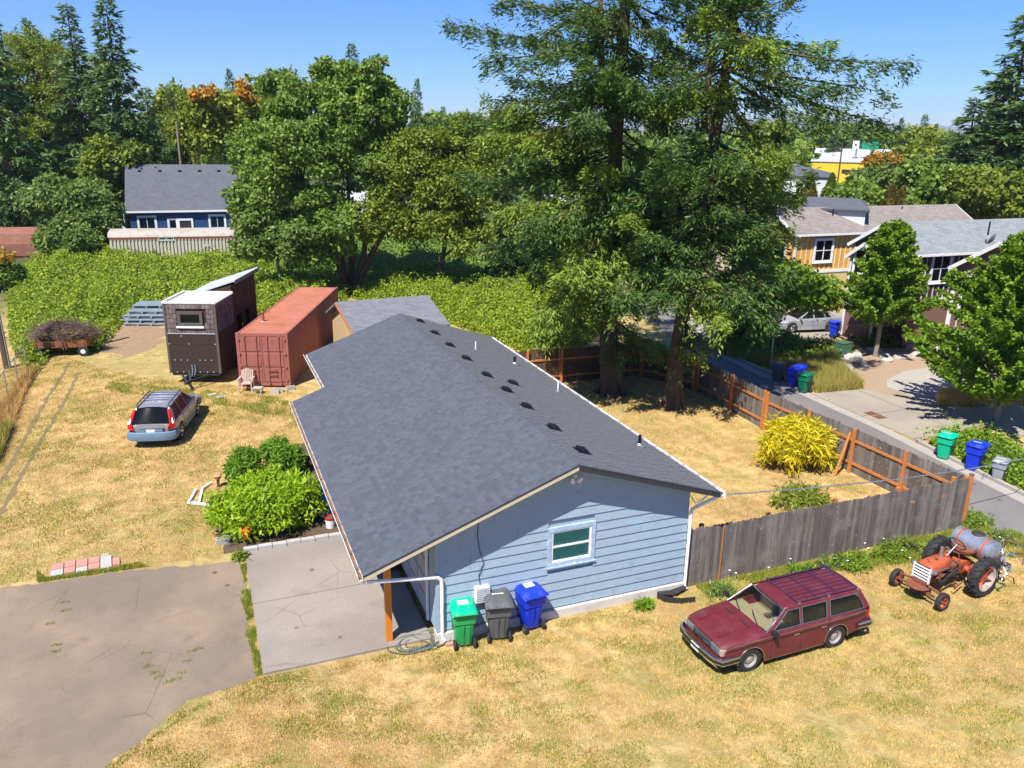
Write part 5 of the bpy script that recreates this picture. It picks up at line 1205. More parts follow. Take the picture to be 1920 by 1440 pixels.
# --- silver V-shaped tail estate seen from behind
M['silver'] = carpaint('silver_gold_paint', (0.36, 0.37, 0.38), 0.3, 0.45); M['cladding'] = MAT('blue_grey_cladding', (0.13, 0.20, 0.28), 0.6, var=0.08)
M['red'] = MAT('red_lens', (0.45, 0.012, 0.008), 0.4, var=0.1)
a_, b_ = Vector((*at(252, 831), 0)), Vector((*at(346, 827), 0)); rr_, rf_ = Vector((*at(342, 822), 0)), Vector((*at(370, 782), 0)); d = (rf_ - rr_).normalized()
rightv = Vector((d.y, -d.x, 0)); ax2 = -1.36; ctr = rr_ - rightv * 0.86 - d * ax2
P = dict(W=1.83, x0=-2.28, x1=2.25, sill=0.30, wheel_r=0.335, axles=(-1.36, 1.40), mid=0.60, bulge=0.05, cab=(-2.05, 0.98),
         plan=[(-2.28, 0.66), (-2.2, 0.76), (-1.95, 0.86), (-1.2, 0.905), (0.8, 0.91), (1.6, 0.875), (2.05, 0.76), (2.25, 0.56)],
         belt=[(-2.28, 0.88), (-2.1, 0.99), (0, 0.97), (1.0, 0.93), (2.0, 0.80), (2.25, 0.68)], deck=[(-2.28, 0.95), (-2.1, 1.0), (0.9, 0.98), (1.1, 0.99), (1.8, 0.90), (2.12, 0.80), (2.25, 0.70)],
         zb=0.985, zr=1.50, wb=0.83, wr=0.60, ws=(1.05, 0.28), tail=(-2.22, -1.82),
         wins=[((0.80, 0.20), (-0.02, -0.06)), ((-0.12, -0.15), (-0.88, -0.90)), ((-0.97, -1.0), (-1.88, -1.60))],
         paint=M['silver'], glass=M['darkglass'], rearglass=M['darkglass'], interior=MAT('red_brown_interior', (0.16, 0.07, 0.05), 0.8), rim=M['chrome'], spokes=5, seams=(0.92, -0.09, -0.93), handles=(0.1, -0.78), zh=0.84, handlemat=M['silver'], mirror=M['silver'],
         wintrim=M['slate'], strips=[(0.40, 0.20, M['cladding']), (0.60, 0.045, M['cladding'])])
T, S_, zb_, body = car('parked_estate_car', (ctr.x, ctr.y), atan2(d.y, d.x), 'silver estate car with blue grey bumpers seen from behind on the side lawn', 'car', P)
bumper(T, -2.40, -1, 0.80, 0.50, 0.36, M['cladding'], None, 0.75, 0.22); bumper(T, 2.34, 1, 0.76, 0.48, 0.34, M['cladding'], None, 0.7, 0.2)
for s in (-1, 1):
    for px, w_ in ((-0.0, 0), ):
        l = MB().slab([(-2.335, s * 0.60, 0.74), (-2.21, s * 0.845, 0.78), (-2.14, s * 0.83, 1.0), (-1.90, s * 0.64, 1.46), (-1.93, s * 0.57, 1.46), (-2.25, s * 0.70, 0.99), (-2.33, s * 0.66, 0.9)], (-0.02, s * 0.03, 0.0)).build('tail_lamp', M['red'], T)
    MB().tube([(0.15, s * 0.57, 1.555), (0.0, s * 0.59, 1.60), (-1.6, s * 0.59, 1.59), (-1.76, s * 0.57, 1.54)], 0.022, 6).build('roof_rail', M['blackplastic'], T, smooth=True)
for x in (-0.35, -1.05): MB().box((x, 0, 1.615), (0.07, 1.2, 0.03)).build('cross_bar', M['chrome'], T, bevel=0.008)
MB().box((-2.345, 0, 0.70), (0.03, 0.9, 0.17)).build('plate_recess', M['cladding'], T); MB().box((-2.366, 0, 0.70), (0.01, 0.31, 0.15)).build('licence_plate', M['sticker'], T)
MB().box((-2.35, 0, 0.86), (0.02, 0.95, 0.09)).build('tailgate_panel', M['silver'], T, bevel=0.008)
MB().tube([(-2.27, 0.0, 1.02), (-2.22, 0.35, 1.10)], 0.01, 5).build('wiper', M['blackplastic'], T)
# --- silver saloon in the car court
fw, rw = Vector((*at(1482, 625), 0)), Vector((*at(1556, 622), 0)); d = (fw - rw).normalized(); left = Vector((-d.y, d.x, 0))
ctr = (fw + rw) / 2 - left * 0.80 - d * 0.06
M['silver2'] = carpaint('bright_silver_paint', (0.46, 0.48, 0.52), 0.28, 0.5)
P = dict(W=1.79, x0=-2.35, x1=2.30, sill=0.20, wheel_r=0.32, axles=(-1.27, 1.40), mid=0.5, bulge=0.04, cab=(-1.35, 0.88),
         plan=[(-2.35, 0.66), (-2.2, 0.78), (-1.7, 0.87), (0, 0.895), (1.2, 0.88), (1.9, 0.80), (2.2, 0.68), (2.30, 0.58)],
         belt=[(-2.35, 0.84), (-2.2, 0.93), (-1.0, 0.95), (0.9, 0.90), (1.9, 0.74), (2.30, 0.60)], deck=[(-2.35, 0.90), (-2.2, 0.97), (-1.5, 1.0), (0.8, 0.93), (0.95, 0.945), (1.6, 0.86), (2.1, 0.74), (2.30, 0.62)],
         zb=0.945, zr=1.38, wb=0.80, wr=0.56, ws=(1.02, 0.22), tail=(-1.72, -1.02), wins=[((0.80, 0.16), (-0.03, -0.08)), ((-0.12, -0.16), (-0.86, -0.80)), ((-0.92, -0.86), (-1.32, -0.98))],
         paint=M['silver2'], glass=M['darkglass'], interior=MAT('grey_interior', (0.12, 0.12, 0.12), 0.8), rim=M['chrome'], spokes=5, seams=(0.85, -0.10, -0.98), handles=(0.08, -0.78), zh=0.80, handlemat=M['silver2'], mirror=M['silver2'], wintrim=M['slate'], strips=[(0.52, 0.03, M['silver2'])])
T, S_, zb_, body = car('parked_sedan', (ctr.x, ctr.y), atan2(d.y, d.x), 'silver saloon car parked in front of the yellow townhouse', 'car', P)
bumper(T, 2.36, 1, 0.74, 0.42, 0.30, M['silver2'], None, 0.6, 0.18); bumper(T, -2.42, -1, 0.76, 0.46, 0.32, M['silver2'], None, 0.6, 0.18)
for s in (-1, 1):
    MB().box((2.2, s * 0.6, 0.62), (0.2, 0.28, 0.12)).build('headlight', M['lens'], T, bevel=0.03); MB().box((-2.33, s * 0.66, 0.78), (0.12, 0.24, 0.16)).build('tail_lamp', M['red'], T, bevel=0.02)

# ------------------------------------------------------------------ old orange tractor
M['orange'] = MAT('faded_orange_tractor_paint', (0.44, 0.085, 0.028), 0.65, var=0.25, scale=7, dirt=(0.17, 0.06, 0.04), dscale=5, damt=0.95, bump=0.25)
M['rustorange'] = MAT('rusty_orange_iron', (0.22, 0.07, 0.04), 0.9, var=0.35, scale=10, dirt=(0.12, 0.05, 0.035), dscale=6, damt=0.8, bump=0.4)
M['tank'] = MAT('brushed_tank_metal', (0.36, 0.40, 0.46), 0.42, 0.6, var=0.25, scale=3, dirt=(0.18, 0.15, 0.13), dscale=2.5, damt=0.6); M['darkiron'] = MAT('dark_iron', (0.06, 0.05, 0.045), 0.7, 0.4, var=0.3)
Rn, Fn, Ff = Vector((*at(1832, 1117), 0)), Vector((*at(1765, 1144), 0)), Vector((*at(1680, 1097), 0))
left = (Fn - Ff).normalized(); d = Vector((left.y, -left.x, 0)); trk = (Fn - Ff).length / 2
WB = 1.62; fctr = (Fn + Ff) / 2; T = empty('old_tractor', tuple(fctr - d * WB), atan2(d.y, d.x), 'small old orange farm tractor with steel sprayer tank beside the fence', 'tractor')
def tyre(r, w, loc, lugs, rimmat, parent, s):
    o = MB().lathe([(r * 0.66, -w / 2), (r * 0.9, -w / 2), (r * 0.955, -w * 0.3), (r * 0.955, w * 0.3), (r * 0.9, w / 2), (r * 0.66, w / 2)], 32, (0, 0, 0), 'Y').build('wheel', M['black'], parent, smooth=True, loc=loc)
    mb = MB()
    for k in range(lugs):
        a = 2 * pi * k / lugs
        for q in (-1, 1):
            b = a + q * 0.0 + (pi / lugs if q > 0 else 0)
            mb.bar((r * 0.955 * cos(b), 0.0, r * 0.955 * sin(b)), (r * 0.95 * cos(b + 0.16), q * w * 0.48, r * 0.95 * sin(b + 0.16)), 0.045, 0.06, up=(cos(b), 0, sin(b)))
    if lugs: mb.build('tread_lug', M['black'], o)
    rm = MB().lathe([(r * 0.67, -w * 0.46), (r * 0.56, -w * 0.36), (r * 0.54, 0), (r * 0.56, w * 0.36), (r * 0.67, w * 0.46)], 28, (0, 0, 0), 'Y').build('rim', rimmat, o, smooth=True)
    mb = MB()
    mb.lathe([(0, s * w * 0.1), (r * 0.3, s * w * 0.1), (r * 0.36, 0), (r * 0.3, -s * w * 0.1), (0, -s * w * 0.1)], 16, (0, 0, 0), 'Y')
    for k in range(4): a = k * pi / 2 + 0.5; mb.bar((r * 0.25 * cos(a), 0, r * 0.25 * sin(a)), (r * 0.56 * cos(a), s * w * 0.2, r * 0.56 * sin(a)), 0.09, 0.03)
    mb.build('hub', M['orange'], o)
    return o
M['palerim'] = MAT('rusty_pale_rim', (0.42, 0.36, 0.33), 0.7, var=0.2, dirt=(0.25, 0.12, 0.07), dscale=5, damt=0.8)
for s in (-1, 1):
    tyre(0.56, 0.26, (0, s * 0.68, 0.56), 16, M['palerim'], T, s)
    tyre(0.26, 0.13, (WB + 0.03, s * trk, 0.26), 0, M['rustorange'], T, s)
mb = MB(); mb.tube([(0, -0.62, 0.56), (0, 0.62, 0.56)], 0.085, 10); mb.box((0, 0, 0.62), (0.36, 0.34, 0.36)); [mb.box((0.02, s * 0.42, 0.60), (0.22, 0.2, 0.30)) for s in (-1, 1)]; mb.build('rear_axle', M['orange'], T, bevel=0.02)
mb = MB(); mb.box((0.55, 0.02, 0.62), (0.9, 0.22, 0.26)); mb.box((1.05, 0, 0.60), (0.75, 0.26, 0.34)); mb.tube([(0.9, 0.16, 0.6), (1.1, 0.2, 0.62), (1.3, 0.16, 0.6)], 0.05, 8); mb.box((1.2, 0.18, 0.66), (0.12, 0.12, 0.16)); mb.box((0.95, -0.18, 0.64), (0.2, 0.12, 0.18)); mb.build('engine', M['rustorange'], T, bevel=0.012)
mb = MB(); rr = random.Random(6)
for k in range(22): mb.tube([(rr.uniform(0.3, 1.3), rr.uniform(0.1, 0.28), rr.uniform(0.45, 0.8)), (rr.uniform(0.3, 1.3), rr.uniform(0.12, 0.3), rr.uniform(0.4, 0.8))], rr.uniform(0.01, 0.025), 5)
mb.build('engine_pipes', M['darkiron'], T)
# hood: arched loft
V = []; xs_ = [(1.62, 0.30, 0.98), (1.52, 0.34, 1.04), (1.2, 0.34, 1.07), (0.95, 0.32, 1.08), (0.72, 0.26, 1.06), (0.66, 0.20, 1.02)]; n = 10
for x, w, zt_ in xs_:
    for k in range(n + 1):
        a = pi * k / n; V.append((x, w / 1.0 * 0.72 * (abs(cos(a)) ** 0.5) * (1 if cos(a) > 0 else -1), zt_ - 0.30 + 0.30 * abs(sin(a)) ** 0.55))
mb = MB(); mb.add(V, [(i * (n + 1) + k, i * (n + 1) + k + 1, (i + 1) * (n + 1) + k + 1, (i + 1) * (n + 1) + k) for i in range(5) for k in range(n)] + [tuple(range(n + 1)), tuple(range(5 * (n + 1), 6 * (n + 1)))[::-1]]); hood = mb.build('hood', M['orange'], T, smooth=True)
MB().box((1.2, 0.262, 0.86), (0.5, 0.008, 0.04)).build('name_strip', M['steel'], hood); mb = MB(); mb.box((1.45, 0, 1.045), (0.05, 0.05, 0.02)); mb.box((1.2, 0.05, 1.078), (0.07, 0.05, 0.02)); mb.build('filler_cap', M['darkiron'], hood)
g = MB().box((1.63, 0, 0.76), (0.06, 0.44, 0.44)).build('grille', M['darkiron'], T, bevel=0.02)
for k in range(5): MB().box((1.675, 0, 0.60 + k * 0.085), (0.05, 0.46, 0.034)).build('grille_bar', M['sticker'], g, bevel=0.01)
for s in (-1, 1): MB().box((1.665, s * 0.235, 0.76), (0.06, 0.03, 0.44)).build('grille_side', M['sticker'], g); MB().lathe([(0.0, 0.07), (0.06, 0.05), (0.065, 0.0), (0.03, -0.05)], 12, (0, 0, 0), 'X').build('headlight', M['lens'], T, smooth=True, loc=(1.58, s * 0.31, 0.90))
mb = MB(); mb.tube([(WB, -trk + 0.1, 0.42), (WB, 0, 0.50), (WB, trk - 0.1, 0.42)], 0.035, 8); [mb.tube([(WB, s * (trk - 0.1), 0.48), (WB + 0.03, s * (trk - 0.08), 0.24)], 0.035, 8) for s in (-1, 1)]; mb.box((WB + 0.02, 0, 0.50), (0.18, 0.4, 0.12)); [mb.tube([(WB + 0.02, s * (trk - 0.1), 0.26), (WB + 0.03, s * trk, 0.26)], 0.02, 6) for s in (-1, 1)]; mb.bar((WB + 0.12, -trk + 0.18, 0.33), (WB + 0.12, trk - 0.18, 0.33), 0.05, 0.05); mb.build('front_axle', M['rustorange'], T, smooth=True)
MB().lathe([(0.0, 0), (0.3, 0.0), (0.32, 0.04), (0.3, 0.06), (0.0, 0.05)], 14, arc=pi).build('front_weight', M['rustorange'], T, loc=(WB + 0.1, 0.02, 0.40), rot=(0, 0, -pi / 2))
MB().tube([(1.0, 0.02, 1.05), (1.0, 0.02, 1.38)], 0.045, 10).build('exhaust_stack', M['steel'], T, smooth=True)
mb = MB(); mb.tube([(0.75, 0, 1.0), (0.30, 0, 1.30)], 0.02, 8); mb.build('steering_column', M['steel'], T)
sd = Vector((-0.45, 0, 0.3)).normalized(); u_ = Vector((0, 1, 0)); v_ = sd.cross(u_)
mb = MB(); mb.tube([Vector((0.30, 0, 1.30)) + (u_ * cos(a) + v_ * sin(a)) * 0.22 for a in [2 * pi * k / 26 for k in range(27)]], 0.015, 6, cap=False)
for k in range(3): a = k * 2.1; mb.tube([(0.30, 0, 1.30), Vector((0.30, 0, 1.30)) + (u_ * cos(a) + v_ * sin(a)) * 0.22], 0.01, 5)
mb.build('steering_wheel', M['darkiron'], T, smooth=True)
mb = MB(); mb.lathe([(0.0, 0.0), (0.26, 0.0), (0.31, 0.05), (0.33, 0.14), (0.31, 0.13), (0.26, 0.03), (0, 0.02)], 18, (-0.05, 0, 0.98)); mb.tube([(-0.05, 0, 0.98), (0.0, 0, 0.75)], 0.04, 6); mb.build('seat', M['rustorange'], T, smooth=True)
mb = MB(); mb.tube([(0.5, -0.2, 1.15), (0.5, 0.2, 1.15), (0.45, 0.24, 0.8)], 0.018, 6); mb.tube([(0.5, -0.2, 1.15), (0.45, -0.24, 0.8)], 0.018, 6); mb.tube([(0.3, 0.25, 0.45), (0.5, 0.35, 0.9)], 0.018, 6); mb.tube([(0.2, 0.3, 0.3), (0.75, 0.42, 0.25), (0.8, 0.4, 0.5)], 0.02, 6); mb.build('control_levers', M['rustorange'], T)
# sprayer tank across the back
tk = MB().lathe([(0.0, -0.62), (0.25, -0.60), (0.34, -0.54), (0.345, 0.54), (0.25, 0.60), (0.0, 0.62)], 26, (0, 0, 0), 'Y').build('sprayer_tank', M['tank'], T, smooth=True, loc=(-0.62, -0.05, 1.02))
for y in (-0.36, 0.36): MB().lathe([(0.352, -0.025), (0.357, -0.025), (0.357, 0.025), (0.352, 0.025)], 26, (0, y, 0), 'Y').build('tank_band', M['orange'], tk, smooth=True)
MB().lathe([(0.0, 0.03), (0.15, 0.025), (0.18, 0.0), (0.18, -0.04)], 18, (-0.05, 0.0, 0.35)).build('tank_lid', M['darkiron'], tk, smooth=True)
mb = MB(); [mb.bar((-0.62, s * 0.5, 0.4), (-0.62, s * 0.5, 0.75), 0.06, 0.06) for s in (-1, 1)]; mb.bar((-0.3, -0.5, 0.55), (-0.3, 0.5, 0.55), 0.06, 0.08); mb.bar((-0.9, -0.5, 0.62), (-0.9, 0.5, 0.62), 0.06, 0.06); [mb.bar((0, s * 0.3, 0.55), (-0.95, s * 0.3, 0.62), 0.06, 0.06) for s in (-1, 1)]; mb.build('tank_frame', M['rustorange'], T)
mb = MB(); rr = random.Random(31)
for k in range(26):
    p = Vector((rr.uniform(-0.95, -0.25), rr.uniform(0.45, 0.95), rr.uniform(0.55, 1.25))); q = p + Vector((rr.gauss(0, 0.16), rr.gauss(0, 0.16), rr.gauss(0, 0.12))); w = (p + q) / 2 + Vector((0, 0, 0.12)); mb.tube([p, w, q], rr.uniform(0.01, 0.03), 6)
mb.build('pump_and_hoses', M['steel'], T, smooth=True)
mb = MB(); mb.box((-0.5, 0.62, 0.82), (0.28, 0.26, 0.26)); mb.box((-0.95, 0.6, 0.7), (0.12, 0.4, 0.12)); mb.build('pump', M['darkiron'], T, bevel=0.03)
mb = MB(); mb.tube([(-0.95, 0.4, 0.8), (-1.15, 0.7, 1.0), (-1.1, 1.0, 1.15), (-0.95, 1.1, 0.9)], 0.02, 6); mb.tube([(-1.0, 0.2, 0.9), (-1.2, 0.4, 1.25), (-1.25, 0.8, 1.3)], 0.018, 6); mb.build('spray_boom', M['rustorange'], T, smooth=True)
# ------------------------------------------------------------------ neighbouring buildings
def shingle_tex(name, lo, hi):
    t = NT(name); w = t.coord(); b = t.n('ShaderNodeTexBrick'); b.inputs['Scale'].default_value = 1.0; b.inputs['Brick Width'].default_value = 0.34; b.inputs['Row Height'].default_value = 0.15; b.inputs['Mortar Size'].default_value = 0.012; b.inputs['Bias'].default_value = 0.0
    b.inputs['Color1'].default_value = (*lo, 1); b.inputs['Color2'].default_value = (*hi, 1); b.inputs['Mortar'].default_value = (*cl(lo, 0.5), 1); t.l(w, b.inputs['Vector'])
    c = t.mix(t.ramp(t.noise(0.7, 5, 0.6), [(0.35, 0.0), (0.7, 0.4)]), b.outputs['Color'], cl(hi, 1.1)); c = t.mix(0.35, c, t.mix(t.noise(7, 3), lo, hi))
    return t.out(c, 0.9, 0, 0.2, t.noise(60, 3), 0.4, 0.01)
M['roofbrown'] = shingle_tex('grey_brown_shingles', (0.17, 0.145, 0.13), (0.29, 0.26, 0.235)); M['roofgrey'] = shingle_tex('grey_green_shingles', (0.16, 0.18, 0.185), (0.28, 0.30, 0.305))
M['roofdark'] = shingle_tex('dark_far_shingles', (0.085, 0.09, 0.105), (0.13, 0.135, 0.155)); M['roofshed'] = shingle_tex('shed_shingles', (0.12, 0.125, 0.145), (0.22, 0.22, 0.24)); M['roofred'] = shingle_tex('red_brown_shingles', (0.20, 0.085, 0.06), (0.30, 0.14, 0.10))
def slope(parent, pts, mat, th=0.12, name='roof'):
    """roof plane with its own axes so courses run level: pts = eave a, eave b, ridge b, ridge a"""
    a, b, c, d = map(Vector, pts); u = (b - a).normalized(); n = u.cross(d - a).normalized(); v = n.cross(u)
    if n.z < 0: n = -n
    o = a; loc = lambda p: ((p - o).dot(u), (p - o).dot(v), 0)
    mb = MB(); mb.slab([loc(p) for p in (a, b, c, d)], (0, 0, -th if u.cross(v).z > 0 else th))
    ob = mb.build(name, mat, parent); m = Matrix((u, v, u.cross(v))).transposed().to_4x4(); m.translation = o
    ob.matrix_local = m; return ob
def gable_block(t, x0, x1, y0, y1, ze, zr_, axis, wall, roof, oh=0.35, rake=0.3, trim=None):
    """walls and two slopes; ridge along axis"""
    mb = MB()
    if axis == 'x':
        ym = (y0 + y1) / 2; k = (zr_ - ze) / (ym - y0 + oh); zw = ze + k * oh - 0.12
        mb.prism([(y0, 0), (y1, 0), (y1, zw), (ym, zr_ - 0.12), (y0, zw)], (x0, 0, 0), (0, 1, 0), (0, 0, 1), (x1 - x0, 0, 0)); mb.build('wall', wall, t)
        slope(t, [(x0 - rake, y0 - oh, ze), (x1 + rake, y0 - oh, ze), (x1 + rake, ym, zr_), (x0 - rake, ym, zr_)], roof)
        slope(t, [(x1 + rake, y1 + oh, ze), (x0 - rake, y1 + oh, ze), (x0 - rake, ym, zr_), (x1 + rake, ym, zr_)], roof)
        if trim:
            for xx in (x0 - rake - 0.015, x1 + rake + 0.015):
                MB().bar((xx, y0 - oh, ze - 0.08), (xx, ym, zr_ - 0.08), 0.03, 0.2).build('bargeboard', trim, t); MB().bar((xx, y1 + oh, ze - 0.08), (xx, ym, zr_ - 0.08), 0.03, 0.2).build('bargeboard', trim, t)
            MB().box(((x0 + x1) / 2, y0 - oh - 0.05, ze - 0.06), (x1 - x0 + 2 * rake, 0.1, 0.12)).build('gutter', trim, t)
    else:
        xm = (x0 + x1) / 2; k = (zr_ - ze) / (xm - x0 + oh); zw = ze + k * oh - 0.12
        mb.prism([(x0, 0), (x1, 0), (x1, zw), (xm, zr_ - 0.12), (x0, zw)], (0, y0, 0), (1, 0, 0), (0, 0, 1), (0, y1 - y0, 0)); mb.build('wall', wall, t)
        slope(t, [(x0 - oh, y1 + rake, ze), (x0 - oh, y0 - rake, ze), (xm, y0 - rake, zr_), (xm, y1 + rake, zr_)], roof)
        slope(t, [(x1 + oh, y0 - rake, ze), (x1 + oh, y1 + rake, ze), (xm, y1 + rake, zr_), (xm, y0 - rake, zr_)], roof)
        if trim:
            for yy in (y0 - rake - 0.015,):
                MB().bar((x0 - oh, yy, ze - 0.08), (xm, yy, zr_ - 0.08), 0.03, 0.2).build('bargeboard', trim, t); MB().bar((x1 + oh, yy, ze - 0.08), (xm, yy, zr_ - 0.08), 0.03, 0.2).build('bargeboard', trim, t)
def battens(t, x0, x1, y, z0, z1, mat, step=0.4, axis='y', sgn=-1):
    k = int((x1 - x0) / step)
    for i in range(k + 1):
        u = x0 + i * (x1 - x0) / k
        MB().box((u, y + sgn * 0.02, (z0 + z1) / 2) if axis == 'y' else (y + sgn * 0.02, u, (z0 + z1) / 2), (0.05, 0.04, z1 - z0) if axis == 'y' else (0.04, 0.05, z1 - z0)).build('batten', mat, t)
def laps(t, x0, x1, y, z0, z1, mat, step=0.2, axis='y', sgn=-1):
    z = z0
    while z < z1 - 0.05:
        h = min(step, z1 - z) - 0.008
        MB().box(((x0 + x1) / 2, y + sgn * 0.012, z + h / 2) if axis == 'y' else (y + sgn * 0.012, (x0 + x1) / 2, z + h / 2), (x1 - x0, 0.02, h) if axis == 'y' else (0.02, x1 - x0, h)).build('siding_board', mat, t); z += step
M['yellowwall'] = MAT('ochre_board_wall', (0.68, 0.36, 0.08), 0.7, var=0.08); M['yellowlap'] = MAT('pale_yellow_lap', (0.66, 0.52, 0.22), 0.7, var=0.05); M['battenc'] = MAT('cream_batten', (0.70, 0.62, 0.42), 0.6)
M['plum'] = MAT('dark_plum_wall', (0.055, 0.028, 0.05), 0.65); M['plumlight'] = MAT('mauve_brown_wall', (0.19, 0.105, 0.105), 0.7); M['lapbrown'] = MAT('brown_lap', (0.23, 0.13, 0.10), 0.7); M['battenw'] = MAT('pale_batten', (0.62, 0.58, 0.56), 0.6)
# yellow townhouse
T = empty('yellow_townhouse', (0, 0, 0), 0, 'ochre board and batten townhouse with brown shingle roof behind the silver saloon', 'townhouse')
gable_block(T, 26.9, 43.5, 28.3, 33.0, 5.6, 7.16, 'x', M['yellowwall'], M['roofbrown'], 0.35, 0.4, M['white'])
battens(T, 27.0, 36.5, 28.3, 3.05, 5.5, M['battenc'], 0.42); laps(T, 26.92, 37, 28.3, 0.3, 2.85, M['yellowlap'], 0.2)
MB().box((32, 28.27, 2.95), (10.2, 0.08, 0.2)).build('band_board', M['white'], T); MB().box((26.93, 28.27, 2.9), (0.12, 0.08, 5.4)).build('corner_board', M['white'], T)
wx0, _, wz0 = at_wall(1524, 487, 1, 28.3); wx1, _, wz1 = at_wall(1562, 449, 1, 28.3)
window(T, ((wx0 + wx1) / 2, 28.255, (wz0 + wz1) / 2 - 0.05), wx1 - wx0 - 0.1, 1.45, 'y', -1, 0.12, depth=0.08, cols=2, rows=2, glass=M['darkglass'])
MB().box((29.5, 28.24, 1.2), (2.4, 0.06, 2.2)).build('garage_door', MAT('wood_garage_door', (0.42, 0.20, 0.09), 0.7, var=0.12), T)
MB().tube([(26.55, 28.0, 5.45), (26.85, 28.16, 5.0), (26.85, 28.16, 0.2)], 0.05, 8).build('downspout', M['white'], T, smooth=True)
battens(T, 28.4, 32.9, 26.9, 3.05, 5.7, M['battenc'], 0.42, 'x')
window(T, (26.855, 30.5, 4.2), 2.4, 1.7, 'x', -1, 0.14, cols=2, rows=1, glass=M['darkglass'])
for yy in (29.0, 32.0): MB().bar((25.6, yy, 3.2), (25.6, yy, 5.3), 0.12, 0.12).build('pergola_post', M['rail'], T)
MB().bar((25.6, 28.7, 5.35), (25.6, 32.3, 5.35), 0.12, 0.16).build('pergola_beam', M['rail'], T)
for k in range(7): MB().bar((25.4, 28.9 + k * 0.52, 5.47), (26.9, 28.9 + k * 0.52, 5.47), 0.06, 0.12).build('pergola_rafter', M['rail'], T)
MB().box((26.1, 30.5, 3.05), (1.5, 3.6, 0.14)).build('balcony', M['battenc'], T)
for i, (px, py) in enumerate(((1561, 405), (1690, 400))):
    x, y = at(px, py, 6.6); MB().tube([(x, y, 6.3), (x, y, 7.1)], 0.05, 8).build('vent_pipe', M['vent'], T)
# plum townhouse
T = empty('plum_townhouse', (0, 0, 0), 0, 'dark plum townhouse with grey shingles and small front gable behind the maple', 'townhouse')
gable_block(T, 27.0, 44.0, 18.35, 23.0, 5.6, 7.16, 'x', M['plum'], M['roofgrey'], 0.35, 0.3, M['white'])
battens(T, 27.1, 35, 18.35, 2.9, 5.5, M['battenw'], 0.4); laps(T, 27.02, 35.5, 18.35, 0.2, 2.7, M['lapbrown'], 0.2); MB().box((31.2, 18.31, 2.8), (8.5, 0.08, 0.2)).build('band_board', M['white'], T)
battens(T, 20.0, 21.4, 27.0, 5.6, 6.6, M['battenw'], 0.35, 'x')
_, ya, za = at_wall(1587, 458, 0, 25.6); _, yb, zb2 = at_wall(1655, 478, 0, 25.6); _, yc, zc = at_wall(1625, 436, 0, 25.6)
y0_, y1_ = min(ya, yb) + 0.3, max(ya, yb) - 0.3
gable_block(T, 25.9, 27.0, y0_, y1_, 5.0, 6.0, 'x', M['plum'], M['roofgrey'], 0.3, 0.28, M['white'])
laps(T, y0_, y1_, 25.9, 2.8, 4.9, M['plum'], 0.2, 'x'); laps(T, y0_, y1_, 25.9, 0.2, 2.6, M['lapbrown'], 0.2, 'x'); MB().box((25.86, (y0_ + y1_) / 2, 2.7), (0.08, y1_ - y0_, 0.2)).build('band_board', M['white'], T)
for yy in (y0_, y1_): MB().box((25.86, yy, 2.6), (0.09, 0.12, 5.0)).build('corner_board', M['white'], T)
_, wy, wz = at_wall(1622, 492, 0, 25.9); window(T, (25.855, wy, wz), 1.5, 1.4, 'x', -1, 0.12, cols=2, rows=2, glass=M['darkglass'])
wx0, _, wz0 = at_wall(1742, 524, 1, 18.35); wx1, _, wz1 = at_wall(1783, 482, 1, 18.35)
window(T, ((wx0 + wx1) / 2, 18.305, (wz0 + wz1) / 2), wx1 - wx0 - 0.1, 1.5, 'y', -1, 0.12, cols=2, rows=2, glass=M['darkglass'])
x, y = at(1855, 425, 7.0); MB().tube([(x, y, 6.5), (x, y, 7.3)], 0.05, 8).build('vent_pipe', M['vent'], T)
x, y = at(1862, 455, 6.2); d = MB().lathe([(0.0, 0.0), (0.15, 0.02), (0.28, 0.07), (0.36, 0.14), (0.28, 0.085), (0.15, 0.035)], 20).build('satellite_dish', M['steel'], T, smooth=True, loc=(x, y, 6.35), rot=(radians(65), 0, radians(200))); MB().tube([(0, 0, 0), (0.0, -0.2, -0.3)], 0.02, 6).build('dish_arm', M['steel'], d)
# mauve townhouse at the right
T = empty('mauve_townhouse', (0, 0, 0), 0, 'mauve brown townhouse with white corner boards behind the right hand tree', 'townhouse')
_, yl, zl2 = at_wall(1786, 497, 0, 26.6)
gable_block(T, 26.7, 42.0, yl - 5.2, yl - 0.25, 5.3, 7.0, 'x', M['plumlight'], M['roofred'], 0.3, 0.3, M['white'])
battens(T, yl - 5.1, yl - 0.35, 26.7, 0.4, 5.2, M['battenw'], 0.42, 'x'); battens(T, 26.9, 33, yl - 5.2, 0.4, 5.2, M['battenw'], 0.42)
for yy in (yl - 0.25, yl - 5.2): MB().box((26.65, yy, 2.7), (0.1, 0.14, 5.0)).build('corner_board', M['white'], T)
_, wy, wz = at_wall(1832, 545, 0, 26.7); window(T, (26.655, wy, 3.9), 1.6, 1.9, 'x', -1, 0.14, cols=1, rows=2)
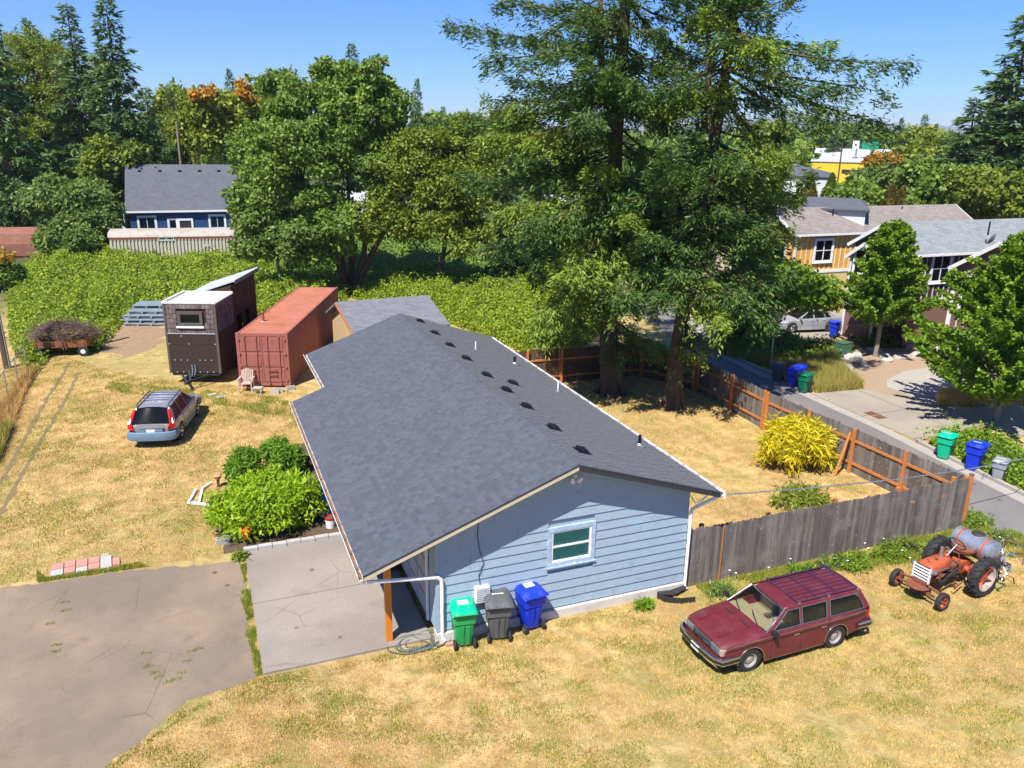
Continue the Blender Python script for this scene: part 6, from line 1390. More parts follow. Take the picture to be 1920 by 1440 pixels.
# shed roof house behind the blue house
T = empty('back_shed', (0, 0, 0), 0, 'small shed with worn grey shingle roof right behind the blue house', 'shed')
M['bareply'] = MAT('bare_plywood', (0.52, 0.38, 0.2), 0.8, var=0.15)
a = at(629, 566, 3.3); b = at(802, 553, 3.3); c_ = at(818, 604, 2.35); d_ = at(650, 626, 2.35)
u = Vector((b[0] - a[0], b[1] - a[1], 0)).normalized(); L = (Vector((*b, 0)) - Vector((*a, 0))).length; nn = Vector((u.y, -u.x, 0))
ev = (Vector((*d_, 0)) - Vector((*a, 0))).dot(nn)
A = Vector((*a, 3.3)); B = A + u * L; Dn = A + nn * max(ev, 2.0) - Vector((0, 0, 0.95)); Cn = Dn + u * L; A2 = A - nn * 2.4 - Vector((0, 0, 1.0)); B2 = A2 + u * L
slope(T, [Dn, Cn, B, A], M['roofshed'], 0.1); slope(T, [B2, A2, A, B], M['roofshed'], 0.1)
w0 = Dn - nn * 0.25 + u * 0.3; w1 = A2 + nn * 0.25 + u * 0.3
mb = MB(); mb.slab([(w0.x, w0.y, 0), (w1.x, w1.y, 0), (w1.x, w1.y, 2.2), (A.x + u.x * 0.3, A.y + u.y * 0.3, 3.15), (w0.x, w0.y, 2.25)], u * (L - 0.6)); mb.build('wall', M['bareply'], T)
mb = MB(); mb.slab([Dn - Vector((0, 0, 0.05)), A - Vector((0, 0, 0.05)), A - Vector((0, 0, 0.2)), Dn - Vector((0, 0, 0.2))], -u * 0.03); mb.build('bargeboard', M['rail'], T)
MB().box(tuple(w0 - Vector((0, 0, 1.1)) + u * (-0.03) - nn * 0.7), (0.06, 0.8, 1.9), rz=atan2(u.y, u.x)).build('door', M['white'], T)
# far blue house with dark roof, and long trailer home in front of it
def quad_house(name, label, cat, pe0, pe1, ze, depth, zr_, wallm, roofm, trim, extra_right=0.0, win=()):
    a = Vector((*at(*pe0, ze), 0)); b = Vector((*at(*pe1, ze), 0)); u = (b - a).normalized(); b = b + u * extra_right; L = (b - a).length
    T = empty(name, tuple(a), atan2(u.y, u.x), label, cat); h = depth / 2
    mb = MB(); mb.prism([(0.3, 0), (depth - 0.3, 0), (depth - 0.3, ze), (h, zr_ - 0.2), (0.3, ze)], (0.3, 0, 0), (0, 1, 0), (0, 0, 1), (L - 0.6, 0, 0)); mb.build('wall', wallm, T)
    slope(T, [(0, 0, ze), (L, 0, ze), (L, h, zr_), (0, h, zr_)], roofm, 0.15); slope(T, [(L, depth, ze), (0, depth, ze), (0, h, zr_), (L, h, zr_)], roofm, 0.15)
    MB().box((L / 2, -0.06, ze - 0.1), (L, 0.12, 0.18)).build('gutter', trim, T)
    return T, L
M['navy'] = MAT('deep_blue_wall', (0.012, 0.065, 0.17), 0.6, var=0.05)
T, L = quad_house('far_blue_house', 'deep blue house with dark roof behind the long trailer home', 'house', (234, 396), (428, 393), 4.0, 11.5, 8.3, M['navy'], M['roofdark'], M['white'], 2.0)
laps(T, 0.35, L - 0.35, 0.3, 1.0, 3.9, M['navy'], 0.22)
for u_, w_, h_, zc_ in ((1.9, 1.5, 1.2, 2.75), (4.3, 0.7, 1.0, 2.55), (8.6, 1.4, 1.2, 2.75)): window(T, (u_, 0.28, zc_), w_, h_, 'y', -1, 0.16, cols=2 if w_ > 1 else 1, rows=1)
dr = MB().box((5.5, 0.24, 1.9), (0.95, 0.06, 2.1)).build('door', M['plain_dark'], T); mb = MB(); mb.box((5.5, 0.2, 3.05), (1.5, 0.1, 0.2)); [mb.box((5.5 + s * 0.65, 0.2, 1.95), (0.2, 0.1, 2.0)) for s in (-1, 1)]; mb.build('door_frame', M['white'], dr)
for k in range(5): MB().box((1.4 + k * 1.95, 4.9, 8.3 - 0.85 * 0.75), (0.3, 0.3, 0.22)).build('roof_vent', M['vent'], T)
mb = MB(); mb.bar((-0.3, 0.1, 0.4), (-0.3, 0.1, 4.4), 0.4, 0.5); mb.build('side_wall', M['white'], T)
a = Vector((*at(204, 446, 2.5), 0)); b = Vector((*at(440, 443, 2.5), 0)); u = (b - a).normalized(); L = (b - a).length + 2.5
T = empty('trailer_home', tuple(a), atan2(u.y, u.x), 'long pale ribbed trailer home with rounded stained roof behind the brambles', 'trailer home')
M['ribbed'] = MAT('cream_ribbed_metal', (0.50, 0.46, 0.37), 0.6, var=0.05); M['stainedroof'] = MAT('rust_stained_white_roof', (0.38, 0.345, 0.30), 0.7, var=0.10, scale=2, dirt=(0.28, 0.19, 0.13), dscale=1.4, damt=0.8)
MB().box((L / 2, 1.5, 1.35), (L, 2.9, 2.3)).build('wall', M['ribbed'], T)
mb = MB(); n = int(L / 0.3)
for k in range(n): mb.box((0.15 + k * L / n, 0.0, 1.25), (0.12, 0.12, 2.1))
tag(mb.build('wall_rib', M['ribbed'], T), kind='stuff')
MB().box((L / 2, 0.02, 2.4), (L + 0.02, 0.08, 0.3)).build('brown_band', M['rust'], T)
mb = MB(); k_ = 8; V = []
for x in (-0.1, L + 0.1):
    for k in range(k_ + 1):
        a_ = pi * k / k_; V.append((x, 1.5 - 1.55 * cos(a_), 2.52 + 0.62 * sin(a_)))
mb.add(V, [(k, k_ + 1 + k, k_ + 2 + k, k + 1) for k in range(k_)] + [tuple(range(k_ + 1)), tuple(range(k_ + 1, 2 * k_ + 2))[::-1]]); mb.build('roof', M['stainedroof'], T, smooth=True)
window(T, (4.8, -0.02, 2.35), 1.3, 0.26, 'y', -1, 0.05, M['steel'], 2, 1, sill=False); MB().box((8.2, -0.04, 1.7), (0.4, 0.06, 0.2)).build('wall_vent', M['ribbed'], T)
# barn shed on the far left, meter pole
a = Vector((*at(80, 486, 0), 0)); T = empty('barrel_roof_shed', tuple(a), atan2(u.y, u.x), 'red brown shingled barn shaped shed at the left picture edge', 'shed')
pr = [(0, 0), (2.6, 0), (2.6, 1.3), (2.2, 2.2), (1.3, 2.75), (0.4, 2.2), (0, 1.3)]
mb = MB(); mb.prism(pr, (-8, 0.2, 0), (0, 1, 0), (0, 0, 1), (8, 0, 0)); mb.build('wall', MAT('brown_shed_wall', (0.22, 0.085, 0.055), 0.8), T)
for (ya, za), (yb, zb2) in zip(pr[2:], pr[3:] + pr[:1]):
    if za < 0.1 and zb2 < 0.1: continue
    slope(T, [(0.15, yb + 0.2, zb2 + 0.1), (-8.2, yb + 0.2, zb2 + 0.1), (-8.2, ya + 0.2, za + 0.1), (0.15, ya + 0.2, za + 0.1)] if zb2 < za else [(-8.2, ya + 0.2, za + 0.1), (0.15, ya + 0.2, za + 0.1), (0.15, yb + 0.2, zb2 + 0.1), (-8.2, yb + 0.2, zb2 + 0.1)], M['roofred'], 0.06)
slope(T, [(-8.2, 0.14, 0.3), (0.15, 0.14, 0.3), (0.15, 0.15, 1.42), (-8.2, 0.15, 1.42)], M['roofred'], 0.03)
x, y = at(176, 484); T = empty('meter_pole', (x, y, 0), 0, 'galvanised meter pole with grey box left of the trailer home', 'meter pole')
MB().tube([(0, 0, 0), (-0.1, 0, 4.2), (-0.3, -0.1, 4.35)], 0.07, 8).build('pole', M['steel'], T, smooth=True); MB().box((0.05, -0.12, 1.6), (0.6, 0.2, 1.1)).build('meter_box', M['steel'], T, bevel=0.03)
# far buildings: boxes with roofs placed by distance along a sight line
def far_house(name, label, cat, pxl, pxr, py_eave, py_ridge, dist, wallm, roofm, depth=8, hip=0.0, roofdrop=None):
    L0 = Vector(at_dist(pxl, py_eave, dist)); R0 = Vector(at_dist(pxr, py_eave, dist)); ze = (L0.z + R0.z) / 2
    u = Vector((R0.x - L0.x, R0.y - L0.y, 0)); W = u.length; u.normalize(); zr_ = at_dist((pxl + pxr) / 2, py_ridge, dist + depth / 2)[2]
    T = empty(name, (L0.x, L0.y, 0), atan2(u.y, u.x), label, cat)
    MB().box((W / 2, depth / 2, ze / 2), (W - 0.5, depth - 0.5, ze)).build('wall', wallm, T)
    for s in (0, 1):
        y0, ym = (0, depth / 2) if s == 0 else (depth, depth / 2)
        pts = [(0, y0, ze), (W, y0, ze), (W - hip, ym, zr_), (hip, ym, zr_)] if s == 0 else [(W, y0, ze), (0, y0, ze), (hip, ym, zr_), (W - hip, ym, zr_)]
        slope(T, pts, roofm, 0.15)
    if hip: 
        for xx, xe in ((0, hip), (W, W - hip)): mb = MB(); mb.add([(xx, 0, ze), (xx, depth, ze), (xe, depth / 2, zr_)], [(0, 1, 2)]); mb.build('roof_end', roofm, T)
    return T, W, ze
M['palewall'] = MAT('pale_grey_wall', (0.55, 0.57, 0.60), 0.7, var=0.04); M['beigewall'] = MAT('beige_wall', (0.55, 0.45, 0.33), 0.7, var=0.05); M['whse'] = MAT('bright_yellow_cladding', (0.85, 0.50, 0.03), 0.6, var=0.04); M['paleroof'] = MAT('pale_metal_far_roof', (0.48, 0.50, 0.55), 0.5, var=0.05)
T, W, ze = far_house('grey_roof_house', 'house whose dark roof shows just above the brown townhouse roof', 'house', 1490, 1632, 392, 370, 63, M['palewall'], M['roofdark'], 9, 0.8)
T, W, ze = far_house('white_hip_house', 'white house with dark hipped roof left of the yellow warehouse', 'house', 1395, 1570, 330, 307, 120, M['palewall'], M['roofdark'], 16, 5.5)
laps(T, 0.3, W - 0.3, 0.25, 0.3, ze - 0.2, M['palewall'], 0.4)
window(T, (W * 0.62, 0.2, ze - 1.6), 1.0, 1.5, 'y', -1, 0.1, cols=1, rows=2, glass=M['darkglass'])
T, W, ze = far_house('yellow_warehouse', 'bright yellow warehouse with pale metal roof in the far right distance', 'warehouse', 1520, 1698, 304, 279, 225, M['whse'], M['paleroof'], 40, 0)
MB().box((W * 0.45, 0.15, ze - 2.2), (4.5, 0.3, 0.7)).build('dark_sign_strip', M['plain_dark'], T)
T, W, ze = far_house('white_flat_building', 'long low white flat roofed building right of the white hipped house', 'building', 1645, 1752, 346, 337, 125, M['beigewall'], MAT('bright_white_roof', (0.78, 0.8, 0.82), 0.6), 12, 0)
T, W, ze = far_house('small_grey_barn', 'small dark grey gabled barn among trees right of the warehouse', 'barn', 1684, 1716, 303, 292, 160, MAT('slate_wall', (0.09, 0.10, 0.12), 0.7), M['roofdark'], 6, 0)
T, W, ze = far_house('beige_house', 'beige lap sided house glimpsed between fir boughs left of the ochre townhouse', 'house', 1340, 1412, 440, 415, 62, M['beigewall'], M['roofbrown'], 7, 0)
laps(T, 0.3, W - 0.3, 0.25, 0.3, ze - 0.2, M['beigewall'], 0.22)
T, W, ze = far_house('white_bungalow', 'white bungalow glimpsed through the firs above the brambles', 'house', 1005, 1120, 385, 365, 95, M['palewall'], M['paleroof'], 8, 0)
T, W, ze = far_house('white_gable_house', 'white gabled house glimpsed between the multi stem tree trunks', 'house', 600, 700, 382, 358, 92, M['palewall'], M['paleroof'], 8, 0)
for k, (px, py, lb, c_) in enumerate(((1030, 412, 'white car glimpsed in front of the white bungalow through boughs', 'silver2'), )):
    pass
# poles, signs, street furniture
def pole(px, pyb, pyt, dist, label, arms=True, mat='bark', r=0.14):
    b = at_dist(px, pyb, dist); h = at_dist(px, pyt, dist)[2]; T = empty('utility_pole', (b[0], b[1], 0), HEADING * -1, label, 'utility pole', 'distant utility poles')
    MB().tube([(0, 0, 0), (0, 0, h)], [r * 1.2, r * 0.8], 8).build('pole', M[mat], T)
    if arms:
        MB().box((0, 0, h - 0.6), (2.4, 0.12, 0.14)).build('crossarm', M[mat], T)
        MB().lathe([(0.0, 0), (0.25, 0.0), (0.25, 0.8), (0, 0.85)], 10, (0.35, 0, h - 2.0)).build('transformer', M['steel'], T)
pole(1511, 290, 241, 190, 'utility pole with transformer behind the warehouse, leftmost of the far poles'); pole(1572, 330, 270, 150, 'bare brown pole standing in front of the yellow warehouse', False); pole(1688, 300, 268, 170, 'bare brown pole right of the green sign', False, r=0.12); pole(338, 300, 228, 110, 'pale bare pole beside the sandy lot on the left horizon', False, 'palebark', 0.16); pole(1732, 290, 262, 210, 'short pale pole at the edge of the right hand conifers', False, 'palebark')
b = at_dist(1622, 273, 230); T = empty('green_sign', (b[0], b[1], 0), -HEADING, 'green and white hoarding above the yellow warehouse roof', 'sign')
mb = MB(); [mb.box((xx, 0, b[2] / 2), (0.3, 0.3, b[2])) for xx in (-2.0, 2.0)]; mb.build('post', M['steel'], T); MB().box((1.2, -0.2, b[2]), (4.2, 0.2, 1.9)).build('green_panel', MAT('sign_green', (0.01, 0.28, 0.16), 0.5), T); MB().box((-2.4, -0.2, b[2] + 0.2), (1.6, 0.2, 1.9)).build('white_panel', M['white'], T)
x, y = at(1444, 692); T = empty('street_sign_pole', (x, y, 0), 0, 'slender galvanised sign pole in the shaded verge behind the alley', 'sign pole')
MB().tube([(0, 0, 0), (0.05, 0.1, 2.9)], 0.035, 8).build('pole', M['steel'], T, smooth=True); MB().box((0.05, 0.06, 2.75), (0.32, 0.02, 0.42), rz=-0.9).build('sign_plate', M['steel'], T)
x, y = at(1578, 668); o = MB().box((0, 0, 0.4), (0.75, 0.65, 0.8)).box((0, 0, 0.83), (0.8, 0.7, 0.06)).build('utility_cabinet', MAT('cabinet_green', (0.05, 0.13, 0.07), 0.5), loc=(x, y, 0), rot=(0, 0, 0.1), bevel=0.03); tag(o, 'green metal utility cabinet among rocks beside the maple', 'utility cabinet')
rr = random.Random(77); M['rock'] = MAT('pale_rock', (0.42, 0.39, 0.36), 0.9, var=0.15, bump=0.6, bscale=12)
def rock(x, y, s, label, group='pale landscaping rocks'):
    mb = MB(); n = 8; V = []
    for j, (zz, q) in enumerate(((0, 1.0), (0.35, 0.95), (0.6, 0.6))):
        for k in range(n): a = 2 * pi * k / n + j * 0.2; f = s * q * rr.uniform(0.75, 1.15); V.append((f * cos(a) * 1.3, f * sin(a) * 0.85, zz * s * rr.uniform(0.8, 1.1)))
    mb.add(V, [(j * n + k, j * n + (k + 1) % n, (j + 1) * n + (k + 1) % n, (j + 1) * n + k) for j in range(2) for k in range(n)] + [tuple(range(2 * n, 3 * n))])
    o = mb.build('rock', M['rock'], smooth=True, loc=(x, y, 0), rot=(0, 0, rr.random() * 3)); return tag(o, label, 'rock', group)
for px, py, s in ((1560, 680, 0.5), (1572, 686, 0.55), (1584, 690, 0.5), (1598, 672, 0.45), (1606, 668, 0.4), (1640, 660, 0.45), (1660, 672, 0.4), (1662, 678, 0.35), (1700, 650, 0.5), (1730, 648, 0.5), (1750, 656, 0.55), (1764, 664, 0.45), (1720, 668, 0.5), (1690, 672, 0.35), (1745, 668, 0.5), (1618, 684, 0.3), (1545, 672, 0.4)):
    x, y = at(px, py); rock(x, y, s, 'pale rock in the loose rock bed around the maple')
# blue hills on the horizon
def hills(name, dist, pts, col, seed):
    r = random.Random(seed); V = []; F = []; n = 90; xa, xb = pts[0][0], pts[-1][0]
    M[name] = MAT(name + '_forest', col, 0.95, var=0.12, scale=0.002, bump=0)
    for i in range(n + 1):
        px = xa + (xb - xa) * i / n; py = interp(pts, px) + r.gauss(0, 0.7)
        p = at_dist(px, py, dist); q = at_dist(px, 250, dist * 0.8); V += [(q[0], q[1], -2), (p[0], p[1], p[2]), (p[0] * 1.15, p[1] * 1.15, -2)]
    F = [(3 * i + k, 3 * i + 3 + k, 3 * i + 4 + k, 3 * i + 1 + k) for i in range(n) for k in range(2)]
    return tag(MB().add(V, F).build('hills', M[name], smooth=True), kind='structure')
hills('hill', 6000, [(-500, 262), (-200, 240), (0, 238), (200, 240), (700, 246), (1000, 236), (1300, 232), (1420, 224), (1470, 212), (1500, 214), (1560, 226), (1620, 226), (1690, 236), (1745, 231), (1800, 240), (2000, 232), (2300, 246)], (0.07, 0.10, 0.10), 4)
# ------------------------------------------------------------------ vegetation
def unit(v): return v / np.maximum(np.linalg.norm(v, axis=-1, keepdims=True), 1e-9)
def runit(rng, n): return unit(rng.normal(size=(n, 3)))
def kites(C, D, N, L, W):
    """leaf-shaped quads: base C, pointing along D, facing N"""
    D = unit(D); S = unit(np.cross(D, N)); n = len(C); L = np.broadcast_to(np.asarray(L, float), (n,))[:, None]; W = np.broadcast_to(np.asarray(W, float), (n,))[:, None]
    V = np.stack([C, C + D * L * 0.45 + S * W * 0.5, C + D * L, C + D * L * 0.45 - S * W * 0.5], 1).reshape(-1, 3)
    return V
def quads(n): return np.arange(n * 4).reshape(-1, 4)
def leaf_object(name, parts, mat, parent=None):
    V = np.concatenate(parts); return np_mesh(name, V, quads(len(V) // 4), mat, parent)
def ell_clumps(rng, ells, n, rmin, rmax, inner=0.5):
    vol = np.array([e[3] * e[4] * e[5] for e in ells]) ** 0.67; pick = rng.choice(len(ells), n, p=vol / vol.sum()); e = np.array(ells)[pick]
    u = runit(rng, n); u[:, 2] = np.where(u[:, 2] < -0.55, -u[:, 2] * 0.5, u[:, 2]); rad = (inner + (1 - inner) * rng.random(n) ** 0.45)[:, None]
    c = e[:, :3] + unit(u) * e[:, 3:6] * rad; return np.hstack([c, rng.uniform(rmin, rmax, (n, 1))])
def clump_leaves(rng, cl_, per, L, W, flat=0.7, droop=0.3, upbias=0.35):
    m = len(cl_); n = m * per; c = np.repeat(cl_, per, 0); u = runit(rng, n); u[:, 2] += upbias; u = unit(u)
    rad = c[:, 3:4] * (0.45 + 0.6 * rng.random((n, 1))); P = c[:, :3] + u * rad * np.array([1, 1, flat])
    N = unit(u + rng.normal(size=(n, 3)) * 0.55 + np.array([0, 0, 0.35])); D = runit(rng, n) * 0.8 + u * 0.5 - np.array([0, 0, droop])
    s = 0.45 + 0.95 * rng.random(n) ** 1.3; return kites(P, D, N, L * 1.15 * s, W * 1.15 * s)
def limbs(mb, base, cl_, rng, k, r0=0.06, up=0.35):
    idx = rng.choice(len(cl_), min(k, len(cl_)), replace=False)
    for i in idx:
        e = Vector(cl_[i, :3]); b = Vector(base(e)); m = b.lerp(e, 0.5) + Vector((0, 0, (e - b).length * 0.12)); mb.tube([b, m, e], [r0, r0 * 0.6, r0 * 0.25], 5, cap=False)
LM = {}
LM['maple'] = LEAF('maple_leaves', [(0.0, (0.025, 0.065, 0.010)), (0.5, (0.085, 0.155, 0.028)), (0.8, (0.16, 0.235, 0.05)), (1.0, (0.27, 0.33, 0.10))], 0.38, k=1.75)
LM['yellowgreen'] = LEAF('yellow_green_leaves', [(0.0, (0.035, 0.07, 0.010)), (0.5, (0.10, 0.155, 0.018)), (0.85, (0.17, 0.22, 0.03)), (1.0, (0.25, 0.26, 0.05))], 0.35)
LM['olive'] = LEAF('olive_leaves', [(0.0, (0.035, 0.065, 0.010)), (0.5, (0.10, 0.15, 0.018)), (0.9, (0.19, 0.22, 0.03)), (1.0, (0.24, 0.23, 0.05))], 0.40, k=1.9)
LM['dusty'] = LEAF('dusty_green_leaves', [(0.0, (0.035, 0.075, 0.018)), (0.5, (0.09, 0.155, 0.038)), (0.9, (0.17, 0.235, 0.07)), (1.0, (0.27, 0.30, 0.12))], 0.34)
LM['fir'] = LEAF('fir_needles', [(0.0, (0.018, 0.055, 0.020)), (0.5, (0.05, 0.115, 0.034)), (0.75, (0.12, 0.19, 0.038)), (0.98, (0.20, 0.26, 0.055)), (1.0, (0.30, 0.17, 0.08))], 0.32, k=1.3)
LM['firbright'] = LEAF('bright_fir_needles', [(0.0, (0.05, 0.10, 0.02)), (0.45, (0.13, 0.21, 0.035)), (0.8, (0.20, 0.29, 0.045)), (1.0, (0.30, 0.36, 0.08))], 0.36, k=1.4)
LM['spruce'] = LEAF('blue_green_needles', [(0.0, (0.02, 0.05, 0.03)), (0.5, (0.052, 0.105, 0.040)), (0.9, (0.115, 0.175, 0.055)), (1.0, (0.18, 0.24, 0.08))], 0.3, k=2.0)
LM['bramble'] = LEAF('bramble_leaves', [(0.0, (0.035, 0.085, 0.010)), (0.4, (0.11, 0.19, 0.018)), (0.8, (0.25, 0.32, 0.03)), (0.97, (0.36, 0.38, 0.06)), (1.0, (0.46, 0.28, 0.08))], 0.38, nscale=0.9)
LM['lime'] = LEAF('lime_bush_leaves', [(0.0, (0.07, 0.16, 0.008)), (0.5, (0.19, 0.34, 0.012)), (1.0, (0.36, 0.48, 0.03))], 0.38, k=1.3)
LM['hemp'] = LEAF('deep_green_palmate_leaves', [(0.0, (0.03, 0.09, 0.01)), (0.6, (0.10, 0.22, 0.02)), (1.0, (0.22, 0.34, 0.04))], 0.4, k=1.5)
LM['bamboo'] = LEAF('yellow_bamboo_leaves', [(0.0, (0.17, 0.19, 0.010)), (0.4, (0.42, 0.42, 0.014)), (0.9, (0.66, 0.60, 0.03)), (1.0, (0.72, 0.60, 0.12))], 0.35, nscale=1.0, k=1.15)
LM['sweetgum'] = LEAF('sweetgum_leaves', [(0.0, (0.03, 0.08, 0.008)), (0.5, (0.095, 0.19, 0.015)), (0.9, (0.20, 0.31, 0.03)), (1.0, (0.32, 0.38, 0.06))], 0.40)
LM['orange'] = LEAF('orange_turning_leaves', [(0.0, (0.10, 0.13, 0.015)), (0.5, (0.22, 0.17, 0.02)), (0.75, (0.36, 0.14, 0.02)), (1.0, (0.50, 0.17, 0.03))], 0.35)
LM['cedar'] = LEAF('browned_cedar_leaves', [(0.0, (0.06, 0.09, 0.02)), (0.6, (0.14, 0.13, 0.03)), (1.0, (0.26, 0.17, 0.05))], 0.25)
def shift(V, x, y): return V
def plane_pt(px, py, base, doff=0.0):
    """point on the sight line through the photo pixel, at the tree's own depth plus doff"""
    d = ((px - 960) / F_PX) * RIGHT + ((py - 720) / F_PX) * DOWN + FWD; fh = np.array([FWD[0], FWD[1], 0]); fh /= np.linalg.norm(fh)
    t = ((np.array([base[0], base[1], 0]) - CAM) @ fh + doff) / (d @ fh); return CAM + t * d
def broad_tree(name, base, crown, label, leaf='maple', nclump=150, per=200, L=0.26, W=0.2, rc=(0.6, 1.1), trunks=None, bark='bark', seed=1, cat='tree', group=None, extra=None, tr=0.22, nl=40, inner=0.45):
    """crown: list of (px, py, rx_px, ry_px, doff) blobs seen in the photo, built as ellipsoids at the tree's depth"""
    rng = np.random.default_rng(seed); base3 = np.array([base[0], base[1], 0.0]); dist = math.hypot(base[0] - CAM[0], base[1] - CAM[1]); k = dist / F_PX * 1.03
    ells = []
    for px, py, rx, ry, doff in crown: p = plane_pt(px, py, base, doff) - base3; ells.append((p[0], p[1], p[2], rx * k * 0.86, rx * k * 0.82, ry * k * 0.86))
    for e in list(ells):
        for _ in range(4):
            u = runit(rng, 1)[0]; u[2] = abs(u[2]) if rng.random() < 0.7 else u[2]; q = rng.uniform(0.3, 0.5); ells.append((e[0] + u[0] * e[3] * 0.85, e[1] + u[1] * e[4] * 0.85, e[2] + u[2] * e[5] * 0.9, e[3] * q, e[4] * q, e[5] * q))
    T = empty(name, (base[0], base[1], 0), 0, label, cat, group); C = ell_clumps(rng, ells, nclump, rc[0], rc[1], inner)
    mb = MB(); top = max(e[2] for e in ells); low = min(e[2] - e[5] for e in ells)
    stems = []
    if trunks:
        for pts in trunks: stems.append([Vector(plane_pt(px, py, base, dd) - base3) for px, py, dd in pts])
        for s_ in stems:
            if s_[0].z < 1.5: s_[0].z = -0.1
            mb.tube(s_, [tr * (1 - 0.7 * i / (len(s_) - 1)) for i in range(len(s_))], 8, cap=False)
    else:
        e0 = ells[int(np.argmax([e[2] for e in ells]))]; st = [Vector((0, 0, -0.1)), Vector((e0[0] * 0.2, e0[1] * 0.2, max(0.8, low * 0.6))), Vector((e0[0] * 0.6, e0[1] * 0.6, (low + top) / 2)), Vector((e0[0], e0[1], top))]; stems.append(st)
        mb.tube(st, [tr, tr * 0.8, tr * 0.5, tr * 0.15], 8, cap=False)
    def nb(e):
        best = None
        for s_ in stems:
            for a, b in zip(s_, s_[1:]):
                for q in (0.2, 0.5, 0.8):
                    p = a.lerp(b, q)
                    if p.z < e.z + 0.3 and (best is None or (p - e).length < (best - e).length): best = p
        return best if best is not None else stems[0][1]
    limbs(mb, nb, C, rng, nl, tr * 0.3)
    mb.build('trunk', M[bark], T, smooth=True)
    leaf_object('crown', [clump_leaves(rng, C, per, L, W)], LM[leaf], T)
    if extra:
        lf, (px, py, rx, ry, doff), n2 = extra; p = plane_pt(px, py, base, doff) - base3; C2 = ell_clumps(rng, [(p[0], p[1], p[2], rx * k, rx * k, ry * k)], n2, 0.4, 0.8, 0.6); leaf_object('turning_leaves', [clump_leaves(rng, C2, int(per * 0.7), L, W)], LM[lf], T)
    return T
# ---- conifers
def bough(rng, p0, p1, width, dens, L, W, mb=None, r=0.07, sag=0.0, hang=0.25, start=0.18):
    p0 = np.array(p0, float); p1 = np.array(p1, float); ax = p1 - p0; ln = np.linalg.norm(ax); n = max(12, int(ln * width * dens))
    m_ = max(6, n // 18); idx = rng.integers(0, m_, n); t = (start + (1 - start) * rng.random(m_) ** 0.85)[idx] + rng.normal(size=n) * (0.10 / ln); lat = unit(np.cross(ax, [0, 0, 1.0]) + 1e-6)
    w = width * np.minimum(1, np.maximum(0.02, 1.06 - t) * 1.9) ** 0.8 * np.minimum(1, np.maximum(0.05, t - start + 0.15) * 2.5); s = (rng.uniform(-1, 1, m_) * np.where(rng.random(m_) < 0.35, 0.25, 1.0))[idx]; s = np.sign(s) * np.abs(s) ** 0.8 + rng.normal(size=n) * 0.06
    cur = np.stack([0 * t, 0 * t, -sag * np.sin(pi * t)], 1)
    jit = rng.normal(size=(n, 3)) * np.array([0.09, 0.09, 0.12]); hg = -(rng.exponential(hang, m_)[idx] * 0.8 + rng.exponential(hang * 0.3, n)) * (0.4 + np.abs(s))
    P = p0 + np.clip(t, 0, 1.03)[:, None] * ax + cur + lat * (s * w)[:, None] + jit; P[:, 2] += hg - np.abs(s) * w * 0.12 + 0.10 * (np.abs(s) < 0.35)
    D = unit(ax) * rng.uniform(0.4, 1.1, n)[:, None] + lat * (np.sign(s) * rng.uniform(0.2, 1.0, n))[:, None] + rng.normal(size=(n, 3)) * 0.3; D[:, 2] -= rng.uniform(-0.25, 0.45, n)
    N = np.array([0, 0, 1.0]) + rng.normal(size=(n, 3)) * 0.55; q = rng.uniform(0.6, 1.25, n)
    if mb is not None:
        pts = [Vector(p0 + u * ax + np.array([0, 0, -sag * sin(pi * u)])) for u in (0, 0.25, 0.5, 0.75, 0.97)]; mb.tube(pts, [r, r * 0.8, r * 0.55, r * 0.35, r * 0.12], 5, cap=False)
    return kites(P, D, N, L * q, W * q)
def conifer_mesh(seed, H, R, z0, nb, L, W, dens, mat, droop=0.15, shape=1.0, irregular=0.25, trunk_r=0.3, bark='bark', name='crown'):
    rng = np.random.default_rng(seed); parts = []; mb = MB(); mb.tube([(0, 0, -0.1), (0.05, 0, H * 0.5), (0, 0, H)], [trunk_r, trunk_r * 0.6, 0.02], 8, cap=False)
    for i in range(nb):
        u = (i + rng.random()) / nb; z = z0 + (H - z0) * u ** 0.9; ln = R * ((1 - u) ** shape) * rng.uniform(1 - irregular, 1 + irregular * 0.6) + 0.25; a = rng.random() * 2 * pi
        dz = -droop * ln + (0.25 * ln if u > 0.8 else 0); p1 = (cos(a) * ln, sin(a) * ln, z + dz)
        parts.append(bough(rng, (0, 0, z), p1, ln * 0.30 + 0.12, dens, L, W, mb if ln > 1.2 else None, 0.04, 0.05 * ln, 0.12, 0.1))
    V = np.concatenate(parts); cm = np_mesh(name, V, quads(len(V) // 4), mat); tm = mb.build('trunk', M[bark], smooth=True); return cm, tm
_proto = {}
def conifer(key, name, base, height, label, cat='tree', group=None, rz=0.0, sx=1.0, **kw):
    """first use builds the pair of meshes, later ones share them"""
    T = empty(name, (base[0], base[1], 0), rz, label, cat, group)
    if key not in _proto:
        cm, tm = conifer_mesh(**kw); cm.parent = T; tm.parent = T; _proto[key] = (cm, tm, kw['H'])
    else:
        for o in _proto[key][:2]:
            c = o.copy(); COL.objects.link(c); c.parent = T
    s = height / _proto[key][2]; T.scale = (s * sx, s * sx, s); return T
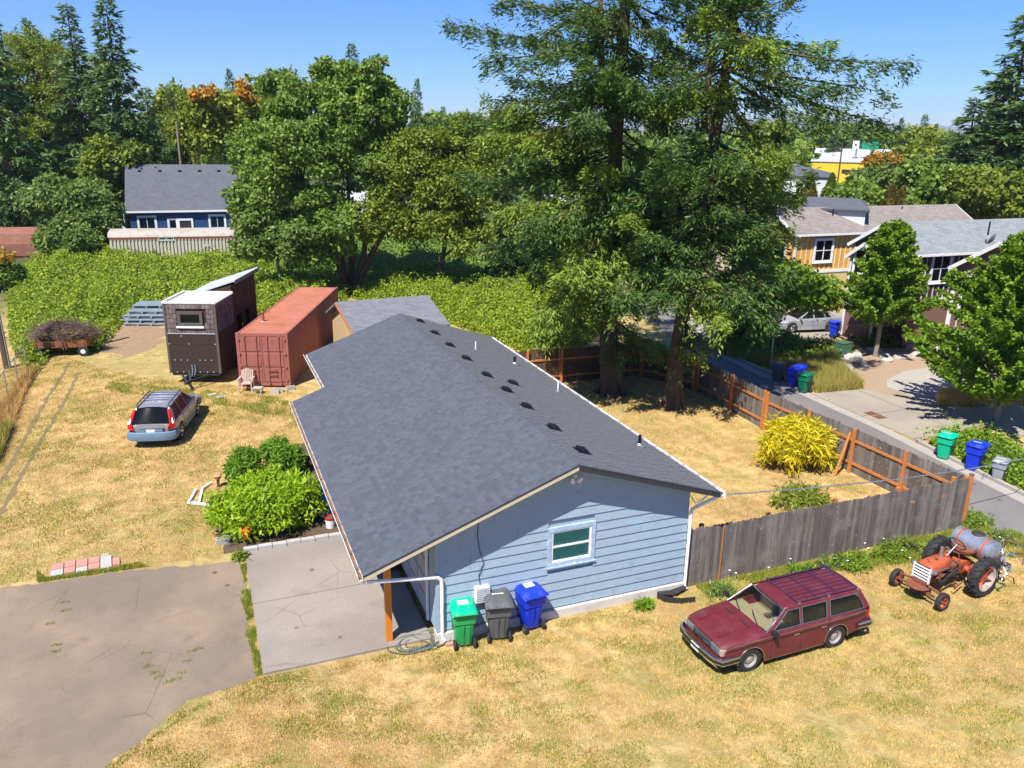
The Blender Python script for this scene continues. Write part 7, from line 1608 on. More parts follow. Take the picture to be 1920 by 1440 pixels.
# ---- the two big firs in the back yard
def big_fir(base, trunk_px, label, boughs, lower, seed, H=31, extra_stem=None, rk=1.0):
    rng = np.random.default_rng(seed); b3 = np.array([base[0], base[1], 0.0]); T = empty('douglas_fir', (base[0], base[1], 0), 0, label, 'tree', 'big firs in the back yard')
    pts = [Vector(plane_pt(px, py, base) - b3) for px, py in trunk_px]; pts[0].z = -0.1; top = pts[-1]; d_ = (pts[-1] - pts[-2]).normalized()
    zz = top.z; pts.append(top + d_ * (H - zz)); nP = len(pts)
    def rad(z): return rk * 0.52 * max(0.04, 1 - z / H) ** 0.8
    rs = [0.78 * rk] + [rad(p.z) for p in pts[1:]]; pts.insert(1, pts[0].lerp(pts[1], 0.12) if pts[1].z > 3 else pts[0].lerp(pts[1], 0.35)); rs.insert(1, 0.56 * rk)
    mb = MB(); mb.tube(pts, rs, 14, cap=False)
    for k in range(7): a = k * 0.9; mb.tube([(0.34 * rk * cos(a), 0.34 * rk * sin(a), 1.2), (0.66 * rk * cos(a), 0.66 * rk * sin(a), 0.25), (0.98 * rk * cos(a), 0.98 * rk * sin(a), -0.1)], [0.2 * rk, 0.18 * rk, 0.07], 6, cap=False)
    def tz(z):
        for a, b in zip(pts, pts[1:]):
            if a.z <= z <= b.z: return a.lerp(b, (z - a.z) / max(1e-6, b.z - a.z))
        return pts[-1]
    if extra_stem: q = [Vector(plane_pt(px, py, base, dd) - b3) for px, py, dd in extra_stem]; mb.tube(q, [0.22 * rk, 0.17 * rk, 0.12 * rk], 8, cap=False)
    limb = MB(); parts = []; bright = []
    for (x0, y0, x1, y1, dd, wd, sg) in boughs:
        p0 = Vector(plane_pt(x0, y0, base) - b3); p0 = tz(max(0.5, p0.z)); p1 = plane_pt(x1, y1, base, dd) - b3
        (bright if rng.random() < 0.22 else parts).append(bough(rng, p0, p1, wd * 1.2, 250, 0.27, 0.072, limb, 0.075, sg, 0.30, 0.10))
    for (z_lo, z_hi, n, lmin, lmax, dr, wd) in lower:
        for i in range(n):
            z = rng.uniform(z_lo, z_hi); a = rng.random() * 2 * pi; ln = rng.uniform(lmin, lmax); p0 = tz(z); tilt = rng.uniform(-dr, dr * 0.1)
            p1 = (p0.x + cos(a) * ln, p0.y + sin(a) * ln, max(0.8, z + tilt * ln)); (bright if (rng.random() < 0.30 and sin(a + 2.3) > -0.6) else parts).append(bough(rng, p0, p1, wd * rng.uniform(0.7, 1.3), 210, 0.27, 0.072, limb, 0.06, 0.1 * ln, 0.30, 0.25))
    mb.build('trunk', M['bark'], T, smooth=True); tag(limb.build('limbs', M['bark'], T, smooth=True), kind='stuff')
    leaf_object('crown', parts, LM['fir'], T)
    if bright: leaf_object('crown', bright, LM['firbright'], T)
    return T
A_ = at(1145, 738); B_ = at(1262, 764)
big_fir(A_, [(1145, 738), (1140, 600), (1150, 400), (1155, 250), (1165, 120), (1172, 0)], 'larger left hand Douglas fir with thick ridged trunk rising inside the back yard',
  [(1160, 90, 838, 42, 1.0, 1.1, 0.2), (1160, 60, 905, 110, -2, 1.0, 0.3), (1165, 20, 930, -10, 1, 1.1, 0.3), (1158, 140, 905, 185, -1, 1.3, 0.5), (1158, 160, 872, 225, 1.5, 1.4, 0.5), (1155, 200, 900, 260, -2, 1.5, 0.4),
   (1158, 150, 1110, 120, -4, 1.2, 0.2), (1156, 180, 1010, 150, -3, 1.1, 0.2), (1165, 60, 1090, 20, -3, 0.9, 0.2), (1168, 30, 1060, -20, -2, 0.9, 0.2), (1158, 170, 1150, 135, -5, 1.0, 0.2), (1165, 30, 1240, 60, -2, 0.9, 0.3), (1165, 80, 1285, 130, 0, 0.8, 0.3), (1158, 180, 1260, 205, -1, 1.2, 0.3),
   (1150, 290, 862, 330, 0.5, 1.4, 0.5), (1150, 300, 930, 400, -2.5, 1.5, 0.5), (1150, 340, 905, 470, -1, 1.5, 0.5), (1150, 330, 990, 420, -5, 1.5, 0.5), (1150, 380, 1060, 520, -5.5, 1.5, 0.5), (1150, 420, 1180, 560, -5.5, 1.5, 0.5), (1148, 430, 1010, 600, -4, 1.3, 0.4), (1150, 400, 1230, 520, -4.5, 1.3, 0.4), (1142, 560, 1052, 590, -2.5, 1.0, 0.3),
   (1142, 625, 1168, 668, -1.5, 0.5, 0.0), (1141, 650, 1160, 690, -1.3, 0.4, 0.0), (1142, 600, 1200, 640, 1.5, 1.0, 0.2), (1142, 590, 1240, 650, 2.0, 1.2, 0.2)],
  [(4.6, 12.0, 58, 2.0, 4.8, 0.5, 0.8), (12, 19.5, 36, 2.5, 6.0, 0.45, 0.9), (19, 30, 9, 1.5, 4.5, 0.3, 0.9)], 21, 32, extra_stem=[(1150, 300, 1.2), (1128, 130, 1.4), (1124, -60, 1.6)], rk=0.86)
big_fir(B_, [(1262, 764), (1272, 640), (1296, 500), (1330, 320), (1358, 150), (1380, 0)], 'smaller right hand Douglas fir leaning right with long open boughs over the alley',
  [(1366, 75, 1722, 118, -0.5, 0.75, 0.3), (1370, 60, 1560, 85, 1.5, 0.8, 0.2), (1362, 110, 1600, 170, -1.0, 0.9, 0.3), (1358, 130, 1690, 240, 0.5, 0.9, 0.2), (1356, 140, 1560, 230, -2, 0.9, 0.3), (1350, 180, 1480, 300, -2, 1.1, 0.3), (1372, 20, 1500, -15, 0, 1.0, 0.2), (1368, 40, 1440, 90, -3, 1.0, 0.2), (1372, 10, 1300, 30, -1, 1.0, 0.2), (1360, 90, 1290, 60, 0, 0.9, 0.2), (1350, 170, 1280, 190, -2, 1.1, 0.2),
   (1335, 280, 1470, 330, -1, 1.3, 0.3), (1330, 300, 1500, 370, 1, 1.3, 0.3), (1330, 330, 1230, 300, -3, 1.4, 0.3), (1320, 380, 1450, 430, -3, 1.3, 0.4), (1310, 420, 1470, 470, 0, 1.1, 0.4), (1310, 430, 1210, 440, -3, 1.3, 0.4), (1300, 470, 1390, 560, -3.5, 1.2, 0.4), (1300, 480, 1240, 560, -4, 1.3, 0.4), (1668, 130, 1675, 175, -0.5, 0.3, 0.0),
   (1276, 655, 1292, 700, -1.0, 0.4, 0.0), (1282, 600, 1318, 640, -1.2, 0.6, 0.1), (1280, 640, 1316, 668, -1.8, 0.5, 0.0), (1278, 620, 1338, 655, -0.5, 0.4, 0.0)],
  [(6.0, 12.0, 56, 1.8, 4.4, 0.5, 0.85), (12, 18.5, 24, 2.0, 4.6, 0.4, 0.8), (18, 28, 8, 1.5, 4.0, 0.3, 0.8)], 22, 29, extra_stem=[(1330, 250, -1.0), (1328, 120, -1.2), (1332, -40, -1.4)], rk=0.66)
# smaller firs and broadleaf trees beyond the back fence
def pxtree(fn, *a, **k): return fn(*a, **k)
def con(key, px, pyb, pyt, dist, name, label, sx=1.0, rz=0.0, group=None, **kw):
    b = at_dist(px, pyb, dist); h = at_dist(px, pyt, dist)[2]; return conifer(key, name, (b[0], b[1]), h, label, 'tree', group, rz, sx, **kw)
dense = dict(seed=31, H=20, R=4.6, z0=1.0, nb=150, L=0.75, W=0.26, dens=26, mat=LM['fir'], droop=0.35, shape=0.75, irregular=0.35, trunk_r=0.35)
spruce = dict(seed=32, H=28, R=5.2, z0=2.0, nb=210, L=0.75, W=0.25, dens=26, mat=LM['spruce'], droop=0.25, shape=0.85, irregular=0.4, trunk_r=0.4)
con('dense', 945, 560, 265, 62, 'fir_tree', 'mid green fir standing left of the great firs above the brambles', 0.75, **dense)
con('dense', 1010, 500, 250, 72, 'fir_tree', 'mid green fir behind the left great fir', 0.9, 1.3); con('dense', 1440, 420, 262, 60, 'fir_tree', 'drooping fir just left of the ochre townhouse', 0.7, 2.1)
con('dense', 1400, 560, 285, 50, 'fir_tree', 'drooping dark fir between the leaning fir and the ochre townhouse', 0.62, 0.8)
con('dense', 1085, 470, 285, 66, 'fir_tree', 'fir filling the gap between the two great firs', 0.9, 3.0)
con('dense', 1240, 440, 270, 64, 'fir_tree', 'shaded fir directly behind the right great fir', 0.9, 4.4)
con('spruce', 238, 330, -6, 100, 'spruce_tree', 'tall blue green spruce, rightmost of the three on the left skyline', 1.15, **spruce)
con('spruce', 168, 330, 12, 108, 'spruce_tree', 'middle blue green spruce behind the feathery tree, left skyline', 1.15, 1.2); con('spruce', 95, 330, 40, 118, 'spruce_tree', 'half hidden spruce between the middle and leftmost on the skyline', 1.1, 2.2); con('spruce', 20, 330, -15, 104, 'spruce_tree', 'tall spruce cut by the left picture edge', 0.95, 3.3)
con('spruce', 290, 320, 165, 125, 'spruce_tree', 'lower spruce filling in right of the three tall left ones', 1.5, 0.3)
con('spruce', 1876, 330, 28, 92, 'spruce_tree', 'tallest conifer at the right picture edge', 1.6, 2.6); con('spruce', 1806, 330, 185, 90, 'spruce_tree', 'lower broad conifer left of the tallest one at the right edge', 1.7, 0.9); con('spruce', 1935, 340, 110, 92, 'spruce_tree', 'conifer half outside the right picture edge', 1.2, 4.0); con('spruce', 1850, 350, 130, 112, 'spruce_tree', 'conifer filling behind the two at the right edge', 1.3, 5.0)
for i, (px, pyt, dist, sx, lb) in enumerate(((668, 82, 150, 0.9, 'pointed spruce behind the large maple, just left of a smaller one'), (715, 125, 160, 0.8, 'small spruce peeping over the right shoulder of the maple'), (738, 178, 150, 0.9, 'spruce at the right foot of the maple skyline'), (785, 148, 170, 0.8, 'lone pointed spruce on the open skyline between maple and firs'),
        (832, 200, 210, 1.0, 'hazy round topped spruce left of the great firs'), (443, 130, 185, 0.9, 'pointed spruce above the orange tinted tree'), (1560, 222, 240, 1.2, 'spruce group member above the yellow warehouse, left'), (1600, 228, 260, 1.3, 'spruce above the yellow warehouse, centre'), (1680, 222, 230, 1.0, 'spruce right of the green sign'), (1722, 215, 220, 1.1, 'twin topped spruce on the right horizon'), (1745, 232, 250, 1.2, 'small spruce just left of the right edge conifers'), (1395, 225, 230, 1.2, 'spruce seen under the long open boughs'),
        (330, 165, 120, 0.9, 'olive tinted conifer left of the orange tinted tree'), (1500, 232, 280, 1.3, 'far spruce left of the utility pole'), (890, 215, 180, 1.1, 'far spruce partly hidden by the left boughs'))):
    con('spruce', px, 300, pyt, dist, 'spruce_tree', lb, sx, i * 1.7)
# broadleaf trees
tb = at(655, 548)
broad_tree('maple_tree', tb, [(600, 230, 95, 90, 0), (680, 200, 85, 75, 1), (560, 330, 90, 90, -2), (690, 320, 80, 80, 0), (620, 420, 90, 60, -1), (500, 400, 50, 70, -3), (630, 148, 38, 30, 0), (700, 140, 26, 22, 0), (540, 170, 38, 40, 1), (480, 300, 40, 60, 1), (590, 480, 60, 40, -2), (720, 420, 50, 50, 1), (735, 300, 30, 60, 1)],
  'large multi stemmed maple behind the red container', 'maple', 540, 190, 0.245, 0.18, (0.45, 1.0), trunks=[[(652, 545, 0), (640, 480, 0), (622, 400, 0.5), (600, 300, 0.5)], [(655, 548, 0.3), (662, 470, 0.5), (655, 400, 0.5), (650, 280, 0)], [(660, 548, 0), (682, 480, -0.3), (690, 400, 0), (700, 300, 0)], [(664, 548, -0.3), (700, 470, -0.5), (735, 410, 0), (760, 360, 0)], [(650, 548, -0.3), (628, 470, -0.8), (590, 410, -1), (560, 330, -1)]], bark='bark', seed=41, tr=0.27, nl=90)
bb = at(529, 560)
broad_tree('young_maple', bb, [(500, 430, 55, 55, 0), (540, 395, 50, 50, 0), (470, 385, 40, 40, 0), (560, 455, 50, 40, -1), (510, 345, 40, 40, 1), (480, 470, 35, 25, -1)], 'young maple with single pale trunk in front of the larger one', 'dusty', 190, 200, 0.24, 0.17, (0.4, 0.85), trunks=[[(529, 562, 0), (524, 520, 0), (515, 450, 0), (505, 380, 0), (500, 330, 0)]], bark='palebark', seed=42, tr=0.15, nl=40)
broad_tree('yellow_green_tree', at(815, 552), [(800, 300, 90, 60, 0), (850, 360, 80, 70, -1), (760, 370, 70, 70, 0), (830, 440, 90, 55, -1), (900, 300, 50, 50, 1), (870, 240, 35, 25, 1), (720, 430, 50, 50, -1)], 'round yellow green tree between the maple and the great firs', 'yellowgreen', 400, 180, 0.215, 0.14, (0.45, 1.0), seed=43, tr=0.25, nl=70)
broad_tree('olive_tree', at_dist(400, 330, 115)[:2], [(400, 225, 60, 50, 0), (460, 235, 60, 45, 0), (370, 260, 40, 40, 0), (430, 275, 60, 35, -1), (500, 200, 45, 35, 2)], 'olive tree with orange tinted top behind the far blue house', 'olive', 190, 130, 0.5, 0.36, (1.2, 2.2), seed=44, tr=0.4, extra=('orange', (432, 188, 60, 26, -2), 16))
broad_tree('locust_tree', at(130, 425), [(60, 170, 90, 80, 0), (150, 180, 70, 70, 0), (30, 260, 80, 80, -1), (120, 270, 80, 60, -1), (180, 240, 40, 50, 1), (60, 110, 55, 35, 1), (-20, 200, 60, 90, 0), (90, 330, 60, 40, 0)], 'tall feathery locust with several thin dark stems at the left edge', 'olive', 330, 165, 0.35, 0.12, (0.7, 1.6), trunks=[[(150, 425, 0), (140, 360, 0), (120, 300, 0), (95, 220, 0)], [(143, 425, 0.5), (148, 360, 0.5), (152, 300, 0.5), (170, 220, 0.5)], [(168, 420, -0.5), (178, 360, -0.5), (185, 300, -0.5), (190, 250, -0.5)], [(130, 425, 0), (122, 360, 0), (85, 280, 0), (50, 200, 0)]], seed=45, tr=0.26, nl=80)
broad_tree('walnut_tree', at(140, 487), [(118, 390, 48, 42, 0), (160, 400, 50, 45, 0), (112, 432, 26, 32, 0), (150, 450, 60, 35, -1), (190, 430, 35, 40, 0)], 'broad leafy tree between the barrel shed and the trailer home', 'dusty', 230, 200, 0.32, 0.20, (0.6, 1.2), seed=46, tr=0.2)
broad_tree('leafy_shrub', at(8, 545), [(0, 512, 34, 24, 0), (18, 525, 22, 18, 0)], 'dark round shrub with yellow flowers at the left picture edge', 'maple', 60, 150, 0.22, 0.14, (0.35, 0.7), seed=47, tr=0.08, cat='shrub', extra=('orange', (4, 488, 12, 10, -0.8), 3))
broad_tree('hedgerow_tree', at_dist(20, 395, 108)[:2], [(10, 380, 40, 45, 0), (-20, 400, 40, 50, 0), (45, 370, 25, 25, 0)], 'bright leafy tree behind the barrel shed at the left edge', 'yellowgreen', 110, 130, 0.4, 0.3, (0.7, 1.3), seed=48)
broad_tree('garden_tree', at_dist(215, 380, 98)[:2], [(205, 310, 35, 30, 0), (240, 290, 25, 20, 0), (190, 340, 30, 35, 0)], 'mixed green tree against the left wall of the far blue house', 'yellowgreen', 90, 120, 0.42, 0.3, (0.8, 1.4), seed=49)
broad_tree('distant_tree', at_dist(1080, 330, 140)[:2], [(1075, 268, 35, 28, 0), (1040, 280, 30, 20, 0)], 'browned yellow tree seen far away between the great fir boughs', 'cedar', 60, 110, 0.5, 0.35, (1.2, 2.0), seed=50)
broad_tree('street_maple', at_dist(1620, 360, 115)[:2], [(1626, 348, 26, 22, 0), (1655, 340, 28, 24, 0), (1668, 355, 26, 20, 0), (1600, 366, 18, 9, 0)], 'green tree with orange top in front of the yellow warehouse', 'dusty', 130, 120, 0.42, 0.3, (0.9, 1.6), seed=51, extra=('orange', (1655, 308, 30, 14, 1), 26))
for i, (px, py, rx, ry, d_, lf, lb) in enumerate(((1440, 262, 45, 18, 240, 'olive', 'olive distant tree under the open fir boughs'), (1590, 262, 55, 12, 290, 'maple', 'distant green tree crown behind the warehouse'), (1735, 275, 38, 18, 175, 'olive', 'distant yellowish tree right of the green sign'), (1745, 300, 45, 28, 140, 'yellowgreen', 'pale green distant tree left of the right edge conifers'), (1790, 380, 70, 40, 78, 'maple', 'broad light tree behind the plum townhouse roof'), (1870, 370, 70, 38, 76, 'yellowgreen', 'feathery light green tree behind the mauve townhouse roof'), (1730, 330, 30, 22, 105, 'maple', 'green tree beside the long white flat building'),
        (960, 250, 45, 26, 170, 'olive', 'distant olive crown seen through the left boughs'), (330, 215, 28, 34, 135, 'olive', 'olive tree beside the pale bare pole'), (365, 215, 24, 22, 150, 'maple', 'small distant crown right of the bare pole'), (820, 245, 40, 20, 190, 'maple', 'distant crown under the lone pointed spruce'), (1600, 372, 34, 16, 100, 'maple', 'low green tree in front of the white hipped house'))):
    b = at_dist(px, py + 60, d_); broad_tree('distant_tree', b[:2], [(px, py, rx, ry, 0), (px + rx * 0.5, py + ry * 0.4, rx * 0.6, ry * 0.8, -1), (px - rx * 0.5, py + ry * 0.5, rx * 0.6, ry * 0.8, 1)], lb, lf, 90 if d_ > 100 else 170, 110, 0.0045 * d_, 0.0033 * d_, (0.010 * d_, 0.017 * d_), seed=60 + i, tr=0.3, nl=12)
for i, (px, pyb, pyt, d_, lb) in enumerate(((1517, 368, 332, 100, 'narrow clipped conifer left of the white hipped house'), (1556, 366, 330, 100, 'narrow clipped conifer at the right corner of the white hipped house'), (1668, 388, 352, 90, 'narrow browned conifer behind the brown roof, left of its twin'), (1690, 388, 355, 90, 'narrow browned conifer behind the brown roof, right of its twin'))):
    b = at_dist(px, pyb, d_); h = at_dist(px, pyt, d_)[2]; rng = np.random.default_rng(90 + i); T = empty('clipped_conifer', (b[0], b[1], 0), 0, lb, 'tree')
    MB().tube([(0, 0, 0), (0, 0, h * 0.9)], [0.12, 0.03], 6).build('trunk', M['bark'], T); n = 2600; z = rng.random(n) * h; a = rng.random(n) * 2 * pi; rr_ = 1.25 * np.minimum(1, (h - z) / h * 2.2) * (0.85 + 0.2 * rng.random(n)); Pp = np.stack([rr_ * np.cos(a), rr_ * np.sin(a), z], 1)
    leaf_object('crown', [kites(Pp, np.stack([np.cos(a) * .4, np.sin(a) * .4, 1 + 0 * a], 1) + rng.normal(size=(n, 3)) * .3, np.stack([np.cos(a), np.sin(a), 0 * a], 1), 0.5, 0.22)], LM['cedar' if i >= 2 or i == 0 else 'maple'], T)
# street trees on the right
def pyramid(base, H, R, label, seed, leaf='sweetgum', n=150, per=130, L=0.20, W=0.17, z0=1.6, bark='palebark', tr=0.14, name='sweetgum_tree', spike=0.5):
    rng = np.random.default_rng(seed); T = empty(name, (base[0], base[1], 0), 0, label, 'tree'); parts = []; mb = MB(); mb.tube([(0, 0, -0.05), (0.03, 0, H * 0.4), (0, 0, H)], [tr, tr * 0.6, 0.015], 8, cap=False)
    for i in range(n):
        u = ((i + rng.random()) / n); z = z0 + (H - z0) * u * 0.92; ln = R * (1 - u) ** 0.7 * rng.uniform(0.55, 1.1) + 0.25; a = rng.random() * 2 * pi; rise = spike * ln
        p0 = np.array([0, 0, z]); p1 = np.array([cos(a) * ln, sin(a) * ln, z + rise]); m = int(per * (0.35 + ln / R)); t = 0.2 + 0.8 * rng.random(m) ** 0.7; P = p0 + t[:, None] * (p1 - p0) + rng.normal(size=(m, 3)) * (0.17 * (1.15 - t))[:, None]
        D = rng.normal(size=(m, 3)) + unit(p1 - p0) * 0.7; N = rng.normal(size=(m, 3)) * 0.7 + np.array([0, 0, 1]); parts.append(kites(P, D, N, L * rng.uniform(0.7, 1.2, m), W * rng.uniform(0.7, 1.2, m)))
        if i % 2 == 0: mb.tube([tuple(p0), tuple(p1)], [0.025, 0.006], 4, cap=False)
    mb.build('trunk', M[bark], T, smooth=True); leaf_object('crown', parts, LM[leaf], T); return T
mbse = at(1641, 668); pyramid(mbse, 7.9, 2.7, 'bright green conical maple on the gravel bed before the plum townhouse', 70, n=240, per=150, L=0.18, W=0.15)
b = at(1880, 800); pyramid((b[0] + 0.3, b[1] + 0.6), 8.6, 4.3, 'bright green conical maple cut by the right picture edge', 71, n=330, per=190, z0=0.7, L=0.2, W=0.16)
b = at(1905, 690); pyramid(b, 6.2, 3.2, 'bright green tree behind the right edge maple', 72, n=220, per=150, z0=0.8)
broad_tree('street_tree', at(1463, 668), [(1440, 552, 55, 30, 0), (1505, 545, 45, 24, 0), (1395, 570, 40, 30, 0), (1470, 520, 40, 28, 0.5), (1405, 602, 38, 18, -0.3), (1540, 570, 26, 12, 0)], 'spreading dark green street tree in front of the silver saloon', 'sweetgum', 170, 150, 0.20, 0.16, (0.5, 0.95), trunks=[[(1463, 670, 0), (1462, 640, 0), (1458, 600, 0), (1455, 545, 0)]], bark='bark', seed=73, tr=0.13, nl=40)
broad_tree('street_tree', at(1352, 640), [(1360, 560, 40, 40, 0), (1340, 590, 30, 30, 0), (1385, 600, 30, 22, 0)], 'shaded shrubby tree on the verge between the leaning fir and street tree', 'fir', 110, 130, 0.22, 0.13, (0.45, 0.8), seed=74, tr=0.1)
# ---- brambles
def inpoly(P, poly):
    x, y = P[:, 0], P[:, 1]; ins = np.zeros(len(P), bool); j = len(poly) - 1
    for i in range(len(poly)):
        xi, yi = poly[i]; xj, yj = poly[j]; c = ((yi > y) != (yj > y)) & (x < (xj - xi) * (y - yi) / (yj - yi + 1e-12) + xi); ins ^= c; j = i
    return ins
def vnoise(x, y, s, seed=0):
    r = np.random.default_rng(seed); out = 0
    for k in range(6): a = r.random() * 2 * pi; f = s * (0.6 + r.random() * 1.2); out = out + np.sin(x * f * cos(a) + y * f * sin(a) + r.random() * 6.28)
    return out / 6
def dist_edge(P, poly):
    d = np.full(len(P), 1e9)
    for a, b in zip(poly, poly[1:] + poly[:1]):
        a = np.array(a); b = np.array(b); t = np.clip(((P - a) @ (b - a)) / ((b - a) @ (b - a)), 0, 1); d = np.minimum(d, np.linalg.norm(P - (a + t[:, None] * (b - a)), axis=1))
    return d
def bramble(name, px_poly, n, hmax, label, seed, L=0.24, leaf='bramble'):
    poly = [at(*p) for p in px_poly]; rng = np.random.default_rng(seed); P0 = np.array(poly); lo, hi = P0.min(0), P0.max(0)
    P = lo + rng.random((n * 3, 2)) * (hi - lo); P = P[inpoly(P, poly)][:n]; de = dist_edge(P, poly)
    def hgt(P, de): return hmax * np.minimum(1, (de / 2.8)) ** 0.6 * (0.66 + 0.42 * vnoise(P[:, 0], P[:, 1], 0.8, seed) + 0.42 * vnoise(P[:, 0], P[:, 1], 2.0, seed + 1) + 0.14 * vnoise(P[:, 0], P[:, 1], 6, seed + 2))
    z = hgt(P, de) + rng.normal(size=len(P)) * 0.09 + rng.exponential(0.09, len(P)); e = 0.15
    gx = (hgt(P + [e, 0], de) - hgt(P - [e, 0], de)) / (2 * e); gy = (hgt(P + [0, e], de) - hgt(P - [0, e], de)) / (2 * e)
    N = unit(np.stack([-gx, -gy, np.ones(len(P))], 1) + rng.normal(size=(len(P), 3)) * 0.45); D = runit(rng, len(P)); D[:, 2] -= 0.25; s = rng.uniform(0.6, 1.2, len(P))
    pit = vnoise(P[:, 0], P[:, 1], 3.3, seed + 5) < -0.34; z = np.where(pit, z - 0.35, z)
    k2 = len(P) // 9; ci = rng.integers(0, len(P), k2 // 14); cc = np.repeat(ci, 14); tt = np.tile(np.linspace(0, 1, 14), len(ci)); aa = np.repeat(rng.random(len(ci)) * 2 * pi, 14); P2 = P[cc] + np.stack([np.cos(aa), np.sin(aa)], 1) * (tt * 0.9)[:, None]; z2 = z[cc] + np.sin(tt * pi * 0.75) * 0.38 + rng.normal(size=len(cc)) * 0.03
    P = np.concatenate([P, P2]); z = np.concatenate([z, z2]); N = np.concatenate([N, unit(np.array([0, 0, 1.0]) + rng.normal(size=(len(cc), 3)) * 0.6)]); D = np.concatenate([D, runit(rng, len(cc))]); s = np.concatenate([s, rng.uniform(0.5, 1.1, len(cc))])
    V = kites(np.stack([P[:, 0], P[:, 1], np.maximum(z, 0.08)], 1), D, N, L * s, L * 0.8 * s)
    # inner dark mass
    nx = 46; G = np.stack(np.meshgrid(np.linspace(lo[0], hi[0], nx), np.linspace(lo[1], hi[1], nx), indexing='ij'), -1).reshape(-1, 2); ins = inpoly(G, poly); dg = dist_edge(G, poly); zz = np.where(ins, hgt(G, dg) - 0.28, -0.05)
    F = np.array([(i * nx + j, (i + 1) * nx + j, (i + 1) * nx + j + 1, i * nx + j + 1) for i in range(nx - 1) for j in range(nx - 1)]); keep = ins[F].any(1); F = F[keep]
    VV = np.concatenate([V, np.stack([G[:, 0], G[:, 1], zz], 1)]); FF = np.concatenate([quads(len(V) // 4), F + len(V)])
    o = np_mesh(name, VV, FF, LM[leaf]); return tag(o, label, kind='stuff')
bramble('bramble_thicket', [(15, 560), (45, 500), (90, 478), (215, 482), (450, 487), (540, 505), (640, 525), (652, 560), (640, 600), (560, 600), (470, 605), (420, 592), (300, 596), (235, 604), (185, 660), (100, 665), (70, 700), (52, 700), (20, 650)], 88000, 1.45, 'wide bright green blackberry thicket behind the tiny house and brush trailer', 5, 0.19)
bramble('bramble_thicket', [(660, 535), (760, 520), (860, 525), (960, 520), (1060, 530), (1130, 560), (1150, 610), (1110, 640), (1085, 655), (980, 662), (900, 630), (800, 590), (760, 585), (660, 560)], 72000, 1.7, 'yellow green blackberry thicket between the house roof and the great firs', 6, 0.17)
bramble('dark_undergrowth', [(455, 488), (640, 520), (960, 515), (1110, 520), (1130, 470), (1000, 452), (700, 448), (455, 452)], 22000, 2.3, 'dark leafy undergrowth around the tree trunks beyond the brambles', 16, 0.26, 'maple')
bramble('verge_undergrowth', [(1330, 655), (1350, 622), (1450, 632), (1560, 655), (1560, 668), (1500, 672), (1440, 676), (1400, 676), (1352, 664)], 9000, 0.9, 'dark low undergrowth on the verge beneath the street tree', 7, 0.16, 'maple')
bramble('verge_undergrowth', [(1740, 832), (1765, 815), (1830, 815), (1925, 850), (1990, 890), (1930, 925), (1860, 893), (1790, 862)], 9000, 0.55, 'low green plants behind the kerb by the three alley bins', 8, 0.12, 'sweetgum')
bramble('rock_garden_plants', [(1500, 655), (1545, 648), (1600, 655), (1600, 668), (1540, 675), (1500, 668)], 4000, 0.6, 'low bright plants around the green utility cabinet', 9, 0.13, 'yellowgreen')
bramble('garden_shrubbery', [(1600, 640), (1720, 628), (1800, 640), (1790, 652), (1700, 652), (1620, 654)], 9000, 1.3, 'dark shrubbery row along the foot of the plum townhouse', 10, 0.15, 'maple')
# ---- yard shrubs
def shrub(name, base, ells, leaf, n, per, L, W, rc, label, seed, droop=0.3, cat='shrub', stem=True, up=0.35):
    rng = np.random.default_rng(seed); T = empty(name, (base[0], base[1], 0), 0, label, cat); C = ell_clumps(rng, ells, n, rc[0], rc[1], 0.35); C[:, 2] = np.maximum(C[:, 2], rc[0] * 0.5)
    mb = MB(); 
    for i in rng.choice(len(C), min(26, len(C)), replace=False): e = Vector(C[i, :3]); mb.tube([(e.x * 0.15, e.y * 0.15, 0), (e.x * 0.5, e.y * 0.5, e.z * 0.6), e], [0.018, 0.012, 0.005], 4, cap=False)
    mb.build('stems', M['twig'], T); leaf_object('foliage', [clump_leaves(rng, C, per, L, W, 0.9, droop, up)], LM[leaf], T); return T
shrub('green_bush', (-10.2, 7.6), [(-0.2, -0.45, 0.6, 1.2, 0.8, 0.7), (0, 0, 0.75, 1.35, 1.15, 0.85), (0.9, 0.1, 0.65, 0.9, 1.0, 0.75), (-0.9, 0.3, 0.6, 0.8, 0.9, 0.7), (0.1, 0.9, 0.6, 1.1, 0.9, 0.7)], 'lime', 190, 95, 0.17, 0.055, (0.22, 0.42), 'large lime green bush in the planter bed beside the concrete pad', 80, 0.5)
shrub('small_bush', (-11.6, 8.3), [(0, 0, 0.35, 0.35, 0.35, 0.35)], 'lime', 16, 60, 0.13, 0.04, (0.12, 0.22), 'small lime green sprig bush left of the large one by the pipe', 81)
for i, (px, py, r_, lb) in enumerate(((463, 892, 0.55, 'deep green palmate shrub at the left of the four behind the lime bush'), (520, 872, 0.55, 'deep green palmate shrub farthest back of the four'), (540, 890, 0.60, 'deep green palmate shrub nearest the eave of the four'), (452, 905, 0.45, 'small deep green palmate shrub low at the left of the lime bush'))):
    x, y = at(px, py); shrub('palmate_shrub', (x, y), [(0, 0, r_ * 0.95, r_ * 0.8, r_ * 0.8, r_ * 0.85)], 'hemp', 42, 80, 0.18, 0.05, (0.14, 0.26), lb, 82 + i, 0.5)
x, y = at(1492, 878); shrub('bamboo_clump', (x, y + 0.2), [(0, 0, 0.95, 1.1, 1.1, 0.9), (-0.65, 0, 0.75, 0.7, 0.8, 0.7), (0.65, -0.1, 0.85, 0.7, 0.8, 0.75)], 'bamboo', 190, 85, 0.25, 0.042, (0.22, 0.40), 'bright yellow bamboo clump inside the alley fence', 88, 0.75)
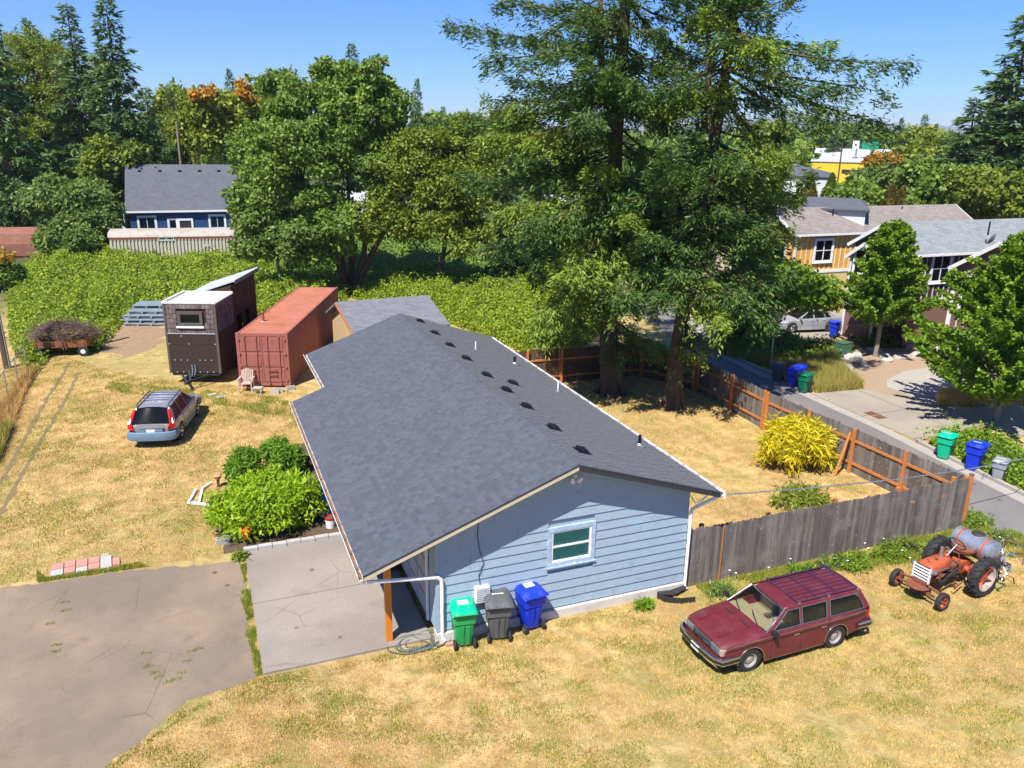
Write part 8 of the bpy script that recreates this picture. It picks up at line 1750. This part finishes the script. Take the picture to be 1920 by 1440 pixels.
x, y = at(1500, 955); shrub('dry_weed_clump', (x, y), [(0, 0, 0.3, 1.0, 0.8, 0.4)], 'olive', 40, 60, 0.16, 0.04, (0.15, 0.3), 'heap of drying weeds and cut stems inside the front fence', 89, 0.3)
for i, (px, py, lf, s, lb) in enumerate(((1690, 985 + 50, 'yellowgreen', 0.45, 'yellow green weed at the fence foot beside the tractor wheel'), (1665, 1045, 'sweetgum', 0.40, 'green weed patch in front of the fence left of the tractor'), (1595, 1062, 'sweetgum', 0.42, 'green weed patch along the fence between car and tractor'), (1560, 1040 + 20, 'dusty', 0.30, 'low weed at the fence foot above the car roof'), (1828, 985, 'sweetgum', 0.45, 'green weed by the orange end post'), (1500, 1075, 'sweetgum', 0.25, 'weed tuft behind the maroon car'),
        (1350, 1112, 'dusty', 0.22, 'weed tuft at the left end of the front fence'), (1870, 1020, 'dusty', 0.35, 'weeds at the alley edge behind the tractor'), (1585, 870, 'sweetgum', 0.45, 'vine growing on the leaning fence brace'), (1205, 1140, 'sweetgum', 0.12, 'grass green weed at the right foundation'), (450, 1040 + 8, 'yellowgreen', 0.10, 'small weed between asphalt and concrete pad'))):
    x, y = at(px, py); shrub('weed_clump', (x, y), [(0, 0, s * 0.3, s * 1.5, s * 1.0, s * 0.45)], lf, 20, 34, 0.12, 0.035, (0.08, 0.2), lb, 100 + i, 0.2, 'weed')
# ---- grass
def grass(name, polys, n, h, w, mat, label, seed, keep=None, lean=0.35):
    rng = np.random.default_rng(seed); out = []
    areas = [0.5 * abs(sum(p[i][0] * p[(i + 1) % len(p)][1] - p[(i + 1) % len(p)][0] * p[i][1] for i in range(len(p)))) for p in polys]
    for poly, ar in zip(polys, areas):
        k = int(n * ar / sum(areas)); P0 = np.array(poly); lo, hi = P0.min(0), P0.max(0); P = lo + rng.random((int(k * 3.5), 2)) * (hi - lo); P = P[inpoly(P, poly)]
        if keep is not None: P = P[keep(P, rng)]
        out.append(P[:k])
    P = np.concatenate(out); m = len(P); a = rng.random(m) * 2 * pi; s = rng.uniform(0.5, 1.3, m); hh = h * s; tip = np.stack([np.cos(a) * hh * lean * rng.random(m) * 2, np.sin(a) * hh * lean * rng.random(m) * 2, hh], 1); b = rng.random(m) * 2 * pi; sd = np.stack([np.cos(b), np.sin(b), 0 * b], 1) * (w * 0.5)
    B = np.stack([P[:, 0], P[:, 1], np.zeros(m)], 1); V = np.stack([B - sd, B + sd, B + tip], 1).reshape(-1, 3); return tag(np_mesh(name, V, np.arange(m * 3).reshape(-1, 3), mat), label, kind='stuff')
LM['straw'] = LEAF('straw_blades', [(0.0, (0.33, 0.22, 0.08)), (0.5, (0.66, 0.48, 0.19)), (1.0, (0.92, 0.76, 0.40))], 0.25, 0.8, 1.5, k=1.0)
LM['lawngreen'] = LEAF('green_blades', [(0.0, (0.09, 0.14, 0.02)), (0.5, (0.21, 0.29, 0.035)), (1.0, (0.38, 0.40, 0.09))], 0.3, 0.7, 1.0, k=1.1)
LM['tallgrass'] = LEAF('tall_dry_grass', [(0.0, (0.16, 0.12, 0.05)), (0.5, (0.33, 0.24, 0.10)), (1.0, (0.50, 0.38, 0.18))], 0.25, 0.8, 0.8)
LM['tallgreen'] = LEAF('tall_green_grass', [(0.0, (0.07, 0.10, 0.02)), (0.5, (0.16, 0.19, 0.04)), (1.0, (0.32, 0.29, 0.10))], 0.25, 0.8, 0.8)
FRONT = [(-17.5, -9.5), (-15.8, -4.5), (-14.2, -1.9), (-12.6, -0.3), (-11.1, 0.05), (-7.0, -0.1), (-6.8, -0.35), (0.0, -0.12), (10.4, -0.05), (11.0, -0.3), (10.9, -9.5)]
LEFT = [(-24, 7.2), (-17.3, 6.5), (-14.5, 6.3), (-11.6, 6.2), (-11.9, 9.8), (-10.9, 11.7), (-9.2, 12.7), (-7.2, 13), (-7.4, 20), (-8, 21.5), (-15, 26.5), (-19, 32), (-21, 30)]
BACK = [(0.2, 0.3), (10.1, 0.3), (10.1, 9.6), (10.4, 15), (9, 18), (2, 18.5), (0.8, 10)]
def patchy(t0, seed, sc=0.9): return lambda P, rng: (vnoise(P[:, 0], P[:, 1], sc, seed) * 0.5 + vnoise(P[:, 0], P[:, 1], sc * 3.1, seed + 1) * 0.5 + rng.normal(size=len(P)) * 0.10) > t0
grass('dry_grass', [FRONT], 125000, 0.055, 0.018, LM['straw'], 'short straw coloured grass over the front yard', 1, patchy(-0.16, 71, 1.8))
TR = [[at(*p) for p in q] for q in ([(133, 678), (85, 752), (45, 825), (10, 890), (-60, 1010)], [(146, 705), (110, 770), (70, 838), (30, 910), (-20, 1000)])]
def off_track(P, rng):
    ok = np.ones(len(P), bool)
    for q in TR:
        for a, b in zip(q, q[1:]):
            a = np.array(a); b = np.array(b); t = np.clip(((P - a) @ (b - a)) / ((b - a) @ (b - a)), 0, 1); ok &= np.linalg.norm(P - (a + t[:, None] * (b - a)), axis=1) > 0.10 + 0.05 * rng.random(len(P))
    return ok
grass('dry_grass', [LEFT], 90000, 0.06, 0.022, LM['straw'], 'short straw coloured grass over the side lawn', 2, off_track)
grass('dry_grass', [BACK], 45000, 0.06, 0.018, LM['straw'], 'short straw coloured grass inside the back fence', 3)
grass('green_grass_patches', [FRONT], 80000, 0.06, 0.018, LM['lawngreen'], 'ragged green grass patches in the dry front yard', 4, patchy(0.10, 11, 2.2))
grass('green_grass_patches', [LEFT], 60000, 0.06, 0.024, LM['lawngreen'], 'ragged green grass patches in the side lawn', 5, patchy(0.11, 21, 1.5))
grass('green_grass_patches', [BACK], 9000, 0.08, 0.022, LM['lawngreen'], 'green tufts in the fenced back yard', 6, patchy(0.26, 31))
FE = [(0.4, -0.05), (10.4, -0.05), (11.6, 0.6), (12.0, -2.6), (8.6, -1.3), (5.0, -0.9), (0.4, -0.7)]
grass('green_grass_strip', [FE], 22000, 0.13, 0.024, LM['lawngreen'], 'longer green grass and weeds along the foot of the front fence', 7, patchy(-0.12, 41, 1.6))
CN = [(-8.5, 20.6), (-7.6, 18.3), (-7.7, 16), (-9, 17.5), (-10.5, 19.8), (-16, 24.2), (-16.5, 26), (-11, 22.3)]
grass('green_grass_strip', [CN], 12000, 0.12, 0.03, LM['lawngreen'], 'greener grass around the container and trailer hitch', 8, patchy(-0.1, 51, 1.2))
grass('green_grass_strip', [[(-11.18, 0.1), (-11.04, 0.1), (-11.0, 0.9), (-11.12, 1.3), (-11.0, 2.0), (-11.05, 2.9), (-10.98, 3.8), (-11.1, 4.6), (-11.0, 5.4), (-11.2, 5.4), (-11.15, 4.4), (-11.3, 3.6), (-11.2, 2.6), (-11.32, 2.0), (-11.2, 1.2)]], 2600, 0.085, 0.02, LM['lawngreen'], 'thin line of grass growing in the joint between asphalt and concrete', 9, patchy(-0.08, 61, 2.3))
grass('green_grass_strip', [[(-16.4, 6.25), (-13.6, 6.15), (-13.9, 6.5), (-14.6, 6.45), (-16.2, 6.45), (-16.5, 7.0)], [(-12.4, -0.45), (-7.0, -0.05), (-7.0, -0.4), (-11, -0.2), (-12.6, -0.7), (-14.2, -2.1), (-14.3, -1.85)]], 5200, 0.08, 0.02, LM['lawngreen'], 'green fringe of grass along the drive edges', 10)
cr = []
for px, py in ((275, 1225), (278, 1250), (300, 1270), (315, 1280), (340, 1262), (352, 1240), (360, 1222), (372, 1218), (330, 1275), (290, 1262), (122, 1130), (124, 1145), (108, 1210), (104, 1222), (95, 1170), (620, 1080)):
    x, y = at(px, py); cr.append([(x - 0.12, y - 0.05), (x + 0.12, y - 0.05), (x + 0.1, y + 0.07), (x - 0.1, y + 0.07)])
grass('crack_weeds', cr, 700, 0.05, 0.016, LM['lawngreen'], 'sparse weeds in the cracks of the asphalt drive', 11)
chl = [at(-30, 830), at(-10, 790), at(52, 698), at(66, 700), at(45, 745), at(25, 800), at(0, 850), at(-25, 890)]
grass('tall_grass', [chl], 3600, 0.5, 0.03, LM['tallgrass'], 'tall dry grass along the chain link fence', 12, lean=0.3)
grass('tall_grass', [[at(0, 860), at(25, 800), at(-30, 830), at(-40, 900)]], 4000, 0.5, 0.03, LM['tallgreen'], 'tall yellow green grass at the left edge', 13, lean=0.3)
VG = [at(1470, 690), at(1560, 672), at(1585, 700), at(1618, 730), at(1530, 738), at(1500, 725)]
grass('tall_grass', [VG], 15000, 0.55, 0.035, LM['tallgreen'], 'long mixed grass on the verge behind the alley bins', 14, lean=0.3); grass('tall_grass', [VG], 9000, 0.5, 0.03, LM['tallgrass'], 'dry stems in the verge grass behind the alley bins', 15, lean=0.3)
grass('tall_grass', [[at(1755, 760), at(1762, 742), at(1800, 738), at(1850, 742), at(1850, 760)]], 6000, 0.45, 0.03, LM['straw'], 'golden dry grass clump beneath the right edge maple', 16, lean=0.3)
grass('tall_grass', [[at(1350, 664), at(1380, 655), at(1440, 668), at(1470, 690), at(1440, 690), at(1400, 680)]], 7000, 0.5, 0.03, LM['tallgreen'], 'shaded long grass on the kerb under the street tree', 17, lean=0.3)
rng = np.random.default_rng(5); P = []
for px, py in ((1463, 1052), (1480, 1056), (1510, 1048), (1560, 1030), (1622, 1035), (1375, 1085), (1440, 1070), (1600, 1070), (1655, 1020), (1700, 1060), (1880, 1030), (1366, 1070)):
    x, y = at(px, py); P += [(x + rng.normal() * 0.12, y + rng.normal() * 0.12, 0.20 + rng.random() * 0.2) for _ in range(2)]
mb = MB()
for p in P: mb.lathe([(0.0, 0.008), (0.022, 0.006), (0.034, 0.0)], 7, p); mb.tube([(p[0], p[1], 0), p], 0.002, 3)
tag(mb.build('white_flowers', M['white']), 'small flat white flower heads on stalks along the front fence', kind='stuff')
# a wood that reads as one mass closes the horizon
def distant_wood(name, dist, px0, px1, ytop, n, mat, label, seed, Ls, hole=None):
    rng = np.random.default_rng(seed); px = rng.uniform(px0, px1, n)
    if hole: px = px[(px < hole[0]) | (px > hole[1])]; n = len(px)
    d = dist * rng.uniform(0.85, 1.5, n); parts = []
    d3 = ((px - 960) / F_PX)[:, None] * RIGHT + 0.0 * DOWN + FWD; dh = d3[:, :2] / np.linalg.norm(d3[:, :2], axis=1)[:, None]; B = CAM[:2] + dh * d[:, None]; H = CAM_H + d * ytop * rng.uniform(0.3, 1.0, n); R_ = H * rng.uniform(0.25, 0.5, n); con_ = rng.random(n) < 0.45
    per = 90; u = rng.random((n, per)); a = rng.random((n, per)) * 2 * pi; prof = np.where(con_[:, None], (1 - u) * 0.55, np.sqrt(np.maximum(0, 1 - (2 * u - 1) ** 2)) * 0.9); rr2 = R_[:, None] * prof * (0.7 + 0.35 * rng.random((n, per)))
    P = np.stack([B[:, :1] + rr2 * np.cos(a), B[:, 1:] + rr2 * np.sin(a), H[:, None] * (0.12 + 0.88 * u)], -1).reshape(-1, 3); m = len(P); N = np.stack([np.cos(a), np.sin(a), 0.6 + 0 * a], -1).reshape(-1, 3) + rng.normal(size=(m, 3)) * 0.5; D = rng.normal(size=(m, 3)) * 0.6 + np.array([0, 0, -0.5]); L = np.repeat(Ls * d, per)
    return tag(leaf_object(name, [kites(P, D, N, L, L * 0.6)], mat), label, kind='stuff')
distant_wood('distant_wood', 190, -250, 2200, 0.004, 330, LM['maple'], 'hazy belt of mixed trees in the middle distance', 200, 0.012, (1470, 1770))
distant_wood('distant_wood', 420, -250, 2200, 0.004, 330, LM['spruce'], 'dark tree covered plain reaching the horizon', 201, 0.012)
distant_wood('distant_wood', 1000, -250, 2200, 0.002, 260, LM['spruce'], 'farthest band of trees under the hills', 202, 0.011)
distant_wood('distant_wood', 140, -60, 560, -0.015, 70, LM['olive'], 'low scrub and garden trees around the far blue house', 203, 0.006)
distant_wood('distant_wood', 88, 700, 1440, -0.035, 110, LM['maple'], 'dark understory beyond the brambles and firs', 204, 0.005)

# ------------------------------------------------------------------ air
t = NT('thin_air'); t.t.nodes.remove(t.b); pv = t.n('ShaderNodeVolumePrincipled'); pv.inputs['Color'].default_value = (0.93, 0.97, 1.0, 1); pv.inputs['Density'].default_value = 0.00012; pv.inputs['Anisotropy'].default_value = 0.0
t.l(pv.outputs[0], t.t.nodes['Material Output'].inputs['Volume'])
o = MB().box((0, 0, 139), (18600, 18600, 280)).build('haze', t.m); tag(o, kind='stuff', label='thin summer haze over the whole place')
